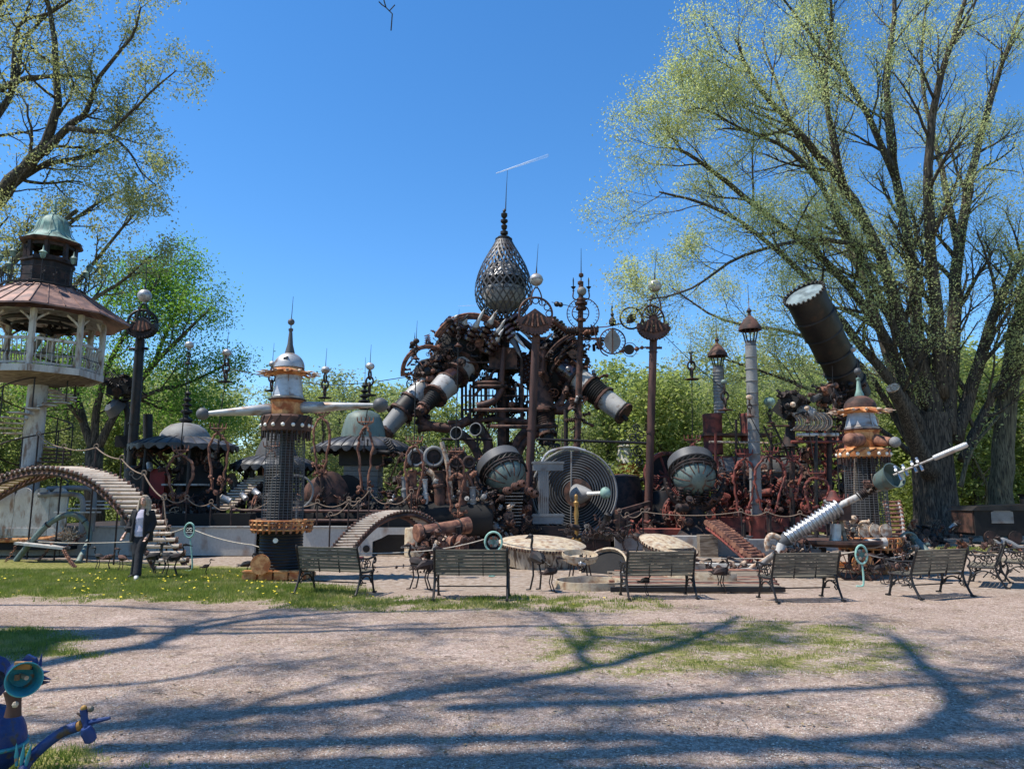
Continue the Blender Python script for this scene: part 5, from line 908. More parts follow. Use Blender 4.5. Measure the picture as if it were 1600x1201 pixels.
# thrusters: (axis from, to, stations of (fraction, radius px, material, name))
def thruster(a, b, st, nb=10):
    a, b = V(a), V(b); d = (b - a); L = d.length; d.normalize(); u, w, _ = frame(d)
    for t0, t1, q0_, q1_, mt, nm in st:
        p, q = a + d * L * t0, a + d * L * t1; R0, R1 = W(q0_, p), W(q1_, q)
        if nm == 'coil_sleeve':
            k = 8; pr = []
            for j in range(k): h = (q - p).length * j / k; e = (q - p).length / k; Rj = R0 + (R1 - R0) * j / k; pr += [(Rj * .85, h), (Rj, h + e * .3), (Rj, h + e * .6), (Rj * .85, h + e * .9)]
            part(nm, M().lathe([(.01, 0)] + pr + [(.01, (q - p).length)], p, d, 22), mt, fr)
        else: part(nm, M().lathe([(.01, 0), (R0, 0), (R0 * 1.0, .01), (R1, (q - p).length - .01), (R1, (q - p).length), (.01, (q - p).length)], p, d, 26), mt, fr)
        part('flange', M().cyl(q - d * .05, q + d * .05, R1 * 1.16, n=26), RUST, fr)
        for k in range(nb): e = 2 * PI * k / nb; part('flange_bolt', M().cyl(q + (u * math.cos(e) + w * math.sin(e)) * R1 * 1.06 - d * .09, q + (u * math.cos(e) + w * math.sin(e)) * R1 * 1.06 + d * .09, .035, n=6), RUSTD, fr)
thruster(pf(752, 545, .5), pf(655, 644, -2.6), [(0, .30, 24, 24, BLACK, 'coil_sleeve'), (.30, .44, 21, 20, SLEEVE, 'pale_sleeve'), (.44, .58, 17, 18, GLASSY, 'dark_sleeve'), (.58, .76, 20, 18, SLEEVE, 'pale_sleeve'), (.76, .94, 13, 10, BLACK, 'coil_sleeve'), (.94, 1.0, 9, 7, RUSTL, 'nozzle_cap')])
thruster(pf(700, 560, .2), pf(602, 674, -1.5), [(0, .36, 20, 22, BLACK, 'coil_sleeve'), (.36, .60, 17, 17, SLEEVE, 'pale_sleeve'), (.60, .76, 17, 18, BLACK, 'dark_sleeve'), (.76, 1.0, 15, 13, GREY, 'nozzle')])
thruster(pf(840, 545, .2), pf(975, 646, -1.8), [(0, .30, 24, 24, BLACK, 'coil_sleeve'), (.30, .48, 22, 20, GLASSY, 'dark_sleeve'), (.48, .62, 19, 19, SLEEVE, 'pale_sleeve'), (.62, .78, 20, 18, BLACK, 'coil_sleeve'), (.78, 1.0, 17, 16, SLEEVE, 'pale_nozzle')])
thruster(pf(842, 600, -.5), pf(858, 690, -1.4), [(0, .5, 18, 18, RUST, 'dark_sleeve'), (.5, .76, 17, 14, RUSTD, 'coil_sleeve'), (.76, .88, 13, 12, GREY, 'pale_sleeve'), (.88, 1, 9, 8, BLACK, 'nozzle')])
d_ = (pf(975, 646, -1.8) - pf(840, 545, .2)).normalized(); part('nozzle_lip', M().ring(pf(973, 644, -1.8), d_, W(15, EC), .06, 26, 6), BLACK, fr); part('nozzle_stub', M().cyl(pf(968, 645, -1.8), pf(980, 656, -2), .1, n=8), BLACK, fr)
# bodies behind: dense clusters of scrap and rust bands
for c_, R_, n_ in (((725, 545), (1.7, 1.0, 1.3), 150), ((665, 580), (.95, .7, 1.4), 90), ((690, 575), (1.0, .8, 1.0), 50), ((870, 575), (1.3, 1.0, 1.7), 150), ((640, 640), (.8, .6, .7), 40), ((925, 600), (.7, .6, .6), 36), ((905, 560), (.6, .6, .9), 40), ((770, 530), (.7, .7, .8), 40)):
    clutter(fr, pf(*c_, -.5), R_[0], R_[1], R_[2], n_, .2, .5, shell=.3)
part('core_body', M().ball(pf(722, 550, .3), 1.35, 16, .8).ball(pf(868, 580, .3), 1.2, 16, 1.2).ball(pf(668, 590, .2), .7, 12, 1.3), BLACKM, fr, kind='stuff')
for cx_, cy_, R0, dx_, a0, a1 in ((738, 560, 1.95, .5, .9, 2.6), (738, 560, 1.85, .5, .9, 2.6), (738, 560, 1.74, .5, .9, 2.6), (672, 585, 1.25, .6, 1.2, 3.2), (672, 585, 1.16, .6, 1.2, 3.2), (925, 600, 2.35, -.5, 1.5, 2.6), (925, 600, 2.25, -.5, 1.45, 2.6), (930, 600, 2.0, -.5, 1.4, 2.6)):
    c_ = pf(cx_, cy_, -1.2); part('rust_band', M().tube([c_ + V((math.cos(a0 + (a1 - a0) * k / 16) * R0, -.35 * math.sin(k / 16 * PI), math.sin(a0 + (a1 - a0) * k / 16) * R0)) for k in range(17)], .055, 6), random.choice((RUST, RUSTL)), fr)
for a_, b_, mt_ in (((742, 512), (757, 482), WHITE), ((765, 506), (777, 484), WHITE), ((777, 520), (790, 498), WHITE), ((775, 533), (787, 513), STEEL), ((718, 505), (732, 491), DGREY), ((725, 506), (730, 498), WHITE), ((800, 520), (822, 545), STEEL), ((815, 512), (838, 540), GREY), ((800, 530), (815, 560), DGREY), ((708, 500), (715, 492), STEEL)):
    a, b = pf(*a_, -1.4), pf(*b_, -1.6); d = b - a; Lh = d.length; part('spike', M().lathe([(.13, 0), (.15, .08), (.09, Lh * .35), (.07, Lh * .7), (.01, Lh)], a, d, 12), mt_, fr); part('spike_insulator', M().lathe([(.05, -.7), (.30, -.62), (.30, -.5), (.14, -.45), (.28, -.36), (.28, -.26), (.14, -.2), (.27, -.12), (.27, -.02), (.12, .02)], a, d, 16), GLASSY, fr)
for k in range(2):
    a, b = pf(860 + 10 * k, 500 + 6 * k, -.6), pf(905 + 4 * k, 548 + 8 * k, -.9); d = b - a; pr = sum([[(.14, d.length * j / 12), (.30, d.length * (j + .25) / 12), (.30, d.length * (j + .55) / 12), (.14, d.length * (j + .8) / 12)] for j in range(12)], []); part('insulator_stack', M().lathe(pr, a, d, 16), GLASSY, fr)
for k in range(6): a, b = pf(800 + k * 8, 545 + k * 3, -.7), pf(822 + k * 7, 600 + 3 * k, -.9); pr = sum([[(.1, (b - a).length * j / 9), (.2, (b - a).length * (j + .4) / 9), (.1, (b - a).length * (j + .8) / 9)] for j in range(9)], []); part('insulator_stack', M().lathe(pr, a, b - a, 12), GLASSY, fr)
for x_, y_, h in ((647, 560, 36), (648, 533, 14), (708, 520, 14), (669, 640, 30), (716, 545, 10)):
    a = pf(x_, y_, -1.5); part('rod', M().tube([a, a + V((0, 0, W(h, a)))], [.02, .008], 5), BLACK, fr)
for x_, y_ in ((646, 537), (703, 501), (648, 548)): part('antenna_head', M().ball(pf(x_, y_, -1.5), .17, 10, .7), RUSTD, fr)
# lower body hidden amid scrap
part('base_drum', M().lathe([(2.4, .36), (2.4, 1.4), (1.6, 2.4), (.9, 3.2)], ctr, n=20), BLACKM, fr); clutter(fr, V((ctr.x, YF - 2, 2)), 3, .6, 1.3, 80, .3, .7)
for x_, y_ in ((716, 678), (746, 672)):
    a = P(x_, y_, 31); d = V((-.4, -1, .1)); part('searchlight', M().lathe([(.02, -.4), (.2, -.3), (.26, .1), (.26, .2)], a, d, 18), DGREY, fr); part('searchlight_rim', M().ring(a + d.normalized() * .2, d, .26, .025, 20, 6), GREY, fr); part('searchlight_bracket', M().cyl(a, a + V((0, 0, -.7)), .05), BLACK, fr)
part('searchlight_bar', M().cyl(P(690, 686, 31), P(770, 686, 31), .05), RUSTD, fr)

# ------------------------------------------------------------------ thin mast with clock rings, and the ring garland
Yc = 30.5; r = thing('clock_ring_mast', 'thin rusty mast with clock-like rings and candle arms right of the lattice egg', 'mast', at(903, Yc)); pc = lambda x, y, d=0: P(x, y, Yc + d)
part('mast', M().tube([at(897, Yc), pc(906, 560), pc(908, 440)], [.16, .13, .1], 10), RUST, r); part('antenna', M().tube([pc(908, 440), pc(908, 388)], [.025, .008], 5), BLACK, r)
wheel_ring(r, pc(911, 490, -.1), (0, -1, 0), W(25, pc(911, 490)), teeth=26, rr=.022); wheel_ring(r, pc(907, 489, -.15), (0, -1, 0), W(13, pc(911, 490)), spokes=6, rr=.025, hub=.1)
part('mast_ball', M().ball(pc(909, 455), .2, 14), GREY, r)
for x_, y_, s_ in ((908, 474, .26), (908, 482, .22), (908, 468, .18), (908, 430, .1), (908, 500, .2), (907, 442, .12)): part('collar', M().lathe([(.05, -.09), (s_, -.05), (s_, .05), (.05, .09)], pc(x_, y_), n=14), RUST, r)
for x_ in (896, 920): part('candle', M().lathe([(.01, 0), (.05, .05), (.02, .1), (.11, .22), (.02, .25), (.03, .5), (.01, .62)], pc(x_, 456), n=10), BLACK, r); part('candle_arm', M().tube(smooth([pc(908, 470), pc(x_, 466), pc(x_, 456)], 3), .03, 5), RUST, r)
part('cross_arm', M().cyl(pc(882, 517), pc(935, 515), .13, n=12), RUST, r)
for k in range(5): part('arm_collar', M().cyl(pc(884 + k * 4, 517), pc(886 + k * 4, 517), .2, n=12), RUSTD, r)
part('stay_pipe', M().cyl(pc(862, 500, -.8), pc(884, 517), .09), PIPE, r); clutter(r, pc(925, 530), .6, .2, .5, 34, .16, .34); clutter(r, pc(905, 525), .5, .2, .3, 12, .2, .36)
clutter(r, pc(900, 650), .35, .3, .7, 16, .2, .5); part('side_mast', M().cyl(at(884, Yc, 2.5), pc(884, 640), .09), RUSTD, r)
part('wire', M().tube([pc(862, 472, -1), pc(900, 480)], .015, 4), BLACK, r); part('wire_knot', M().ball(pc(870, 475, -.9), .12, 8).ball(pc(876, 476, -.8), .11, 8), BLACK, r)
r = thing('ring_garland', 'garland of rusty rings with leaf-shaped plates hung between the two red-brown posts', 'sculpture', at(960, 29.6)); pg = lambda x, y, d=0: P(x, y, 29.6 + d)
def leafplate(root, a, b, w, mt):
    a, b = V(a), V(b); d = b - a; s_ = d.normalized().cross(V((0, -1, 0))).normalized() * w; o = V((0, -.03, 0)); ps = [a + d * t + s_ * h for t, h in ((0, 0), (.12, .35), (.3, .8), (.5, 1), (.7, .8), (.88, .35), (1, 0))] + [a + d * t - s_ * h for t, h in ((.88, .35), (.7, .8), (.5, 1), (.3, .8), (.12, .35))]
    part('leaf_plate', M().prism(ps, (0, .05, 0)), mt, root); part('leaf_midrib', M().bar(a + o, b + o, .04), RUST, root)
c_ = pg(957, 533); part('oval_ring', M().ring(c_, (0, -1, 0), W(20, c_), .03, 34, 6, sx=1, sy=1), RUST, r)
for k in range(20): e = 2 * PI * k / 20; q = V((math.cos(e), 0, math.sin(e))); part('tick', M().cyl(c_ + q * W(15, c_), c_ + q * W(20, c_), .015, n=4), RUST, r)
part('inner_ring', M().ring(c_, (0, -1, 0), W(15, c_), .02, 30, 5, sx=.8), RUST, r); leafplate(r, pg(957, 553, -.1), pg(957, 512, -.1), .34, GREY); part('finial', M().lathe([(.02, 0), (.14, .1), (.14, .25), (.04, .4), (.08, .5), (.02, .6), (.05, .68), (.01, .95)], pg(957, 510), n=12), BLACK, r)
c_ = pg(986, 497); part('oval_ring', M().ring(c_, (0, -1, 0), W(17, c_), .04, 30, 6), RUSTD, r); leafplate(r, pg(979, 505, -.1), pg(994, 490, -.1), .18, BLACK); part('ring_arm', M().cyl(pg(990, 492), pg(1010, 475), .03), RUSTD, r)
c_ = pg(984, 546); part('disc_ring', M().ring(c_, (0, -1, 0), W(11, c_), .015, 24, 5), RUST, r); part('black_disc', M().disc(pg(983, 546, -.1), (0, -1, 0), W(8, c_), .04, 24), BLACK, r)
for x_, y_, s_ in ((995, 545, .1), (1003, 543, .08), (973, 548, .09), (970, 549, .07)): part('bead', M().ball(pg(x_, y_), s_, 10), RUSTL, r)
part('linking_rod', M().tube([pg(930, 512), pg(950, 510), pg(975, 505)], .025, 5), RUST, r); part('linking_rod', M().tube([pg(970, 549), pg(1012, 542)], .03, 5), RUST, r)
part('linking_rod', M().tube(smooth([pg(928, 508), pg(932, 530), pg(940, 550), pg(950, 556)], 4), .03, 5), RUST, r)

# ------------------------------------------------------------------ scroll frame, coil disc, I column
r = thing('scroll_arm', 'long black bar with wrought iron scrolls between the two red-brown posts', 'iron bracket', P(840, 688, 28)); ps_ = lambda x, y, d=0: P(x, y, 28 + d)
part('bar', M().cyl(ps_(838, 686), ps_(1010, 692), .05, n=8), BLACK, r)
def spiral(root, c, R_, turns, a0, sg=1, w=.025, mt=BLACK, tail=None):
    pts = [V(c) + V((math.cos(a0 + sg * t) * R_ * (1 - .8 * t / (turns * 6.283)), 0, math.sin(a0 + sg * t) * R_ * (1 - .8 * t / (turns * 6.283)))) for t in [j * .35 for j in range(int(turns * 18))]]
    if tail: pts = [V(tail)] + pts
    part('scroll', M().tube(pts, w, 6), mt, root)
for x_, y_, q, a, s_ in ((846, 702, 9, 1.5, 1), (862, 700, 7, 1.6, -1), (845, 746, 8, 1.6, -1), (848, 722, 6, -1.5, 1), (1000, 680, 9, -1.5, -1), (988, 683, 7, -1.6, 1), (998, 705, 9, 1.5, 1), (1000, 722, 7, -1.5, -1), (994, 668, 6, 0, 1), (870, 697, 5, 0, 1), (858, 690, 6, 3, 1)): spiral(r, ps_(x_, y_), W(q, ps_(x_, y_)), 1.6, a, s_)
for k in range(30): x_ = 880 + k * 3.6; a = ps_(x_, 688 + 4 * (x_ - 840) / 170); part('bar_ornament', M().cyl(a, a + V((rnd(-.05, .05), 0, rnd(-.12, .14))), .025, n=5), BLACK, r)
Yk = 26; r = thing('coil_disc', 'large upright disc of concentric grey coil pipes with a cone at its centre', 'sculpture', at(897, Yk)); ck = P(897, 768, Yk); dk = V((-.12, -1, .02))
for k in range(14): part('coil_ring', M().ring(ck, dk, W(10 + k * 4.0, ck), .026, 56, 6), DGREY, r)
part('backing_disc', M().disc(ck + V((0, .25, 0)), dk, W(64, ck), .04, 48), BLACKM, r); part('outer_rim', M().ring(ck, dk, W(66, ck), .04, 60, 8), GREY, r)
for s_ in (-1, 1): part('upright_bar', M().cyl(P(893, 704, Yk - .15), P(892, 832, Yk - .15), .028, n=8), GREY, r) if s_ > 0 else None
part('hub_disc', M().disc(P(903, 770, Yk - .2), (-.3, -1, .05), W(22, ck), .06, 32), RUST, r); part('cone', M().lathe([(W(16, ck), 0), (W(12, ck), .3), (W(6, ck), .62), (.05, .72)], P(902, 772, Yk - .3), (.75, -1, .05), 26), GREY, r)
part('arm_rod', M().cyl(P(918, 771, Yk - .9), P(940, 770, Yk - 1.2), .06), BULB, r); part('arm_ball', M().ball(P(946, 770, Yk - 1.3), .18, 16, 1.1), VERDI, r)
part('top_pipe', M().tube(smooth([P(845, 725, Yk), P(858, 706, Yk), P(890, 699, Yk), P(915, 704, Yk)], 4), .05, 8), STEEL, r)
part('brass_post', M().lathe([(.16, 0), (.16, .08), (.06, .15), (.09, .4), (.05, .6), (.08, .8), (.05, 1.0), (.09, 1.15), (.04, 1.2), (.06, 1.35), (.01, 1.4)], V((P(901, 840, 23).x, 23, .36)), n=14), BRASS, r)
r = thing('I_shaped_column', 'pale grey I-shaped column plate standing in front of the coil disc', 'column', at(850, 25.2)); q1 = lambda x, y: P(x, y, 25.2)
for y_, w_, h_ in ((728, 46, 14), (810, 46, 15)): part('flange_block', M().box(q1(856, y_), (W(w_, ck), .35, W(h_, ck))), GREY, r); part('flange_lip', M().box(q1(856, y_ - 5), (W(w_ + 3, ck), .4, .05)), GREY, r)
part('web', M().box(q1(849, 769), (W(16, ck), .3, W(72, ck))), GREY, r)
for k in range(5): part('web_rib', M().bar(q1(843 + k * 3, 734) + V((0, -.16, 0)), q1(843 + k * 3, 804) + V((0, -.16, 0)), .02), GREY, r)
part('base', M().box((q1(856, 815).x, 25.2, .55), (1.2, .5, .4)), RUSTD, r)

# ------------------------------------------------------------------ ribbed sphere guns
def sphere_gun(label, c, Rpx, face, hood_up, Y):
    r = thing('ribbed_sphere_pod', label, 'sculpture', at(c[0], Y)); o = P(*c, Y); R_ = W(Rpx, o); f = V(face).normalized(); u, w, _ = frame(f)
    part('sphere', M().lathe([(max(R_ * math.sin(PI * j / 16), .01), -R_ * math.cos(PI * j / 16)) for j in range(17)], o, f, 48, rf=lambda a, i: 1 + .025 * abs(math.sin(a * 6))), PATINA, r, ang=60)
    for k in range(12): a = 2 * PI * k / 12; part('sphere_seam', M().tube([o + f * (-R_ * math.cos(PI * j / 16)) + (u * math.cos(a) + w * math.sin(a)) * R_ * math.sin(PI * j / 16) * 1.01 for j in range(2, 15)], .022, 5), RUST, r)
    h = V(hood_up).normalized(); R_ *= 1.06; oh = o + h * R_ * .36
    part('hood', M().lathe([(R_ * 1.0, -R_ * .06), (R_ * 1.04, -R_ * .04), (R_ * 1.03, R_ * .5), (R_ * .85, R_ * .64), (.1, R_ * .7)], oh, h, 40), DGREY, r); part('hood_ring', M().ring(oh, h, R_ * 1.04, .04, 40, 8), BLACK, r); part('lace_ring', M().ring(oh - h * R_ * .22, h, R_ * .98, .045, 36, 6).ring(oh - h * R_ * .4, h, R_ * 1.0, .04, 36, 6), RUSTD, r)
    uu, ww, _ = frame(h)
    for k in range(24): a = 2 * PI * k / 24; e = uu * math.cos(a) + ww * math.sin(a); e2 = uu * math.cos(a + .26) + ww * math.sin(a + .26); part('lace_bar', M().cyl(oh + e * R_ * 1.05 - h * .03, oh - h * R_ * .22 + e2 * R_ * 1.0, .025, n=5), BLACK, r)
    for k in range(14): a = 2 * PI * k / 14; e = uu * math.cos(a) + ww * math.sin(a); part('claw', M().tube([oh - h * R_ * .34 + e * R_ * 1.0, oh - h * R_ * .48 + e * R_ * 1.02, oh - h * R_ * .56 + e * R_ * 1.0], [.035, .03, .02], 6), BLACK, r)
    part('crescent', M().tube([o - h * .0 + (uu * math.cos(t) * 0) + V((math.cos(t) * R_ * 1.32, -.1, math.sin(t) * R_ * 1.42)) for t in [PI * (1.02 + .96 * j / 22) for j in range(23)]], [.05 + .13 * math.sin(PI * j / 22) for j in range(23)], 8), RUSTD, r)
    for k in range(18): t = PI * (1.08 + .84 * k / 17); part('crescent_bolt', M().ball(o + V((math.cos(t) * R_ * 1.32, -.26, math.sin(t) * R_ * 1.42)), .05, 8), RUST, r)
    for k in range(5): a = o + V(((k - 2) * R_ * .36, -R_ * .5, -R_ * 1.0 + abs(k - 2) * .06)); inst('insulator', INS, r, a, (0, -.3, 1), .45, RUSTD)
    part('pedestal', M().lathe([(R_ * .9, .36), (R_ * .5, .8), (R_ * .35, o.z - R_ * 1.2), (R_ * .6, o.z - R_ * .9)], V((o.x, o.y, 0)), n=16), RUSTD, r); clutter(r, V((o.x, o.y - .3, (o.z - R_) * .55 + .2)), R_ * 1.1, .3, .8, 34, .2, .5)
    return r
r = sphere_gun('tilted green-brown ribbed sphere in a grey hood left of the red-brown post', (789, 742), 33, (.5, -1, -.55), (-.42, .62, .8), 25.5)
for x_, y_ in ((790, 767), (803, 760), (812, 756), (824, 768), (832, 772)): part('muzzle_insulator', M().lathe([(.05, 0), (.13, .04), (.13, .1), (.06, .14), (.12, .2), (.12, .26), (.04, .3)], P(x_, y_, 24.4), (.5, -1, .1), 12), RUST, r)
r = sphere_gun('upright grey-green ribbed sphere in a dark grey hood in front of the red machines', (1084, 743), 33, (0, -1, -.3), (-.02, .62, .8), 25.5)
# horizontal grille engine beneath the first pod
r = thing('ribbed_engine', 'finned dark engine block between the tilted sphere and the red-brown post', 'engine', at(803, 25, .4))
for k in range(11): part('cooling_fin', M().box(P(803, 770 + 5 * k, 25) + V((.0, 0, 0)), (.62 - .02 * k, .5, .035)), GREY if k % 2 else DGREY, r)
clutter(r, P(800, 835, 24.6), .8, .2, .4, 26, .2, .45)

# ------------------------------------------------------------------ engines heaped left of the centre
r = thing('engine_row', 'row of rusty upright engines with round portholes left of the tilted sphere', 'engine', at(680, 25, .4)); pe = lambda x, y, d=0: P(x, y, 25 + d)
for x_, y_, q in ((650, 715, 12), (678, 713, 14), (714, 716, 14), (733, 722, 8)):
    c_ = pe(x_, y_, -.4); d = V((.1, -1, 0)); part('porthole_ring', M().ring(c_, d, W(q, c_), .06, 26, 8), GREY if x_ < 700 else RUSTD, r); part('porthole_well', M().cyl(c_ + V((0, .1, 0)), c_ + V((0, .5, 0)), W(q - 1, c_), n=22), BLACKM, r); inst('gear', GEAR, r, c_ + V((0, .02, 0)), (0, 1, 0), W(q, c_) * 1.3, RUSTD)
for k, (x_, w_, mt_) in enumerate(((640, 14, RUSTL), (660, 10, STEEL), (674, 14, RUST), (692, 14, RUSTD), (712, 18, RUST), (735, 12, RUSTD))):
    c_ = at(x_, 25, .4); zt_ = pe(x_, 735 - (k % 3) * 4).z; R_ = W(w_, pe(x_, 740)) * .62; part('engine_column', M().lathe([(R_ * 1.1, .4), (R_ * 1.1, .9), (R_ * .9, 1.0), (R_, zt_ - .5), (R_ * .7, zt_ - .2), (R_ * .75, zt_), (.02, zt_ + .05)], V((c_.x, 25.2 + (k % 2) * .3, 0)), n=16), mt_, r)
for path in ([(668, 735), (680, 748), (684, 790), (678, 830)], [(636, 760), (650, 740), (665, 742)], [(700, 750), (716, 742), (730, 760), (728, 800)], [(690, 690), (700, 730), (708, 800)], [(655, 790), (670, 815), (690, 800)], [(730, 740), (742, 770), (748, 810), (742, 840)], [(715, 770), (722, 800), (715, 830)]): part('bent_pipe', M().tube(smooth([pe(*q, -.7) for q in path], 5), rnd(.05, .1), 9), random.choice((RUST, RUSTL, BONE, RUSTD)), r)
for x_, y0_, y1_, w_, mt_ in ((632, 745, 800, 6, GREY), (645, 735, 812, 7, RUSTL), (664, 748, 815, 5, STEEL), (686, 735, 800, 9, RUST), (700, 760, 820, 5, RUSTL), (722, 745, 815, 8, RUST), (738, 760, 820, 6, GREY), (655, 775, 822, 9, RUSTD)):
    a, b = pe(x_ + 2, y1_, -.8), pe(x_, y0_, -.8); R_ = W(w_, a) ; L_ = (b - a).length; part('upright_cylinder', M().lathe([(.02, 0), (R_ * 1.2, 0), (R_ * 1.2, .07), (R_, .08), (R_, L_ * .6), (R_ * 1.15, L_ * .61), (R_ * 1.15, L_ * .66), (R_ * .8, L_ * .68), (R_ * .8, L_ - .05), (R_, L_ - .04), (R_, L_), (.02, L_)], a, b - a, 16), mt_, r)
clutter(r, pe(690, 780, -.5), 1.3, .4, 1.1, 150, .16, .42, mats=(RUST, RUSTD, RUSTL, None, GREY, BONE, RUSTD)); clutter(r, pe(740, 800, -.6), .8, .4, 1.0, 90, .15, .36, mats=(RUSTD, BONE, RUST, None, GREY)); clutter(r, pe(625, 770), .5, .3, .7, 30, .2, .4); clutter(r, pe(660, 715, 1), 1.5, .5, .4, 30, .3, .6)
clutter(r, pe(775, 815, -.6), .9, .4, .6, 60, .15, .38, mats=(RUSTD, BONE, RUST, BLACK, GREY)); clutter(r, pe(925, 830, -2.2), 1.2, .4, .35, 40, .15, .36, mats=(RUSTD, RUST, BLACK))
r = thing('dark_hall_scrap', 'mass of dark machine bodies filling the space behind the posts', 'machine', at(980, 30)); 
for x_, y_, w_, h_ in ((975, 780, 1.6, 2.2), (1040, 790, 1.4, 1.6), (960, 815, 1.2, 1.0), (1005, 770, .8, 1.6)): part('machine_body', M().lathe([(w_ * .5, 0), (w_ * .55, h_ * .4), (w_ * .4, h_), (.02, h_ * 1.05)], at(x_, 30, .3), n=14), random.choice((RUSTD, BLACK)), r)
clutter(r, P(980, 790, 30.3), 2.4, .6, 1.0, 90, .25, .5, mats=(RUSTD, RUSTR, RUST, BLACK, RUSTR)); clutter(r, P(978, 832, 24.8), .55, .3, .3, 24, .15, .35, mats=(RUSTR, RUSTD, RUST))
part('timber', M().bar(P(963, 800, 25), P(1015, 785, 26), .12).bar(P(960, 815, 24.6), P(1000, 800, 25), .1), RUST, r, kind='stuff')

# ------------------------------------------------------------------ red machinery on the right
r = rm = thing('red_engine_house', 'sprawling rust-red flywheel engine with long dark boiler behind the grey chimneys', 'machine', at(1150, 29)); pr_ = lambda x, y, d=0: P(x, y, 28.5 + d)
part('long_boiler', M().lathe([(.02, 0), (.62, .05), (.66, .2), (.66, 3.2), (.6, 3.35), (.02, 3.4)], pr_(1120, 740, .6), (1, 0, 0), 24), DGREY, r); part('lower_boiler', M().lathe([(.02, 0), (.5, .05), (.5, 3.0), (.02, 3.05)], pr_(1125, 765, .4), (1, 0, 0), 20), BLACK, r)
for k in range(7): part('boiler_band', M().ring(pr_(1125 + 18 * k, 740, .6), (1, 0, 0), .67, .035, 22, 5), RUSTR, r)
for x_, y_, q, sp in ((1042, 745, 40, 10), (1150, 800, 42, 0), (1225, 805, 40, 0), (1060, 800, 26, 6)):
    c_ = pr_(x_, y_, 2.4 if x_ < 1050 else .2); R_ = W(q, c_); part('flywheel_rim', M().lathe([(R_ * .86, -.12), (R_, -.12), (R_, .12), (R_ * .86, .12), (R_ * .86, -.12)], c_, (.35, -1, 0), 40), RUSTR, r); part('flywheel_disc', M().disc(c_, (.35, -1, 0), R_ * .84, .06, 30), RUSTR if sp == 0 else BLACKM, r)
    for k in range(sp): a = 2 * PI * k / sp; part('flywheel_spoke', M().cyl(c_ + V((0, -.1, 0)), c_ + V((math.cos(a) * R_ * .85, -.1, math.sin(a) * R_ * .85)), .06, n=6), RUSTR, r)
    for k in range(22): a = 2 * PI * k / 22; part('rim_rivet', M().cyl(c_ + V((math.cos(a) * R_ * .9, -.15 , math.sin(a) * R_ * .93)), c_ + V((math.cos(a) * R_ * .9, -.25, math.sin(a) * R_ * .93)), .05, n=6), RUSTD, r)
part('red_base', M().box(pr_(1075, 832, -2), (3.4, 1.2, .28)).box(pr_(1180, 818, -.5), (5.6, 2, .5)), RUSTR, r, kind='stuff')
for x_, y0_, y1_, w_ in ((1115, 645, 710, 15), (1128, 712, 745, 19), (1172, 645, 690, 14), (1170, 700, 750, 17)):
    part('red_cylinder', M().lathe([(.02, 0)] + sum([[(W(w_, pr_(x_, y0_)) * e, pr_(x_, y_).z - pr_(x_, y1_).z)] for y_, e in ((y1_, 1), (y1_ - 3, 1.06), (y1_ - 6, 1), (y0_ + 8, 1), (y0_ + 4, 1.06), (y0_, 1))], []) + [(.02, pr_(x_, y0_).z - pr_(x_, y1_).z)], pr_(x_, y1_, .8), n=20), RUSTR if y0_ > 640 else RUST, r)
part('gantry_deck', M().box(pr_(1148, 680, .8), (2.6, 1.0, .1)), RUST, r)
for x0_, x1_, y_ in ((1108, 1200, 690), (1200, 1330, 700), (1240, 1330, 722), (1120, 1340, 735), (1125, 1330, 748), (1240, 1330, 672), (1200, 1330, 665), (1150, 1340, 712)): part('gantry_bar', M().cyl(pr_(x0_, y_, -.2), pr_(x1_, y_ + 2, -.2), .045, n=6), random.choice((RUSTR, RUST, RUSTD, BONE)), r)
for k in range(16): x_ = 1205 + k * 8; part('truss_strut', M().cyl(pr_(x_, 700, -.2), pr_(x_ + (8 if k % 2 else -8), 722, -.2), .03, n=5), RUSTR if k % 3 else RUSTD, r)
for x_ in (1118, 1150, 1205, 1238, 1262, 1290, 1318, 1335): part('gantry_post', M().cyl(pr_(x_, 835, -.3), pr_(x_, rnd(640, 690), -.3), .05, n=7), random.choice((RUSTD, RUSTR, BLACK)), r)
for k in range(6): part('ladder_rung', M().cyl(pr_(1196 + k * 5, 672 + k * 12, -1.2), pr_(1210 + k * 5, 668 + k * 12, -1.2), .03, n=5), BLACK, r)
part('ladder_rail', M().cyl(pr_(1193, 665, -1.2), pr_(1225, 738, -1.2), .04, n=6), BLACK, r); part('ladder_rail', M().cyl(pr_(1207, 660, -1.2), pr_(1240, 730, -1.2), .04, n=6), BLACK, r)
MR = (RUSTR, RUSTR, RUSTD, RUSTR, BLACK, RUST, RUSTL)
for c_, R_, n_ in (((1150, 790), (2.6, .5, 1.2), 170), ((1240, 790), (1.8, .5, 1.2), 110), ((1060, 820), (1.1, .5, .7), 50), ((1290, 740), (1.3, .5, 1.4), 90), ((1150, 735), (1.3, .4, .4), 40), ((1215, 830), (3.0, .4, .4), 60), ((1290, 690), (1.2, .5, .5), 44)): clutter(r, pr_(*c_, -1.0), R_[0], R_[1], R_[2], n_, .18, .5, mats=MR)
for x_ in (1113, 1262): spiral(r, pr_(x_, 792, -1.6), .3, 1.6, 0, 1, .04, RUSTR)
for x_, y_ in ((1233, 768), (1247, 768), (1208, 792)): part('round_pipe_mouth', M().lathe([(.1, 0), (.2, 0), (.2, -.4), (.1, -.4), (.1, 0)], pr_(x_, y_, -1.4), (0, -1, 0), 16), RUSTD, r)
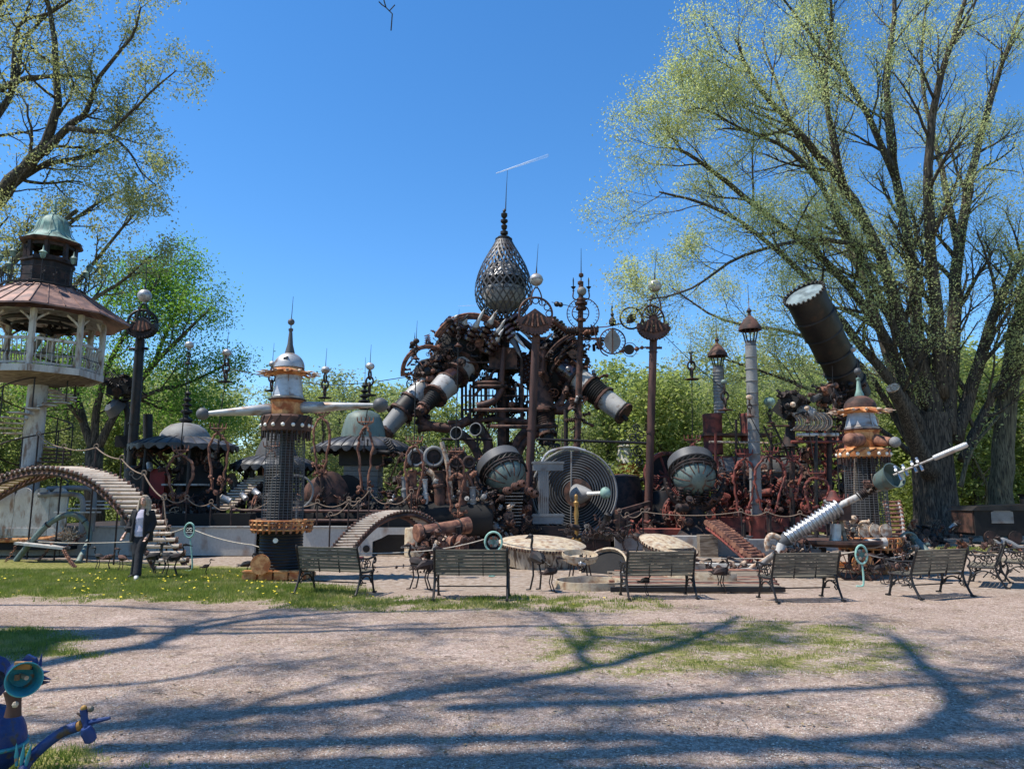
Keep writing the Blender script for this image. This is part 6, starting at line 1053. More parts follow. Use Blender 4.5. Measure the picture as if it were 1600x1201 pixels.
def loopframe(root, cx_, cy_, wpx, hpx, Y, mt, w=.06, deep=0):
    pts = [P(cx_ + math.cos(t) * wpx * (1 - .25 * max(0, -math.sin(t))), cy_ - math.sin(t) * hpx, Y) for t in [PI * (-.32 + 1.64 * j / 24) for j in range(25)]]; part('branch_loop', M().tube([jit(p, .03) for p in pts], [w * rnd(.8, 1.25) for _ in pts], 6), mt, root)
    return pts
def wreath(label, cx_, top, bot, wpx, Y, mt, rod, ball, bm=STEEL, br=7, ground=None, ant=28, two=True):
    """open branch-like loop on a stem, crown bar, and a thin rod with hat, chain links and ball"""
    g = at(cx_, Y, ground or 0); r = thing('loop_lightning_rod', label, 'sculpture', g); p = lambda x, y: P(x, y, Y)
    L_ = smooth([p(cx_, top + 4), p(cx_ - wpx * .55, top + (bot - top) * .12), p(cx_ - wpx, top + (bot - top) * .32), p(cx_ - wpx * .85, top + (bot - top) * .62), p(cx_ - wpx * .5, bot)], 5); R2 = smooth([p(cx_, top + 4), p(cx_ + wpx * .55, top + (bot - top) * .12), p(cx_ + wpx, top + (bot - top) * .32), p(cx_ + wpx * .7, top + (bot - top) * .64), p(cx_ + wpx * .3, bot + 2)], 5)
    for q in (L_, R2): part('branch_loop', M().tube([jit(v_, .025) for v_ in q], [.038 * rnd(.8, 1.3) for _ in q], 6), mt, r)
    part('stem', M().cyl(g, p(cx_, bot), .05, n=7), RUSTD, r); part('foot_cluster', M().tube([p(cx_ - wpx * .5, bot), p(cx_, bot + 6), p(cx_ + wpx * .3, bot + 2)], .035, 6), mt, r)
    part('crown_bar', M().cyl(p(cx_ - 12, top - 3), p(cx_ + 13, top - 3), .025, n=6), mt, r)
    for k in range(5): x_ = cx_ - 12 + 6 * k; part('crown_prong', M().tube(smooth([p(cx_, top + 3), p(x_ * .6 + cx_ * .4, top), p(x_, top - 4), p(x_ + (1 if k > 2 else -1), top - 11)], 3), [.02] * 9 + [.008], 5), mt, r)
    for k in range(7): inst('knob', KNOB, r, jit(p(cx_, bot - 4), .25), (rnd(-1, 1), -1, rnd(-1, 1)), rnd(.15, .3), mt)
    for k in range(4): inst('insulator', INS, r, p(cx_ + rnd(-4, 4), top + 12 + 9 * k), (0, 0, 1), .22, RUSTD)
    rx, ry = rod; part('rod', M().tube([p(cx_, top), p(rx, ry)], [.02, .014], 5), BLACK, r)
    s_ = W(1, p(rx, ry)); finial(r, p(rx, ry), 1, bm, W(br, p(rx, ry)), W(ant, p(rx, ry)), True, W(ry - ball - br, p(rx, ry)) * .9)
    return r
wreath('red-brown wreath loop with tall rod in front of the domed canopy', 282, 706, 785, 20, 23.2, RUSTL, (294, 568), 540, ground=.7)
wreath('open teardrop loop with tall rod and steel ball between the two left canopies', 341, 672, 765, 15, 23.6, RUSTL, (352, 596), 550, ground=.7)
wreath('thin loop with steel ball rod right beside the near tower arm', 503, 648, 738, 13, 24, RUSTL, (507, 621), 577, ground=.7, br=7)
wreath('narrow loop with ball rod in front of the bell canopy shaft', 571, 662, 765, 11, 24, RUSTL, (577, 617), 571, ground=.7)
wreath('loop with steel ball rod half hidden left of the near tower cone', 424, 700, 780, 12, 25.5, RUSTL, (424, 610), 568, ground=.7, br=6)
wreath('red-brown loop beside the row of portholes', 647, 692, 790, 14, 23.8, RUSTL, (650, 560), 534, RUSTD, 5, ground=.4)
wreath('red-brown loop in front of the rusty engines, left of the tilted sphere', 712, 708, 800, 13, 23.6, RUSTL, (716, 540), 515, RUSTD, 4, ground=.4)
wreath('red loop with green ball on the rod right of the upright sphere', 1082, 690, 740, 5, 27.5, RUSTR, (1081, 592), 549, PATINA, 4, ground=.4)
wreath('tall red loop left of the thick grey chimney', 1163, 712, 806, 17, 24.4, RUSTR, (1133, 640), 596, PATINA, 5, ground=.4)
wreath('red open loop right of the thick grey chimney', 1203, 708, 798, 24, 24.2, RUSTR, (1172, 650), 622, BONE, 5, ground=.4, ant=14)
wreath('red loop with large green ball rod near the ladder', 1238, 715, 775, 15, 24.6, RUSTR, (1204, 660), 628, VERDI, 9, ground=.4, ant=6)
wreath('red loop before the dark grille left of the spired tower', 1276, 742, 800, 19, 24, RUSTR, (1262, 660), 640, BONE, 4, ground=.4, ant=20)
wreath('lowest red loop right of the coil gun barrel', 1312, 782, 822, 17, 24, RUSTR, (1304, 640), 603, RUSTD, 4, ground=.4)

# chimneys with lantern caps
def chimney(label, bot, top, Rpx, Y, mt, capw, foot=None):
    a, b = P(*bot, Y), P(*top, Y); r = thing('lantern_chimney', label, 'chimney', V((a.x, Y, 0))); R_ = W(Rpx, a); n = 14
    for k in range(n): part('pipe_section', M().tube([a.lerp(b, k / n), a.lerp(b, (k + .97) / n)], [R_, R_ * .97], 20).ring(a.lerp(b, k / n), b - a, R_ * 1.02, .018, 22, 5), mt, r)
    part('cap_throat', M().lathe([(R_, 0), (R_ * .9, .1), (R_ * .95, .15)], b, n=20), DGREY, r); cw = W(capw, b)
    for k in range(10): e = 2 * PI * k / 10; part('lantern_bar', M().bar(b + V((math.cos(e) * R_ * .85, math.sin(e) * R_ * .85, .1)), b + V((math.cos(e) * cw * .75, math.sin(e) * cw * .75, .58)), .07, .02), RUSTD, r)
    part('lantern_roof', M().lathe([(cw * .72, .56), (cw * 1.05, .52), (cw, .62), (cw * .55, .88), (cw * .28, .98), (.06, 1.02), (.05, 1.12), (.09, 1.18), (.05, 1.25), (.012, 1.3), (.008, 2.1)], b, n=22), RUST, r)
    if foot: part('foot', M().lathe([(R_ * 1.5, -foot), (R_ * 1.3, -.3), (R_ * 1.5, -.05), (R_ * 1.5, .02), (R_, .05)], a, n=20), RUSTR, r)
chimney('tall ribbed grey chimney pipe with brown lantern cap on a red foot', (1182, 806), (1173, 540), 9, 24.6, GREY, 17, 1.0)
chimney('shorter grey chimney pipe with brown lantern cap on red cylinders', (1124, 645), (1122, 577), 8.2, 29.3, GREY, 15)

# telescope
r = thing('giant_telescope', 'giant black telescope tube with bright lens tilted up towards the sky at the right', 'telescope', at(1330, 27)); a, b = P(1336, 618, 28.2), P(1256, 459, 26.2); d = (b - a).normalized(); L_ = (b - a).length
# tube rests along the picture's diagonal, its lens turned a little to the viewer
def rw(px_): return W(px_, a)
part('tube', M().lathe([(.02, 0), (rw(24), 0), (rw(25), L_ * .3), (rw(25), L_ * .42), (rw(27), L_ * .44), (rw(27), L_ * .62), (rw(28.5), L_ * .64), (rw(29), L_ * .97), (rw(31), L_ * .975), (rw(31), L_), (rw(28), L_)], a, d, 40), BLACK, r)
for t in (.14, .28, .43, .63, .8): part('tube_band', M().ring(a + d * L_ * t, d, rw(25 + 4 * t), .05, 36, 6), BLACK, r)
part('lens', M().lathe([(.01, L_ - .03), (rw(28), L_ - .05)], a, d, 40), LENS, r)
u, w, _ = frame(d)
for k in range(26): e = 2 * PI * k / 26; part('rim_bolt', M().cyl(b + (u * math.cos(e) + w * math.sin(e)) * rw(30) - d * .05, b + (u * math.cos(e) + w * math.sin(e)) * rw(30) + d * .06, .05, n=6), BLACK, r)
for k in range(9): e = 2 * PI * k / 9; q = a.lerp(b, .22); part('cradle_strut', M().cyl(q + (u * math.cos(e) + w * math.sin(e)) * rw(25), P(1318 + 4 * math.cos(e), 655, 28.2), .04, n=6), RUSTD, r)
part('cradle_ring', M().ring(P(1318, 650, 28.2), (0, 0, 1), 1.0, .06, 26, 6), RUSTD, r); part('pillar', M().cyl(at(1325, 28.4), P(1325, 640, 28.4), .22, n=12), RUSTD, r)
clutter(r, P(1316, 620, 27.6), .9, .4, .7, 60, .2, .42, mats=(RUSTD, BLACK, RUST)); clutter(r, P(1300, 655, 27.6), .7, .4, .5, 34, .2, .4, mats=(RUSTD, RUST, BLACK)); part('small_ball', M().ball(P(1333, 546, 26.4), .1, 10), STEEL, r)
# twin gun heads and rib fan
r = thing('gun_head', 'dark boxy gun head on a post left of the telescope foot', 'sculpture', at(1240, 27)); part('box', M().bar(P(1226, 650, 27), P(1248, 618, 26.6), 1.0, .6), BLACKM, r); part('barrel', M().lathe([(.02, 0), (.2, .02), (.26, .3), (.2, .6), (.1, .62)], P(1246, 640, 26.6), (.8, -.5, -.35), 16), GREY, r); part('post', M().cyl(at(1238, 27), P(1238, 655, 27), .1), RUSTD, r); part('base_cone', M().lathe([(.3, 0), (.15, .5), (.1, .7)], P(1234, 698, 27), n=12), RUSTD, r)
clutter(r, P(1240, 632, 26.5), .6, .35, .5, 60, .16, .36, mats=(RUSTD, BLACK, RUSTD)); part('ball', M().ball(P(1239, 632, 26), .1, 10), BONE, r)
r = thing('gun_head', 'smaller rusty gun head touching the telescope foot', 'sculpture', at(1295, 27)); part('box', M().bar(P(1280, 630, 27), P(1305, 612, 26.6), .5, .4), RUSTD, r); part('barrel', M().cyl(P(1284, 618, 26.6), P(1270, 624, 26.3), .12, n=12), DGREY, r); part('post', M().cyl(at(1296, 27), P(1296, 640, 27), .09), RUSTD, r); clutter(r, P(1293, 618, 26.5), .5, .3, .4, 46, .16, .34); part('ball', M().ball(P(1306, 602, 26.4), .1, 10), RUSTL, r)
r = thing('rib_fan', 'row of curved thin metal ribs on a bar left of the right spired tower', 'sculpture', at(1270, 26.5))
for k in range(22): x_ = 1236 + k * 3.6 + (50 if k > 15 else 0); a = P(x_, 672, 26.5); part('rib', M().tube(smooth([a, a + V((.16, -.1, .14)), a + V((.17, -.15, .36)), a + V((.0, -.15, .56)), a + V((-.12, -.15, .6))], 3), [.03] * 12 + [.012], 5), BONE if k % 2 else GREY, r)
part('bar', M().cyl(P(1245, 679, 26.5), P(1310, 679, 26.5), .06), WHITE, r); part('bar', M().cyl(P(1236, 690, 26.5), P(1350, 690, 26.5), .05), RUSTR, r); part('post', M().cyl(at(1275, 26.5), P(1275, 680, 26.5), .06), BLACK, r)
r = thing('gun_head', 'black iron gun head mounted high behind the dark post on the left', 'sculpture', at(198, 27)); part('box', M().box(P(195, 605, 27), (.95, .7, .6)), BLACKM, r); part('hood', M().lathe([(.4, 0), (.3, .3), (.1, .4)], P(184, 640, 27), (-.4, -.6, .5), 14), DGREY, r); part('post', M().tube(smooth([at(200, 27, .7), P(198, 680, 27), P(200, 650, 27), P(194, 625, 27)], 3), .11, 8), BLACK, r); clutter(r, P(193, 605, 26.7), .7, .3, .5, 40, .2, .4, mats=(BLACK, RUSTD)); part('foot_box', M().box(P(196, 690, 27), (.5, .5, .4)), BLACKM, r)
part('chimney', M().cyl(at(231, 28, .7), P(231, 647, 28), .17, n=14), BLACK, r)

# ------------------------------------------------------------------ benches
def make_bench():
    r = thing('park_bench', 'x', 'bench', (0, 0, 0), 'cast iron benches with slatted backs along the gravel'); Wd = .60
    bt = lambda h: V((0, -.02 - .13 * h / .42, .40 + h))
    for k in range(7): h = .06 + .055 * k; c = bt(h); part('back_slat', M().box(c, (Wd * 2, .018, .047), ax=(V((1, 0, 0)), V((0, .95, .29)), V((0, -.29, .95)))), SLAT, r)
    for k in range(6): part('seat_slat', M().box((0, .06 + .075 * k, .395 - .012 * math.sin(k / 5 * PI)), (Wd * 2, .06, .022)), SLAT, r)
    for s_ in (-.2, .2): part('back_brace', M().bar(V((s_, -.02, .38)), bt(.40) + V((s_, .02, 0)), .03, .012), BLACK, r)
    part('stretcher', M().cyl((-Wd, .2, .19), (Wd, .2, .19), .011, n=8), BLACK, r)
    for s_ in (-1, 1):
        x = s_ * (Wd + .005); m = M()
        def tb(l, w=.016): m.tube(smooth([V((x, y, z)) for y, z in l], 3), w, 6)
        tb([(-.155, .84), (-.165, .80), (-.14, .74), (-.07, .56), (-.02, .40), (-.04, .26), (-.10, .13), (-.16, .03), (-.19, .015)], .021); tb([(.50, .015), (.47, .03), (.43, .16), (.40, .28), (.43, .38), (.46, .40)], .021)
        tb([(-.02, .385), (.2, .37), (.46, .385)], .019); tb([(-.09, .62), (.05, .615), (.25, .60), (.42, .62), (.50, .60), (.51, .54), (.46, .52)], .019); tb([(.44, .40), (.40, .48), (.44, .56), (.47, .60)], .016)
        tb([(-.10, .13), (0, .24), (.12, .30), (.2, .31), (.3, .28), (.38, .2), (.44, .12)], .015); m.box((x, -.19, .012), (.05, .09, .024)).box((x, .50, .012), (.05, .09, .024))
        q = part('end_frame', m, BLACK, r)
        for cy, cz, R_, tn, a0, sg in ((.08, .50, .085, 1.4, 0, 1), (.26, .50, .085, 1.4, 3.1, -1), (.17, .455, .06, 1.2, 1.5, 1), (.05, .32, .05, 1.2, 1, 1), (.34, .33, .045, 1.2, 2, -1), (.02, .20, .05, 1.2, 0, 1), (.36, .21, .04, 1.2, 3, -1), (-.05, .58, .05, 1.1, 0, 1), (.17, .56, .05, 1.1, 4, 1)):
            part('scroll', M().tube([V((x, cy + math.cos(a0 + sg * t) * R_ * (1 - .75 * t / (tn * 6.28)), cz + math.sin(a0 + sg * t) * R_ * (1 - .75 * t / (tn * 6.28)))) for t in [j * .5 for j in range(int(tn * 12.6))]], .010, 5), BLACK, q)
    return r
bench = make_bench()
BL = [((515, 928), .0, -.32, 'green-tinted slatted bench standing on the turf edge before the spired tower'), ((736, 936), .0, -.04, 'dark slatted bench with its back to us, left of the white drum lid'), ((1032, 934), 0, .08, 'slatted bench in front of the plank deck, left of the coil gun tail'),
      ((1258, 938), 0, .16, 'slatted bench in sunlight right before the small cannon wagon'), ((1466, 932), 0, .36, 'lone slatted bench angled left, at the right of the right spired tower'), ((1560, 914), 0, .95, 'bench turned side-on at the right, nearer the huge trees'), ((1606, 905), 0, 1.1, 'last bench cut by the right edge of the picture')]
for k, (g, _, rz, lb) in enumerate(BL):
    p = G(*g); 
    if k == 0: bench.location = p; bench.rotation_euler = (0, 0, rz); bench['label'] = lb; bench.scale = (.98,) * 3
    else: dup(bench, p, rz, (.94, .98, .93, .93, .96, .95, .95)[k], lb)

# ------------------------------------------------------------------ thin legged scrap birds
def scrap_bird(name_label, px, py, h, heading, kind=0, mt=RUSTD):
    h *= .84; g = G(px, py); r = thing('scrap_bird', name_label, 'sculpture', g, 'small scrap metal birds'); c, s_ = math.cos(heading), math.sin(heading); X = lambda x, y, z: g + V((x * c - y * s_, x * s_ + y * c, z)) * h
    for k in (-1, 1):
        part('leg', M().tube([X(.02, .06 * k, .52), X(-.04, .08 * k, .28), X(.05, .10 * k, .02)], h * .018, 5), mt, r)
        part('foot', M().tube([X(.13, .06 * k, .01), X(.05, .10 * k, .02), X(.12, .15 * k, .01)], h * .014, 4), mt, r)
    part('body', M().tube([X(-.28, 0, .52), X(-.15, 0, .58), X(.02, 0, .6), X(.14, 0, .66)], [h * .03, h * .1, h * .12, h * .05], 8), mt, r)
    for k in range(4): part('tail_feather', M().tube([X(-.2, 0, .56), X(-.42, .05 * (k - 1.5), .48 + .04 * k)], [h * .02, h * .008], 4), mt, r)
    part('neck', M().tube(smooth([X(.12, 0, .66), X(.2, 0, .78), X(.16, 0, .9), X(.2, 0, .97)], 3), h * .026, 6), mt, r)
    part('head', M().tube([X(.16, 0, .97), X(.24, 0, .97), X(.28, 0, .96), X(.46, 0, .92)], [h * .03, h * .05, h * .035, h * .006], 7), mt, r)
    for k in range(3): inst('gear', GEAR, r, X(rnd(-.15, .1), -.06, rnd(.54, .64)), (rnd(-1, 1), -1, 0), h * rnd(.12, .22), mt)
    return r
for lb, px, py, h, hd in (('tiny rusty scrap bird beside the swing seat leg', 152, 890, .62, 3.0), ('rusty scrap bird just right of the swing seat', 170, 891, .6, .4), ('rusty scrap bird left of the woman', 188, 893, .62, 2.8), ('scrap bird right behind the woman, close to the ladder foot', 240, 898, .8, .2), ('scrap bird among ladder treads right of the woman', 258, 899, .82, 2.9), ('scrap bird at the foot of the pale ladder', 274, 900, .8, .3),
                          ('little scrap figure standing alone on the dirt between sign and tower', 322, 900, .42, .5), ('scrap bird left of the orange lid of the near tower', 386, 905, .62, .3), ('scrap bird in front of the orange lid', 425, 904, .60, 2.6), ('tall scrap crane behind the left end of the second bench', 648, 920, .95, 2.5), ('second tall scrap crane by the second bench', 668, 922, .9, .5),
                          ('long-legged scrap stork left of the white pan', 838, 922, 1.15, 2.0), ('small scrap bird in front of the white drum lid', 862, 925, .72, .4), ('dark scrap creature under the third bench', 1010, 930, .5, .3), ('scrap animal right of the third bench', 1122, 922, .66, 2.9), ('scrap bird standing between third and fourth benches', 1130, 925, .72, .2), ('scrap insect left of the cannon wagon', 1040 + 250, 905, .5, 2.6),
                          ('scrap bird right of the cannon wagon', 1378, 912, .62, .2), ('scrap bird under the right spired tower', 1392, 910, .66, 2.9), ('scrap bird near the fifth bench', 1408, 912, .7, .5), ('stick-legged bird on the far plank deck left', 975, 862, 1.1, .1), ('stick-legged bird on the far plank deck right', 996, 864, 1.0, 2.9), ('stick-legged bird by the brass post', 930, 862, 1.1, .3)):
    scrap_bird(lb, px, py, h, hd, mt=random.choice((RUSTD, RUSTD, BLACK, RUST)))

# ------------------------------------------------------------------ tank lids and drums on the ground
def drum_lid(): pass
r = thing('riveted_tank_end', 'large cream rusty tank end with toothed lid rim behind the second bench', 'tank', G(845, 893)); a = V((P(846, 860, 18.6).x, 18.6, 0)); ax_ = V((.10, -.32, 1)).normalized(); R_ = W(67, P(838, 855, 18.6))
o = V((a.x, 18.9, .05)); part('side', M().lathe([(R_ * .93, 0), (R_ * .95, .2), (R_ * .99, .40), (R_ * 1.0, .46)], o, (.05, -.1, 1), 64, rf=lambda a, i: 1 + .008 * math.cos(a * 60)), TANKS, r)
part('lid', M().lathe([(R_ * 1.03, .45), (R_ * 1.04, .49), (R_ * .97, .53), (R_ * .75, .58), (R_ * .4, .62), (.02, .63)], o, (.05, -.1, 1), 56), CREAM, r)
u, w, dd = frame(V((.05, -.1, 1)))
for k in range(90): e = 2 * PI * k / 90; q = o + dd * .42 + (u * math.cos(e) + w * math.sin(e)) * R_ * 1.03; part('rivet', M().cyl(q, q + dd * .07, .02, n=5), RUST, r)
r = thing('cut_tank_ring', 'cream tank end lying open with black mouth right of the white pan', 'tank', G(945, 918)); o = P(944, 890, 16.9); d = V((-.42, -.62, .62)).normalized(); R_ = W(40, o)
part('shell', M().lathe([(R_ * .2, -.30), (R_ * .75, -.26), (R_, -.1), (R_, .06), (R_ * .93, .06), (R_ * .92, -.08), (R_ * .7, -.2), (R_ * .2, -.24)], o, d, 44), CREAM, r); part('dark_inside', M().disc(o - d * .04, d, R_ * .9, .02, 36), BLACKM, r)
part('front_half_ring', M().lathe([(.62, 0), (.66, .0), (.66, .13), (.62, .13), (.62, 0)], G(925, 920) + V((0, .35, 0)), n=40, a0=0, a1=2 * PI), CREAM, r)
part('outer_curve', M().tube(smooth([G(965, 918), P(985, 908, 15.8), P(975, 898, 16.4)], 4), .10, 8), GREY, r)
r = thing('white_pan', 'shallow rusty white pan on thin legs in front of the open tank end', 'pan', G(905, 912)); o = P(906, 868, 16.2)
part('pan', M().lathe([(.02, -.18), (.2, -.17), (.34, -.10), (.38, .0), (.38, .05), (.36, .05), (.34, -.06), (.02, -.13)], o, (.05, -.15, 1), 30), CREAM, r)
for k in range(4): e = k * 1.57 + .5; part('leg', M().cyl(o + V((math.cos(e) * .2, math.sin(e) * .2, -.1)), V((o.x + math.cos(e) * .28, o.y + math.sin(e) * .28, 0)), .016, n=6), RUST, r)
clutter(r, P(912, 880, 15.9), .2, .1, .14, 12, .08, .18)
r = thing('half_tank_lid', 'smaller cream scalloped tank lid leaning before the upright sphere', 'tank lid', G(1046, 872)); o = P(1044, 852, 20.6); R_ = W(46, o)
part('lid', M().lathe([(R_ * 1.0, -.02), (R_, .04), (R_ * .7, .13), (R_ * .3, .17), (.02, .18)], o, (.2, -.26, 1), 44), CREAM, r); part('base', M().lathe([(R_ * .85, 0), (R_ * .85, .35)], V((o.x, o.y, 0)), n=30), WOOD, r); u, w, dd = frame(V((.2, -.26, 1)))
for k in range(50): e = 2 * PI * k / 50; q = o + (u * math.cos(e) + w * math.sin(e)) * R_ * 1.0; part('tooth', M().cyl(q - dd * .05, q + dd * .04, .02, n=5), RUST, r)
part('white_crescent', M().tube(smooth([P(1058, 862, 20), P(1078, 870, 19.8), P(1080, 880, 19.6), P(1070, 884, 19.6)], 4), [.03] * 3 + [.06] * 8 + [.03] * 2, 8), BONE, r)
r = thing('curved_tank_segment', 'low rusty curved tank segment lying beyond the plank deck', 'tank segment', G(1150, 908)); part('segment', M().lathe([(1.15, 0), (1.2, 0), (1.2, .16), (1.15, .16), (1.15, 0)], G(1145, 912) + V((0, .9, .06)), n=40, a0=PI, a1=2 * PI), CREAM, r)
r = thing('stone_block_group', 'grey stone blocks at the foot of the right platform', 'stone', G(1130, 872))
for x_, y_, w_, h_ in ((1080, 868, .9, .55), (1110, 870, .5, .6), (1145, 869, 1.0, .5), (1190, 868, .9, .45)): p = G(x_, y_); part('block', M().box(p + V((0, .3, h_ / 2)), (w_, .5, h_), rnd(-.1, .1)), random.choice((CONC, GREY, WOOD)), r)
r = thing('rail_strip', 'long low rusty rail lying across the dirt behind the benches', 'rail', G(1110, 880)); part('rail', M().bar(G(1000, 880) + V((0, 0, .05)), G(1200, 884) + V((0, 0, .05)), .08, .07), RUSTD, r); part('concrete_edge', M().bar(G(1085, 886) + V((0, 0, .06)), G(1190, 889) + V((0, 0, .06)), .3, .1), CONC, r)

# rusty cylinder on gear mount with old motor
r = thing('cylinder_on_mount', 'long rust-brown cylinder lying on a mount of gears behind the second bench', 'sculpture', G(690, 880)); a, b = P(650, 833, 18.6), P(732, 820, 19.4); d = b - a; L_ = d.length
part('cylinder', M().lathe([(.02, 0), (.2, 0), (.22, .02), (.22, .12), (.17, .14), (.175, L_ - .2), (.2, L_ - .18), (.21, L_), (.02, L_ + .03)], a, d, 26), RUSTL, r)
for t in (.1, .38, .8): part('strap', M().ring(a.lerp(b, t), d, .185, .022, 22, 5), RUSTD, r)
for k in range(4): part('fin_stack', M().disc(P(688 + 2.5 * k, 848, 18.8), (1, .2, 0), .22, .02, 20), RUST, r)
for x_, q in ((706, .24), (722, .26), (666, .16)): part('pulley', M().lathe([(.02, -.05), (q, -.06), (q * .9, 0), (q, .06), (.02, .05)], P(x_, 852, 18.6), (1, -.4, 0), 26), RUSTL, r)
part('mount', M().cyl(G(668, 884), P(668, 830, 18.6), .08).cyl(G(720, 882), P(716, 822, 19), .07), RUSTD, r, kind='stuff'); clutter(r, P(690, 855, 18.5), .75, .25, .25, 80, .1, .28, mats=(RUST, RUSTD, RUSTL, BONE, GREY))
clutter(r, P(664, 885, 17.2), .3, .2, .2, 30, .08, .2, mats=(RUSTD, BLACK, RUST))

# ------------------------------------------------------------------ signs and ropes
def oval_sign(px, pyt, pyb, label, w=9, h=13, glyph=True):
    g = G(px, pyb); Y = g.y; r = thing('oval_sign', label, 'sign', g); o = P(px, pyt, Y); q = W(1, o)
    part('post', M().tube(smooth([g + V((-.1, -.02, .01)), g + V((.03, 0, .02)), g + V((.05, 0, .2)), P(px + 1, pyt + h, Y)], 4), .018, 7), TEAL, r)
    part('oval_ring', M().ring(o, (0, -1, 0), q * (h - 2), .022, 34, 8, sx=w / h), TEAL, r)
    if glyph:
        part('dark_plate', M().prism([o + V((math.cos(t) * q * (w - 3), .01, math.sin(t) * q * (h - 5) + q * 1.5)) for t in [2 * PI * j / 20 for j in range(20)]], (0, .012, 0)), BLACK, r)
        for dx_ in (-2.4, 2.4): part('lettering', M().ring(o + V((dx_ * q, -.012, q * 1.5)), (0, -1, 0), q * 1.9, .007, 14, 4), BULB, r)
        part('lettering', M().bar(o + V((-q * .3, -.012, q * .2)), o + V((q * .5, -.012, q * 4.2)), .012), BULB, r); part('white_line', M().bar(o + V((-q * 5, -.012, -q * 3)), o + V((q * 5, -.012, -q * 3)), .02), BULB, r)
    else:
        part('inner_disc', M().disc(o + V((0, .03, 0)), (0, -1, 0), q * (h - 5) * .7, .012, 20), VERDI, r)
        for k in range(6): e = k * PI / 3; inst('gear', GEAR, r, o + V((math.cos(e) * q * 6.5, -.02, math.sin(e) * q * 6.5)), (0, -1, 0), q * 5, random.choice((BONE, RUSTL, GREY)))
    return o
s1 = oval_sign(296, 828, 892, 'pale green oval sign with white rings lettering on a green post right of the woman')
s2 = oval_sign(771, 846, 900, 'green ring sign with scrap gears inside, behind the second bench', 15, 17, False); s3 = oval_sign(1346, 866, 916, 'verdigris wheel sign on grey post near the cannon wagon', 10, 16, False)
def rope(label, pts, sag, w=.012, mt=ROPE):
    m = M()
    q = []
    for a, b in zip(pts[:-1], pts[1:]):
        for k in range(12): t = k / 12; q.append(V(a).lerp(V(b), t) - V((0, 0, sag * 4 * t * (1 - t))))
    q.append(V(pts[-1])); m.tube(q, w, 6); return solo('rope', m, mt, label, 'rope', pts[0])
rope('pale rope running from the oval sign left past the woman', [s1 + V((-.12, 0, .05)), P(250, 833, 18), P(220, 845, 18.3), P(60, 846, 19.5)], .04)
rope('pale rope from the oval sign past the near tower to the green ring sign', [s1 + V((.12, 0, 0)), P(395, 851, 16.6), P(455, 859, 16.2), P(640, 862, 16.8), s2 + V((-.2, 0, .05))], .05)
rope('pale rope from the green ring sign past the drum lids to the coil gun', [s2 + V((.2, 0, -.02)), P(880, 858, 17.2), P(1000, 862, 17.4), P(1180, 872, 17.2), s3 + V((-.12, 0, .05))], .05)
rope('pale rope from the verdigris wheel sign to the short gun', [s3 + V((.12, 0, 0)), P(1430, 858, 17.4)], .12)
r = thing('notice_board', 'small red and white notice sign at the right arm of the first bench', 'sign', G(562, 905)); q = G(562, 905); part('board', M().box(P(562, 873, q.y), (.18, .02, .10)), WHITE, r); part('red_band', M().box(P(562, 871, q.y - .015), (.15, .012, .035)), REDP, r); part('post', M().cyl(q, P(562, 876, q.y) + V((0, .03, 0)), .012, n=6), BLACK, r)

# rope fences with ringed posts on the decks
def rope_fence(label, pts, z0, swag=.16):
    r = thing('rope_fence', label, 'fence', V((pts[0][0], pts[0][1], z0))); tops = []
    for a in pts: a = V(a); b = V((a.x, a.y, z0)); part('post', M().cyl(b, a, .022, n=7), RUSTD, r); part('post_ring', M().ring(a + V((0, 0, .05)), (0, -1, 0), .06, .014, 14, 5), ROPED, r); tops.append(a + V((0, 0, .02)))
    for a, b in zip(tops[:-1], tops[1:]):
        for s_ in (1, 1.9)[:1]: part('swag', M().tube([a.lerp(b, k / 10) - V((0, 0, 4 * swag * s_ * (k / 10) * (1 - k / 10))) for k in range(11)], .016, 6), ROPED, r)
rope_fence('rope fence with ringed posts along the front of the left deck', [P(x, y, 22.3) for x, y in ((205, 742), (224, 740), (257, 776), (292, 779), (330, 786), (362, 792), (420, 785), (496, 786), (545, 782), (577, 767), (608, 786), (643, 770))], .8)
rope_fence('second rope fence coming down beside the arched ladder', [P(x, y, 20.4) for x, y in ((516, 806), (545, 786), (560, 784))], 0, .1)
rope_fence('rope fence in front of the red machines', [P(x, y, 23.6) for x, y in ((968, 800), (980, 806), (1004, 800), (1158, 800), (1198, 800), (1250, 803), (1290, 800))], .42, .12)
rope_fence('rope handrail along the long arched ladder', [P(x, y, Y) for x, y, Y in ((60, 680, 21), (100, 700, 20.4), (150, 700, 19.8), (190, 718, 19.2), (225, 742, 18.8), (256, 780, 18.3), (262, 830, 18.1))], .0, .08)
for a, b, lb in ((P(365, 577, 24), P(500, 600, 24), 'thin black cable from the left rods past the near tower cone'), (P(1036, 522, 29), P(1133, 610, 29), 'thin black cable slanting from the lone red-brown post to the chimney'), (P(500, 602, 24), P(640, 588, 26), 'thin black cable from near tower towards the centre machine')):
    solo('cable', M().tube([a, a.lerp(b, .5) - V((0, 0, .08)), b], .014, 5), BLACK, lb, 'cable', a)

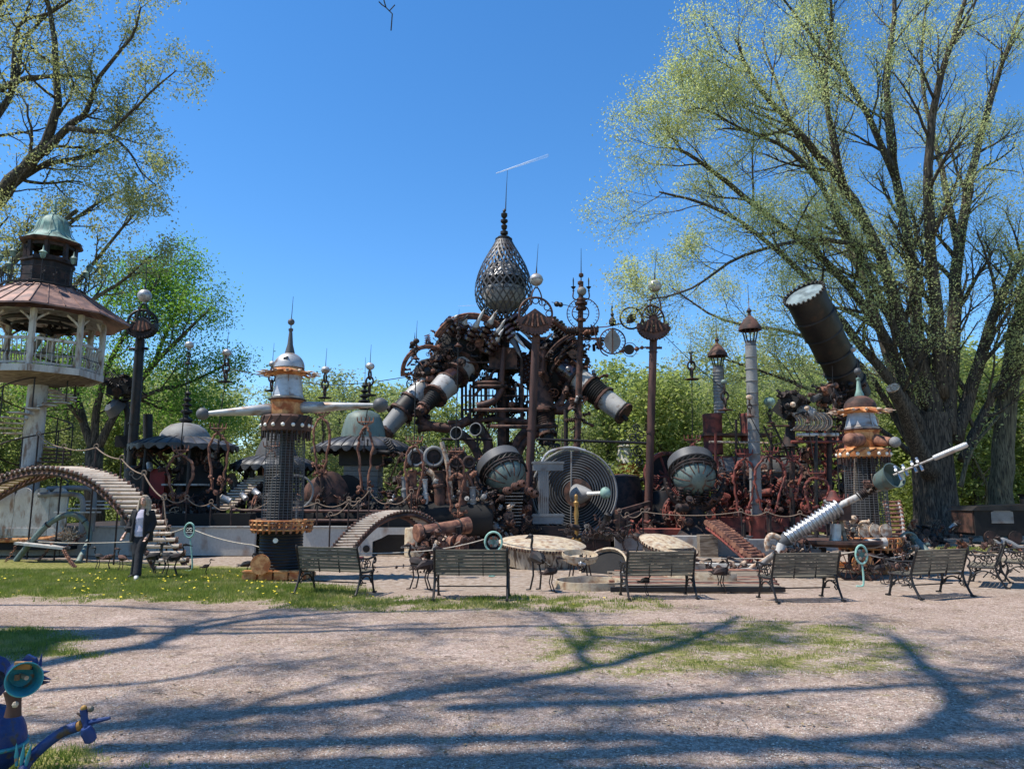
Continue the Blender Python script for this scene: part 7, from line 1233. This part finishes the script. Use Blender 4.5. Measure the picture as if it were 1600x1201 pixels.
# ------------------------------------------------------------------ coil gun
r = thing('coil_gun', 'slanting silver spring-coil gun with grey bell and long rod, right of the red-brown post', 'sculpture', G(1300, 905)); YG = 16.3; pq = lambda x, y, d=0: P(x, y, YG + d)
a, b = pq(1229, 842), pq(1312, 790, -.2); d = (b - a); L_ = d.length; d.normalize()
pr = []
for k in range(15): pr += [(.12 + .002 * k, L_ * k / 15), (.16 + .002 * k, L_ * (k + .25) / 15), (.16 + .002 * k, L_ * (k + .55) / 15), (.12 + .002 * k, L_ * (k + .8) / 15)]
part('spring_coil', M().lathe(pr, a, d, 30), CHROME, r); part('rear_knob', M().lathe([(.02, -.18), (.1, -.16), (.13, -.05), (.15, 0)], a, d, 16), DGREY, r)
c_, e = pq(1310, 791, -.2), pq(1340, 776, -.3); part('white_barrel', M().tube([c_, e], .07, 18), WHITE, r); part('barrel_ring', M().cyl(e, e + (e - c_).normalized() * .06, .09, n=18), WHITE, r)
f = pq(1366, 760, -.4); pr = []; dd = f - e
for k in range(10): pr += [(.08, dd.length * k / 10), (.1, dd.length * (k + .3) / 10), (.1, dd.length * (k + .6) / 10), (.08, dd.length * (k + .85) / 10)]
part('ribbed_sleeve', M().lathe(pr, e, dd, 20), RUSTD, r)
bb = pq(1373, 755, -.5); bd = (pq(1405, 738, -1.0) - bb).normalized(); part('bell', M().lathe([(.02, 0), (.16, .01), (.20, .08), (.22, .25), (.24, .38), (.27, .44), (.25, .44), (.2, .2), (.02, .1)], bb, bd, 32), PATINA, r)
clutter(r, pq(1368, 758, -.5), .14, .1, .14, 20, .08, .16, mats=(BONE, RUST, RUSTL))
g0, g1 = pq(1396, 742, -.9), pq(1458, 716, -1.3); part('rod', M().cyl(g0, g1, .022, n=8), WHITE, r)
for t, s_ in ((.12, .17), (.3, .13), (.52, .13), (.66, .15)):
    o = g0.lerp(g1, t); u, w, _ = frame(g1 - g0); 
    for k in range(4): e2 = (u * math.cos(k * 1.57 + .4) + w * math.sin(k * 1.57 + .4)); part('cross_fin', M().tube([o, o + e2 * s_ * .6, o + e2 * s_], [.012, .026, .03], 6), CHROME, r)
part('tip_cylinder', M().lathe([(.02, 0), (.05, .01), (.055, .04), (.055, .62), (.04, .66), (.01, .66)], g1, g1 - g0, 18), STEEL, r)
part('saddle', M().box(pq(1316, 800, -.1), (.26, .26, .34)), RUST, r); part('red_cone', M().lathe([(.16, 0), (.1, .1), (.06, .2), (.02, .22)], pq(1302, 782, -.1), n=14), RUSTR, r); part('strap', M().ring(pq(1300, 797), d, .24, .03, 22, 6), GREY, r)
for x0, x1 in ((1306, 1298), (1312, 1322)): part('saddle_leg', M().bar(pq(x0, 806), pq(x1, 850), .07), WOOD, r)
part('turntable', M().lathe([(.02, 0), (.75, .0), (.85, .06), (.85, .12), (.02, .13)], pq(1312, 852, .3), n=30), RUST, r); part('metal_can', M().cyl(pq(1306, 850), pq(1306, 818), .11, n=16), STEEL, r)
for x_ in (1285, 1340): part('table_leg', M().bar(pq(x_, 855, .3), V((pq(x_, 855, .3).x, YG + .3, 0)), .12), BLACK, r)
for k in range(9): part('spring_leaf', M().bar(pq(1236 + k * 5, 850 + 1 * (k % 2)), pq(1238 + k * 5, 866), .04), BLACK if k % 2 else WHITE, r)
part('base_bar', M().bar(pq(1230, 858), pq(1280, 862), .2, .12), DGREY, r); inst('valve_wheel', WHEEL, r, pq(1254, 852, -.3), (0, -1, 0), .3, RUSTD)
part('bent_pipe', M().tube(smooth([pq(1228, 848), pq(1214, 838), pq(1204, 836), pq(1198, 846), pq(1200, 860)], 4), .055, 10), BONE, r); part('bent_pipe', M().tube(smooth([pq(1228, 856), pq(1214, 856), pq(1205, 853)], 3), .055, 10), BONE, r)
part('tail_pipe', M().tube(smooth([pq(1226, 853), pq(1205, 868, .3), pq(1186, 880, .6), pq(1172, 888, .9)], 4), .05, 10), BONE, r); part('tail_tip', M().cyl(pq(1174, 887, .9), pq(1168, 891, 1.0), .07, n=10), RUSTD, r)
part('under_pipe', M().tube(smooth([pq(1210, 866, .2), pq(1192, 880, .5), pq(1178, 889, .8), pq(1150, 892, 1.0)], 4), .06, 10), GREY, r); part('white_tank', M().cyl(pq(1215, 868), pq(1222, 850), .12, n=14), WHITE, r)
clutter(r, pq(1250, 866), .6, .3, .15, 46, .1, .26, mats=(RUSTD, BONE, RUST, BLACK)); clutter(r, pq(1340, 830, .3), .5, .2, .3, 20, .1, .3, mats=(RUST, BONE))
# short gun at far right of the tower
r = thing('short_pipe_gun', 'short slanting grey-green pipe gun on spindly legs right of the spired tower', 'sculpture', G(1440, 905)); part('barrel', M().tube([P(1424, 838, 17), P(1432, 846, 17), P(1458, 872, 16.5)], [.05, .09, .07], 16), PATINA, r)
part('ring', M().ring(P(1420, 846, 17), (0, -1, 0), .2, .03, 20, 6), PATINA, r); clutter(r, P(1428, 862, 17), .45, .2, .3, 50, .08, .22, mats=(RUSTD, PATINA, BONE, RUST)); clutter(r, P(1395, 868, 16.8), .35, .2, .3, 26, .08, .2)
for k in range(5): part('leg', M().cyl(P(1415 + 12 * k, 870, 17), G(1410 + 14 * k, 902), .018, n=5), RUSTD, r)
# cannon wagon
g = G(1345, 905); r = thing('cannon_wagon', 'small two-wheeled cannon cart with orange disc beneath the right spired tower', 'cart', g)
for x_, q in ((1326, .26), (1362, .25)):
    c_ = V((G(x_, 905).x, g.y, q)); part('wheel', M().ring(c_, (.15, -1, 0), q, .025, 30, 6), RUST, r)
    for k in range(10): e = k * .628; part('spoke', M().cyl(c_, c_ + V((math.cos(e) * q, 0, math.sin(e) * q)), .011, n=5), RUSTL, r)
    part('hub', M().cyl(c_ + V((0, -.06, 0)), c_ + V((0, .06, 0)), .05, n=12), RUSTD, r)
part('orange_disc', M().disc(P(1348, 880, g.y + .1), (0, -1, 0), .22, .03, 28), RUSTO, r); part('deck', M().box(P(1344, 892, g.y + .15), (.7, .3, .04)), WOOD, r); clutter(r, P(1350, 888, g.y), .2, .1, .08, 12, .08, .18)
# dark dump wagon at right
g = G(1570, 850); r = thing('black_dump_wagon', 'low black wagon with pitched lid at the far right beneath the leaning trunk', 'wagon', g); x0, x1 = P(1522, 830, g.y).x, P(1640, 830, g.y).x
part('body', M().box(((x0 + x1) / 2, g.y + .6, .75), (x1 - x0, 1.4, .9)), BLACKM, r); part('lid', M().prism([(x0 - .1, g.y - .15, 1.2), (x0 + .1, g.y - .15, 1.36), (x1, g.y - .15, 1.45), (x1 + .1, g.y - .15, 1.2)], (0, 1.6, 0)), BLACK, r); part('rust_end', M().box((x0 - .02, g.y + .6, .8), (.06, 1.3, .8)), RUST, r)
part('grey_side', M().prism([(x0 + .6, g.y - .12, .75), (x0 + 1.4, g.y - .12, .75), (x0 + 1.4, g.y - .12, 1.15), (x0 + 1.0, g.y - .12, 1.3), (x0 + .6, g.y - .12, 1.15)], (0, .04, 0)), GREY, r)
for k in range(4): part('wheel', M().cyl((x0 + .5 + k * .9, g.y - .15, .25), (x0 + .5 + k * .9, g.y - .05, .25), .24, n=18), RUSTD, r)
part('smoke_stack', M().lathe([(.2, 0), (.2, .3), (.3, .4)], (x1 - .4, g.y + .5, 1.4), n=14), BLACK, r)
r = thing('crawling_creature', 'small grey curled metal creature under the black wagon at the right edge', 'sculpture', G(1580, 862)); q = G(1580, 862); part('curl', M().tube(smooth([q + V((-.5, 0, .25)), q + V((-.1, 0, .3)), q + V((.2, -.1, .12)), q + V((.6, -.1, .1)), q + V((.8, 0, .3))], 4), [.14] * 4 + [.09] * 6 + [.06] * 7, 8), GREY, r); clutter(r, q + V((-.4, 0, .25)), .3, .2, .15, 16, .1, .25)
clr = thing('scrap_row', 'scattered low scrap between the huge tree and the short gun', 'scrap', G(1500, 865)); clutter(clr, G(1490, 862) + V((0, 0, .12)), 2.4, .5, .15, 60, .12, .35); clutter(clr, G(1450, 850) + V((0, 0, .3)), 1.6, .5, .4, 50, .15, .4)
clr = thing('scrap_row', 'small scrap pieces scattered on the dirt under and behind the middle benches', 'scrap', G(1100, 895)); clutter(clr, G(1150, 890) + V((0, 0, .08)), 1.6, .7, .06, 60, .08, .22, mats=(RUSTD, RUST, BONE)); clutter(clr, G(1010, 880) + V((0, 0, .08)), 1.8, .7, .06, 40, .1, .25, mats=(RUSTD, RUST, BONE)); clutter(clr, G(620, 892) + V((0, 0, .05)), 1.2, .5, .04, 12, .05, .12)
r = thing('upright_mesh_panel', 'tall wooden frame post with thin wire behind the right spired tower', 'post', at(1338, 18)); part('post', M().bar(at(1338, 18), P(1338, 715, 18), .09), WOOD, r)

# ------------------------------------------------------------------ blue scrap creature in the near left corner
YB = 4.5; r = thing('blue_bell_creature', 'near blue creature with turquoise bell mouth and round turquoise belly at the lower left corner', 'sculpture', V((P(0, 1200, YB).x, YB, 0))); bq = lambda x, y, d=0: P(x, y, YB + d); q = W(1, bq(37, 1100))
hd = V((.62, -.78, .02)).normalized(); c_ = bq(37, 1060, -.1)
part('bell', M().lathe([(q * 12, -.26), (q * 18, -.22), (q * 20, -.10), (q * 23, -.02), (q * 26, .02), (q * 24.5, .02), (q * 21, -.04), (q * 17, -.12), (q * 12, -.16), (.01, -.16)], c_, hd, 40), BLUE, r); part('bell_mouth', M().lathe([(q * 26, .022), (q * 24.3, .024), (q * 20.5, -.03), (q * 16, -.11), (.01, -.13)], c_, hd, 40), TURQ, r)
part('inner_pin', M().cyl(c_ - hd * .12, c_ - hd * .03 + V((.02, 0, 0)), .012, n=8), BONE, r); part('inner_plate', M().box(c_ - hd * .08 + V((0, 0, .06)), (.09, .02, .04)), RUSTO, r); part('inner_tooth', M().box(c_ - hd * .05 + V((-.03, 0, 0)), (.02, .02, .03)), BONE, r)
part('head_block', M().lathe([(.05, 0), (.13, .05), (.13, .26), (.06, .3)], bq(-5, 1062, .1), (-.8, .3, .02), 20), BLUE, r)
part('crest', M().prism([bq(30, 1036), bq(42, 1022), bq(55, 1028), bq(60, 1042), bq(50, 1046)], (0, .02, 0)), BLUE, r); part('crest_spike', M().lathe([(.012, 0), (.002, .07)], bq(62, 1040), (.1, 0, 1), 8), BLUE, r)
for a_ in ((64, 1050), (66, 1058), (64, 1066)): part('side_spike', M().lathe([(.014, 0), (.002, .06)], bq(*a_), (1, -.2, rnd(-.2, .3)), 8), BLUE, r)
part('neck', M().tube([bq(20, 1078), bq(22, 1100), bq(20, 1118)], [q * 13, q * 10, q * 12], 16), RUST, r); part('neck_bolt', M().ball(bq(24, 1100, -.06), .018, 8), BONE, r)
o = bq(-22, 1158, .08); part('belly', M().ball(o, q * 56, 30), BLUE, r); part('belly_cap', M().lathe([(q * 50, 0), (q * 40, .05), (q * 20, .09), (.01, .1)], o + V((-.02, -.12, -.04)), (-.35, -1, .1), 30), TURQ, r)
part('belly_band', M().ring(o, (.1, 0, 1), q * 57, .012, 36, 6), TURQ, r)
for k in range(3): part('grass_blade_fin', M().lathe([(.008, 0), (.012, .05), (.001, .12)], bq(26 + 7 * k, 1196, -.05), (.15 * k - .1, 0, 1), 6), TURQ, r)
r = thing('blue_bent_arm', 'curved blue pipe arm ending in blue and yellow valve parts on the gravel', 'sculpture', V((bq(40, 1205).x, YB - .1, 0)))
arm = smooth([bq(30, 1215, -.1), bq(45, 1188), bq(70, 1163), bq(98, 1143), bq(122, 1134)], 5); part('pipe_arm', M().tube(arm, [q * 8] * len(arm), 16), BLUE, r); j = bq(133, 1130)
part('joint', M().tube([bq(131, 1108), bq(132, 1122), bq(138, 1140), bq(143, 1150)], [q * 6, q * 5, q * 6, q * 6], 12), BLUE, r); part('yellow_collar', M().cyl(bq(120, 1136), bq(128, 1131), q * 7, n=14), OCHRE, r); part('lower_cup', M().lathe([(.02, 0), (q * 9, .01), (q * 10, .06), (q * 7, .09), (.01, .09)], bq(143, 1158), (-.3, -.3, 1), 16), BLUE, r)
part('yellow_nut', M().ball(bq(131, 1106), q * 5, 10), OCHRE, r); part('dark_nut', M().ball(bq(142, 1107), q * 5, 10), PATINA, r); part('side_pin', M().tube([bq(140, 1128), bq(158, 1124), bq(172, 1121)], [q * 4.5, q * 3.5, q * 2.5], 8), BLUE, r); part('side_tooth', M().lathe([(q * 4, 0), (q * 1, .03)], bq(128, 1116), (-1, 0, .3), 8), RUST, r)

# ------------------------------------------------------------------ woman walking in front of the arched ladder
SKIN = mat('skin', (0.48, 0.27, 0.19), (0.52, 0.31, 0.23), scale=20, rough=0.5, bump=0.02, fine=.05); HAIR = mat('blonde_grey_hair', (0.36, 0.28, 0.19), (0.48, 0.40, 0.29), (0.22, 0.16, 0.11), scale=30, stretch=(3, 3, .3), rough=.55, fine=.4, bscale=60)
JACK = mat('black_jacket', (0.010, 0.010, 0.012), (0.016, 0.016, 0.018), scale=8, rough=.85, bump=.2); SHIRT = mat('pale_lilac_shirt', (0.52, 0.47, 0.55), (0.58, 0.53, 0.60), scale=8, rough=.8, fine=.08); TROU = mat('black_trousers', (0.012, 0.012, 0.015), (0.018, 0.018, 0.022), scale=9, rough=.8, bump=.2); SHOE = mat('pale_shoe', (0.45, 0.44, 0.42), (0.55, 0.54, 0.52), scale=9, rough=.6)
def fused(name, m, mt, parent, vox, label=None):
    o = part(name, m, mt, parent, label=label, ang=180); md = o.modifiers.new('fuse', 'REMESH'); md.mode = 'VOXEL'; md.voxel_size = vox; md.use_smooth_shade = True
    sm = o.modifiers.new('soft', 'SMOOTH'); sm.factor = .5; sm.iterations = 3; return o
gw = G(214, 903); wm = thing('person', 'woman with long blonde hair, open black jacket, lilac top and black trousers on the lawn', 'person', gw)
def w_(x, y, z): return gw + V((x, y, z)) * 1.0
body = M(); body.loft([(w_(.03, 0, .86), .14, .10), (w_(.02, 0, .95), .16, .11), (w_(.02, 0, 1.08), .135, .09), (w_(.03, 0, 1.22), .155, .10), (w_(.03, 0, 1.34), .17, .09), (w_(.035, 0, 1.40), .09, .07), (w_(.04, -.005, 1.44), .052, .052), (w_(.045, -.01, 1.50), .05, .052)], 18)
hc = w_(.05, -.02, 1.575); body.loft([(hc + V((0, -.02, -.105)), .03, .035), (hc + V((0, -.018, -.085)), .05, .06), (hc + V((0, -.008, -.05)), .064, .078), (hc + V((0, 0, 0)), .072, .088), (hc + V((0, .004, .05)), .072, .088), (hc + V((0, .006, .085)), .05, .066), (hc + V((0, .006, .105)), .015, .02)], 18)
body.tube([hc + V((0, -.085, .02)), hc + V((0, -.100, -.02)), hc + V((0, -.092, -.032))], [.008, .014, .012], 8); body.tube([hc + V((-.02, -.082, -.058)), hc + V((0, -.088, -.058)), hc + V((.02, -.082, -.058))], [.006, .009, .006], 6)
for s_ in (-1, 1): body.ball(hc + V((s_ * .072, .01, -.005)), .018, 8, 1.4)
aR = [w_(-.12, 0, 1.35), w_(-.23, .10, 1.12), w_(-.30, .02, .93), w_(-.315, -.02, .87)]; aL = [w_(.18, 0, 1.35), w_(.24, .03, 1.12), w_(.20, -.06, .90), w_(.19, -.09, .85)]
for ar in (aR, aL):
    body.tube(ar, [.05, .04, .027, .03], 10); h = ar[-1]; dn = (ar[-1] - ar[-2]).normalized(); body.tube([h, h + dn * .05, h + dn * .08], [.028, .036, .03], 8)
    for k in range(4): f0 = h + dn * .07 + V(((k - 1.5) * .015, 0, 0)); body.tube([f0, f0 + dn * (.035 - .004 * abs(k - 1.5)) + V((0, -.008, 0)), f0 + dn * (.062 - .006 * abs(k - 1.5)) + V((0, -.024, 0))], [.0085, .008, .006], 6)
    body.tube([h + V((.0, -.02, 0)), h + dn * .035 + V((.02, -.04, 0)), h + dn * .06 + V((.02, -.05, 0))], [.011, .010, .007], 6)
lR = [w_(-.04, 0, .88), w_(.0, -.08, .50), w_(-.09, .06, .09)]; lL = [w_(.10, 0, .88), w_(.06, -.10, .50), w_(.10, -.22, .09)]
for lg in (lR, lL): body.tube(lg, [.085, .055, .04], 12)
fused('body', body, SKIN, wm, .009)
for s_ in (-1, 1): part('eye', M().ball(hc + V((s_ * .028, -.078, .008)), .009, 8), BLACK, wm)
part('mouth', M().tube([hc + V((-.02, -.094, -.058)), hc + V((0, -.097, -.06)), hc + V((.02, -.094, -.058))], .004, 5), mat('lips', (.40, .12, .10), scale=5, bump=0), wm)
hr = M(); hr.loft([(hc + V((0, .02, -.30)), .10, .04), (hc + V((.0, .03, -.2)), .12, .06), (hc + V((0, .03, -.08)), .105, .07), (hc + V((0, .02, .03)), .095, .09), (hc + V((0, .012, .085)), .078, .085), (hc + V((0, .01, .12)), .035, .04)], 18)
for s_ in (-1, 1):
    for k in range(7): x_ = s_ * (.055 + .006 * k); hr.tube(smooth([hc + V((s_ * .015 * (k > 3), -.06 + .012 * k, .10)), hc + V((x_ * 1.15, -.055 + .012 * k, .03)), hc + V((x_ * 1.45, -.045 + .01 * k, -.08)), hc + V((x_ * 1.6 + rnd(-.01, .01), -.06 + .01 * k, -.20)), hc + V((x_ * 1.5, -.075, -.30 + rnd(-.03, .03)))], 3), [.016] * 9 + [.012, .01, .008, .006], 7)
fused('hair', hr, HAIR, wm, .008)
sh = M(); sh.loft([(w_(.03, -.012, .84), .155, .115), (w_(.025, -.012, .95), .17, .122), (w_(.02, -.012, 1.08), .145, .105), (w_(.03, -.014, 1.22), .165, .125), (w_(.03, -.005, 1.33), .165, .10), (w_(.035, 0, 1.395), .10, .075)], 22); fused('shirt', sh, SHIRT, wm, .010)
jk = M()
for s_ in (-1, 1):
    ar = aR if s_ < 0 else aL; sx = .02
    jk.loft([(w_(sx + s_ * .145, .02, .74), .085, .13), (w_(sx + s_ * .14, .02, .92), .085, .13), (w_(sx + s_ * .125, .02, 1.08), .075, .115), (w_(sx + s_ * .135, .02, 1.24), .075, .12), (w_(sx + s_ * .115, .015, 1.35), .075, .095), (w_(sx + s_ * .07, .015, 1.42), .045, .06)], 14)
    jk.tube([ar[0] + V((0, 0, .02)), ar[0].lerp(ar[1], .5), ar[1], ar[1].lerp(ar[2], .5), ar[2] + V((0, 0, .02))], [.075, .082, .08, .074, .065], 12)
    jk.tube([w_(sx + s_ * .05, .01, 1.44), w_(sx + s_ * .085, -.09, 1.34), w_(sx + s_ * .105, -.12, 1.15), w_(sx + s_ * .115, -.12, .9), w_(sx + s_ * .13, -.10, .75)], [.022, .025, .025, .03, .03], 8)
jk.loft([(w_(.03, .075, .74), .17, .06), (w_(.03, .075, 1.0), .165, .055), (w_(.03, .07, 1.25), .17, .055), (w_(.03, .05, 1.40), .12, .05)], 16); jk.box(w_(-.21, -.05, .98), (.1, .1, .1), .3); fused('jacket', jk, JACK, wm, .012)
tr = M(); tr.loft([(w_(.03, 0, .97), .15, .11), (w_(.03, 0, .90), .165, .12), (w_(.03, 0, .80), .17, .125)], 16)
for lg in (lR, lL): tr.tube([lg[0] + V((0, 0, .0)), lg[0].lerp(lg[1], .5), lg[1], lg[1].lerp(lg[2], .5), lg[2] + V((0, 0, -.02))], [.105, .098, .082, .078, .085], 14)
fused('trousers', tr, TROU, wm, .012)
for lg, s_ in ((lR, -.3), (lL, .35)):
    f = lg[2]; part('shoe', M().loft([(V((f.x, f.y, gw.z + .0)) + V((s_ * .06, -.06, 0)), .05, .13, s_), (V((f.x, f.y, gw.z + .04)) + V((s_ * .05, -.05, 0)), .048, .125, s_), (V((f.x, f.y, gw.z + .08)) + V((0, -.01, 0)), .042, .07, s_), (V((f.x, f.y, gw.z + .11)), .038, .05, s_)], 14), SHOE if s_ > 0 else BLACK, wm)
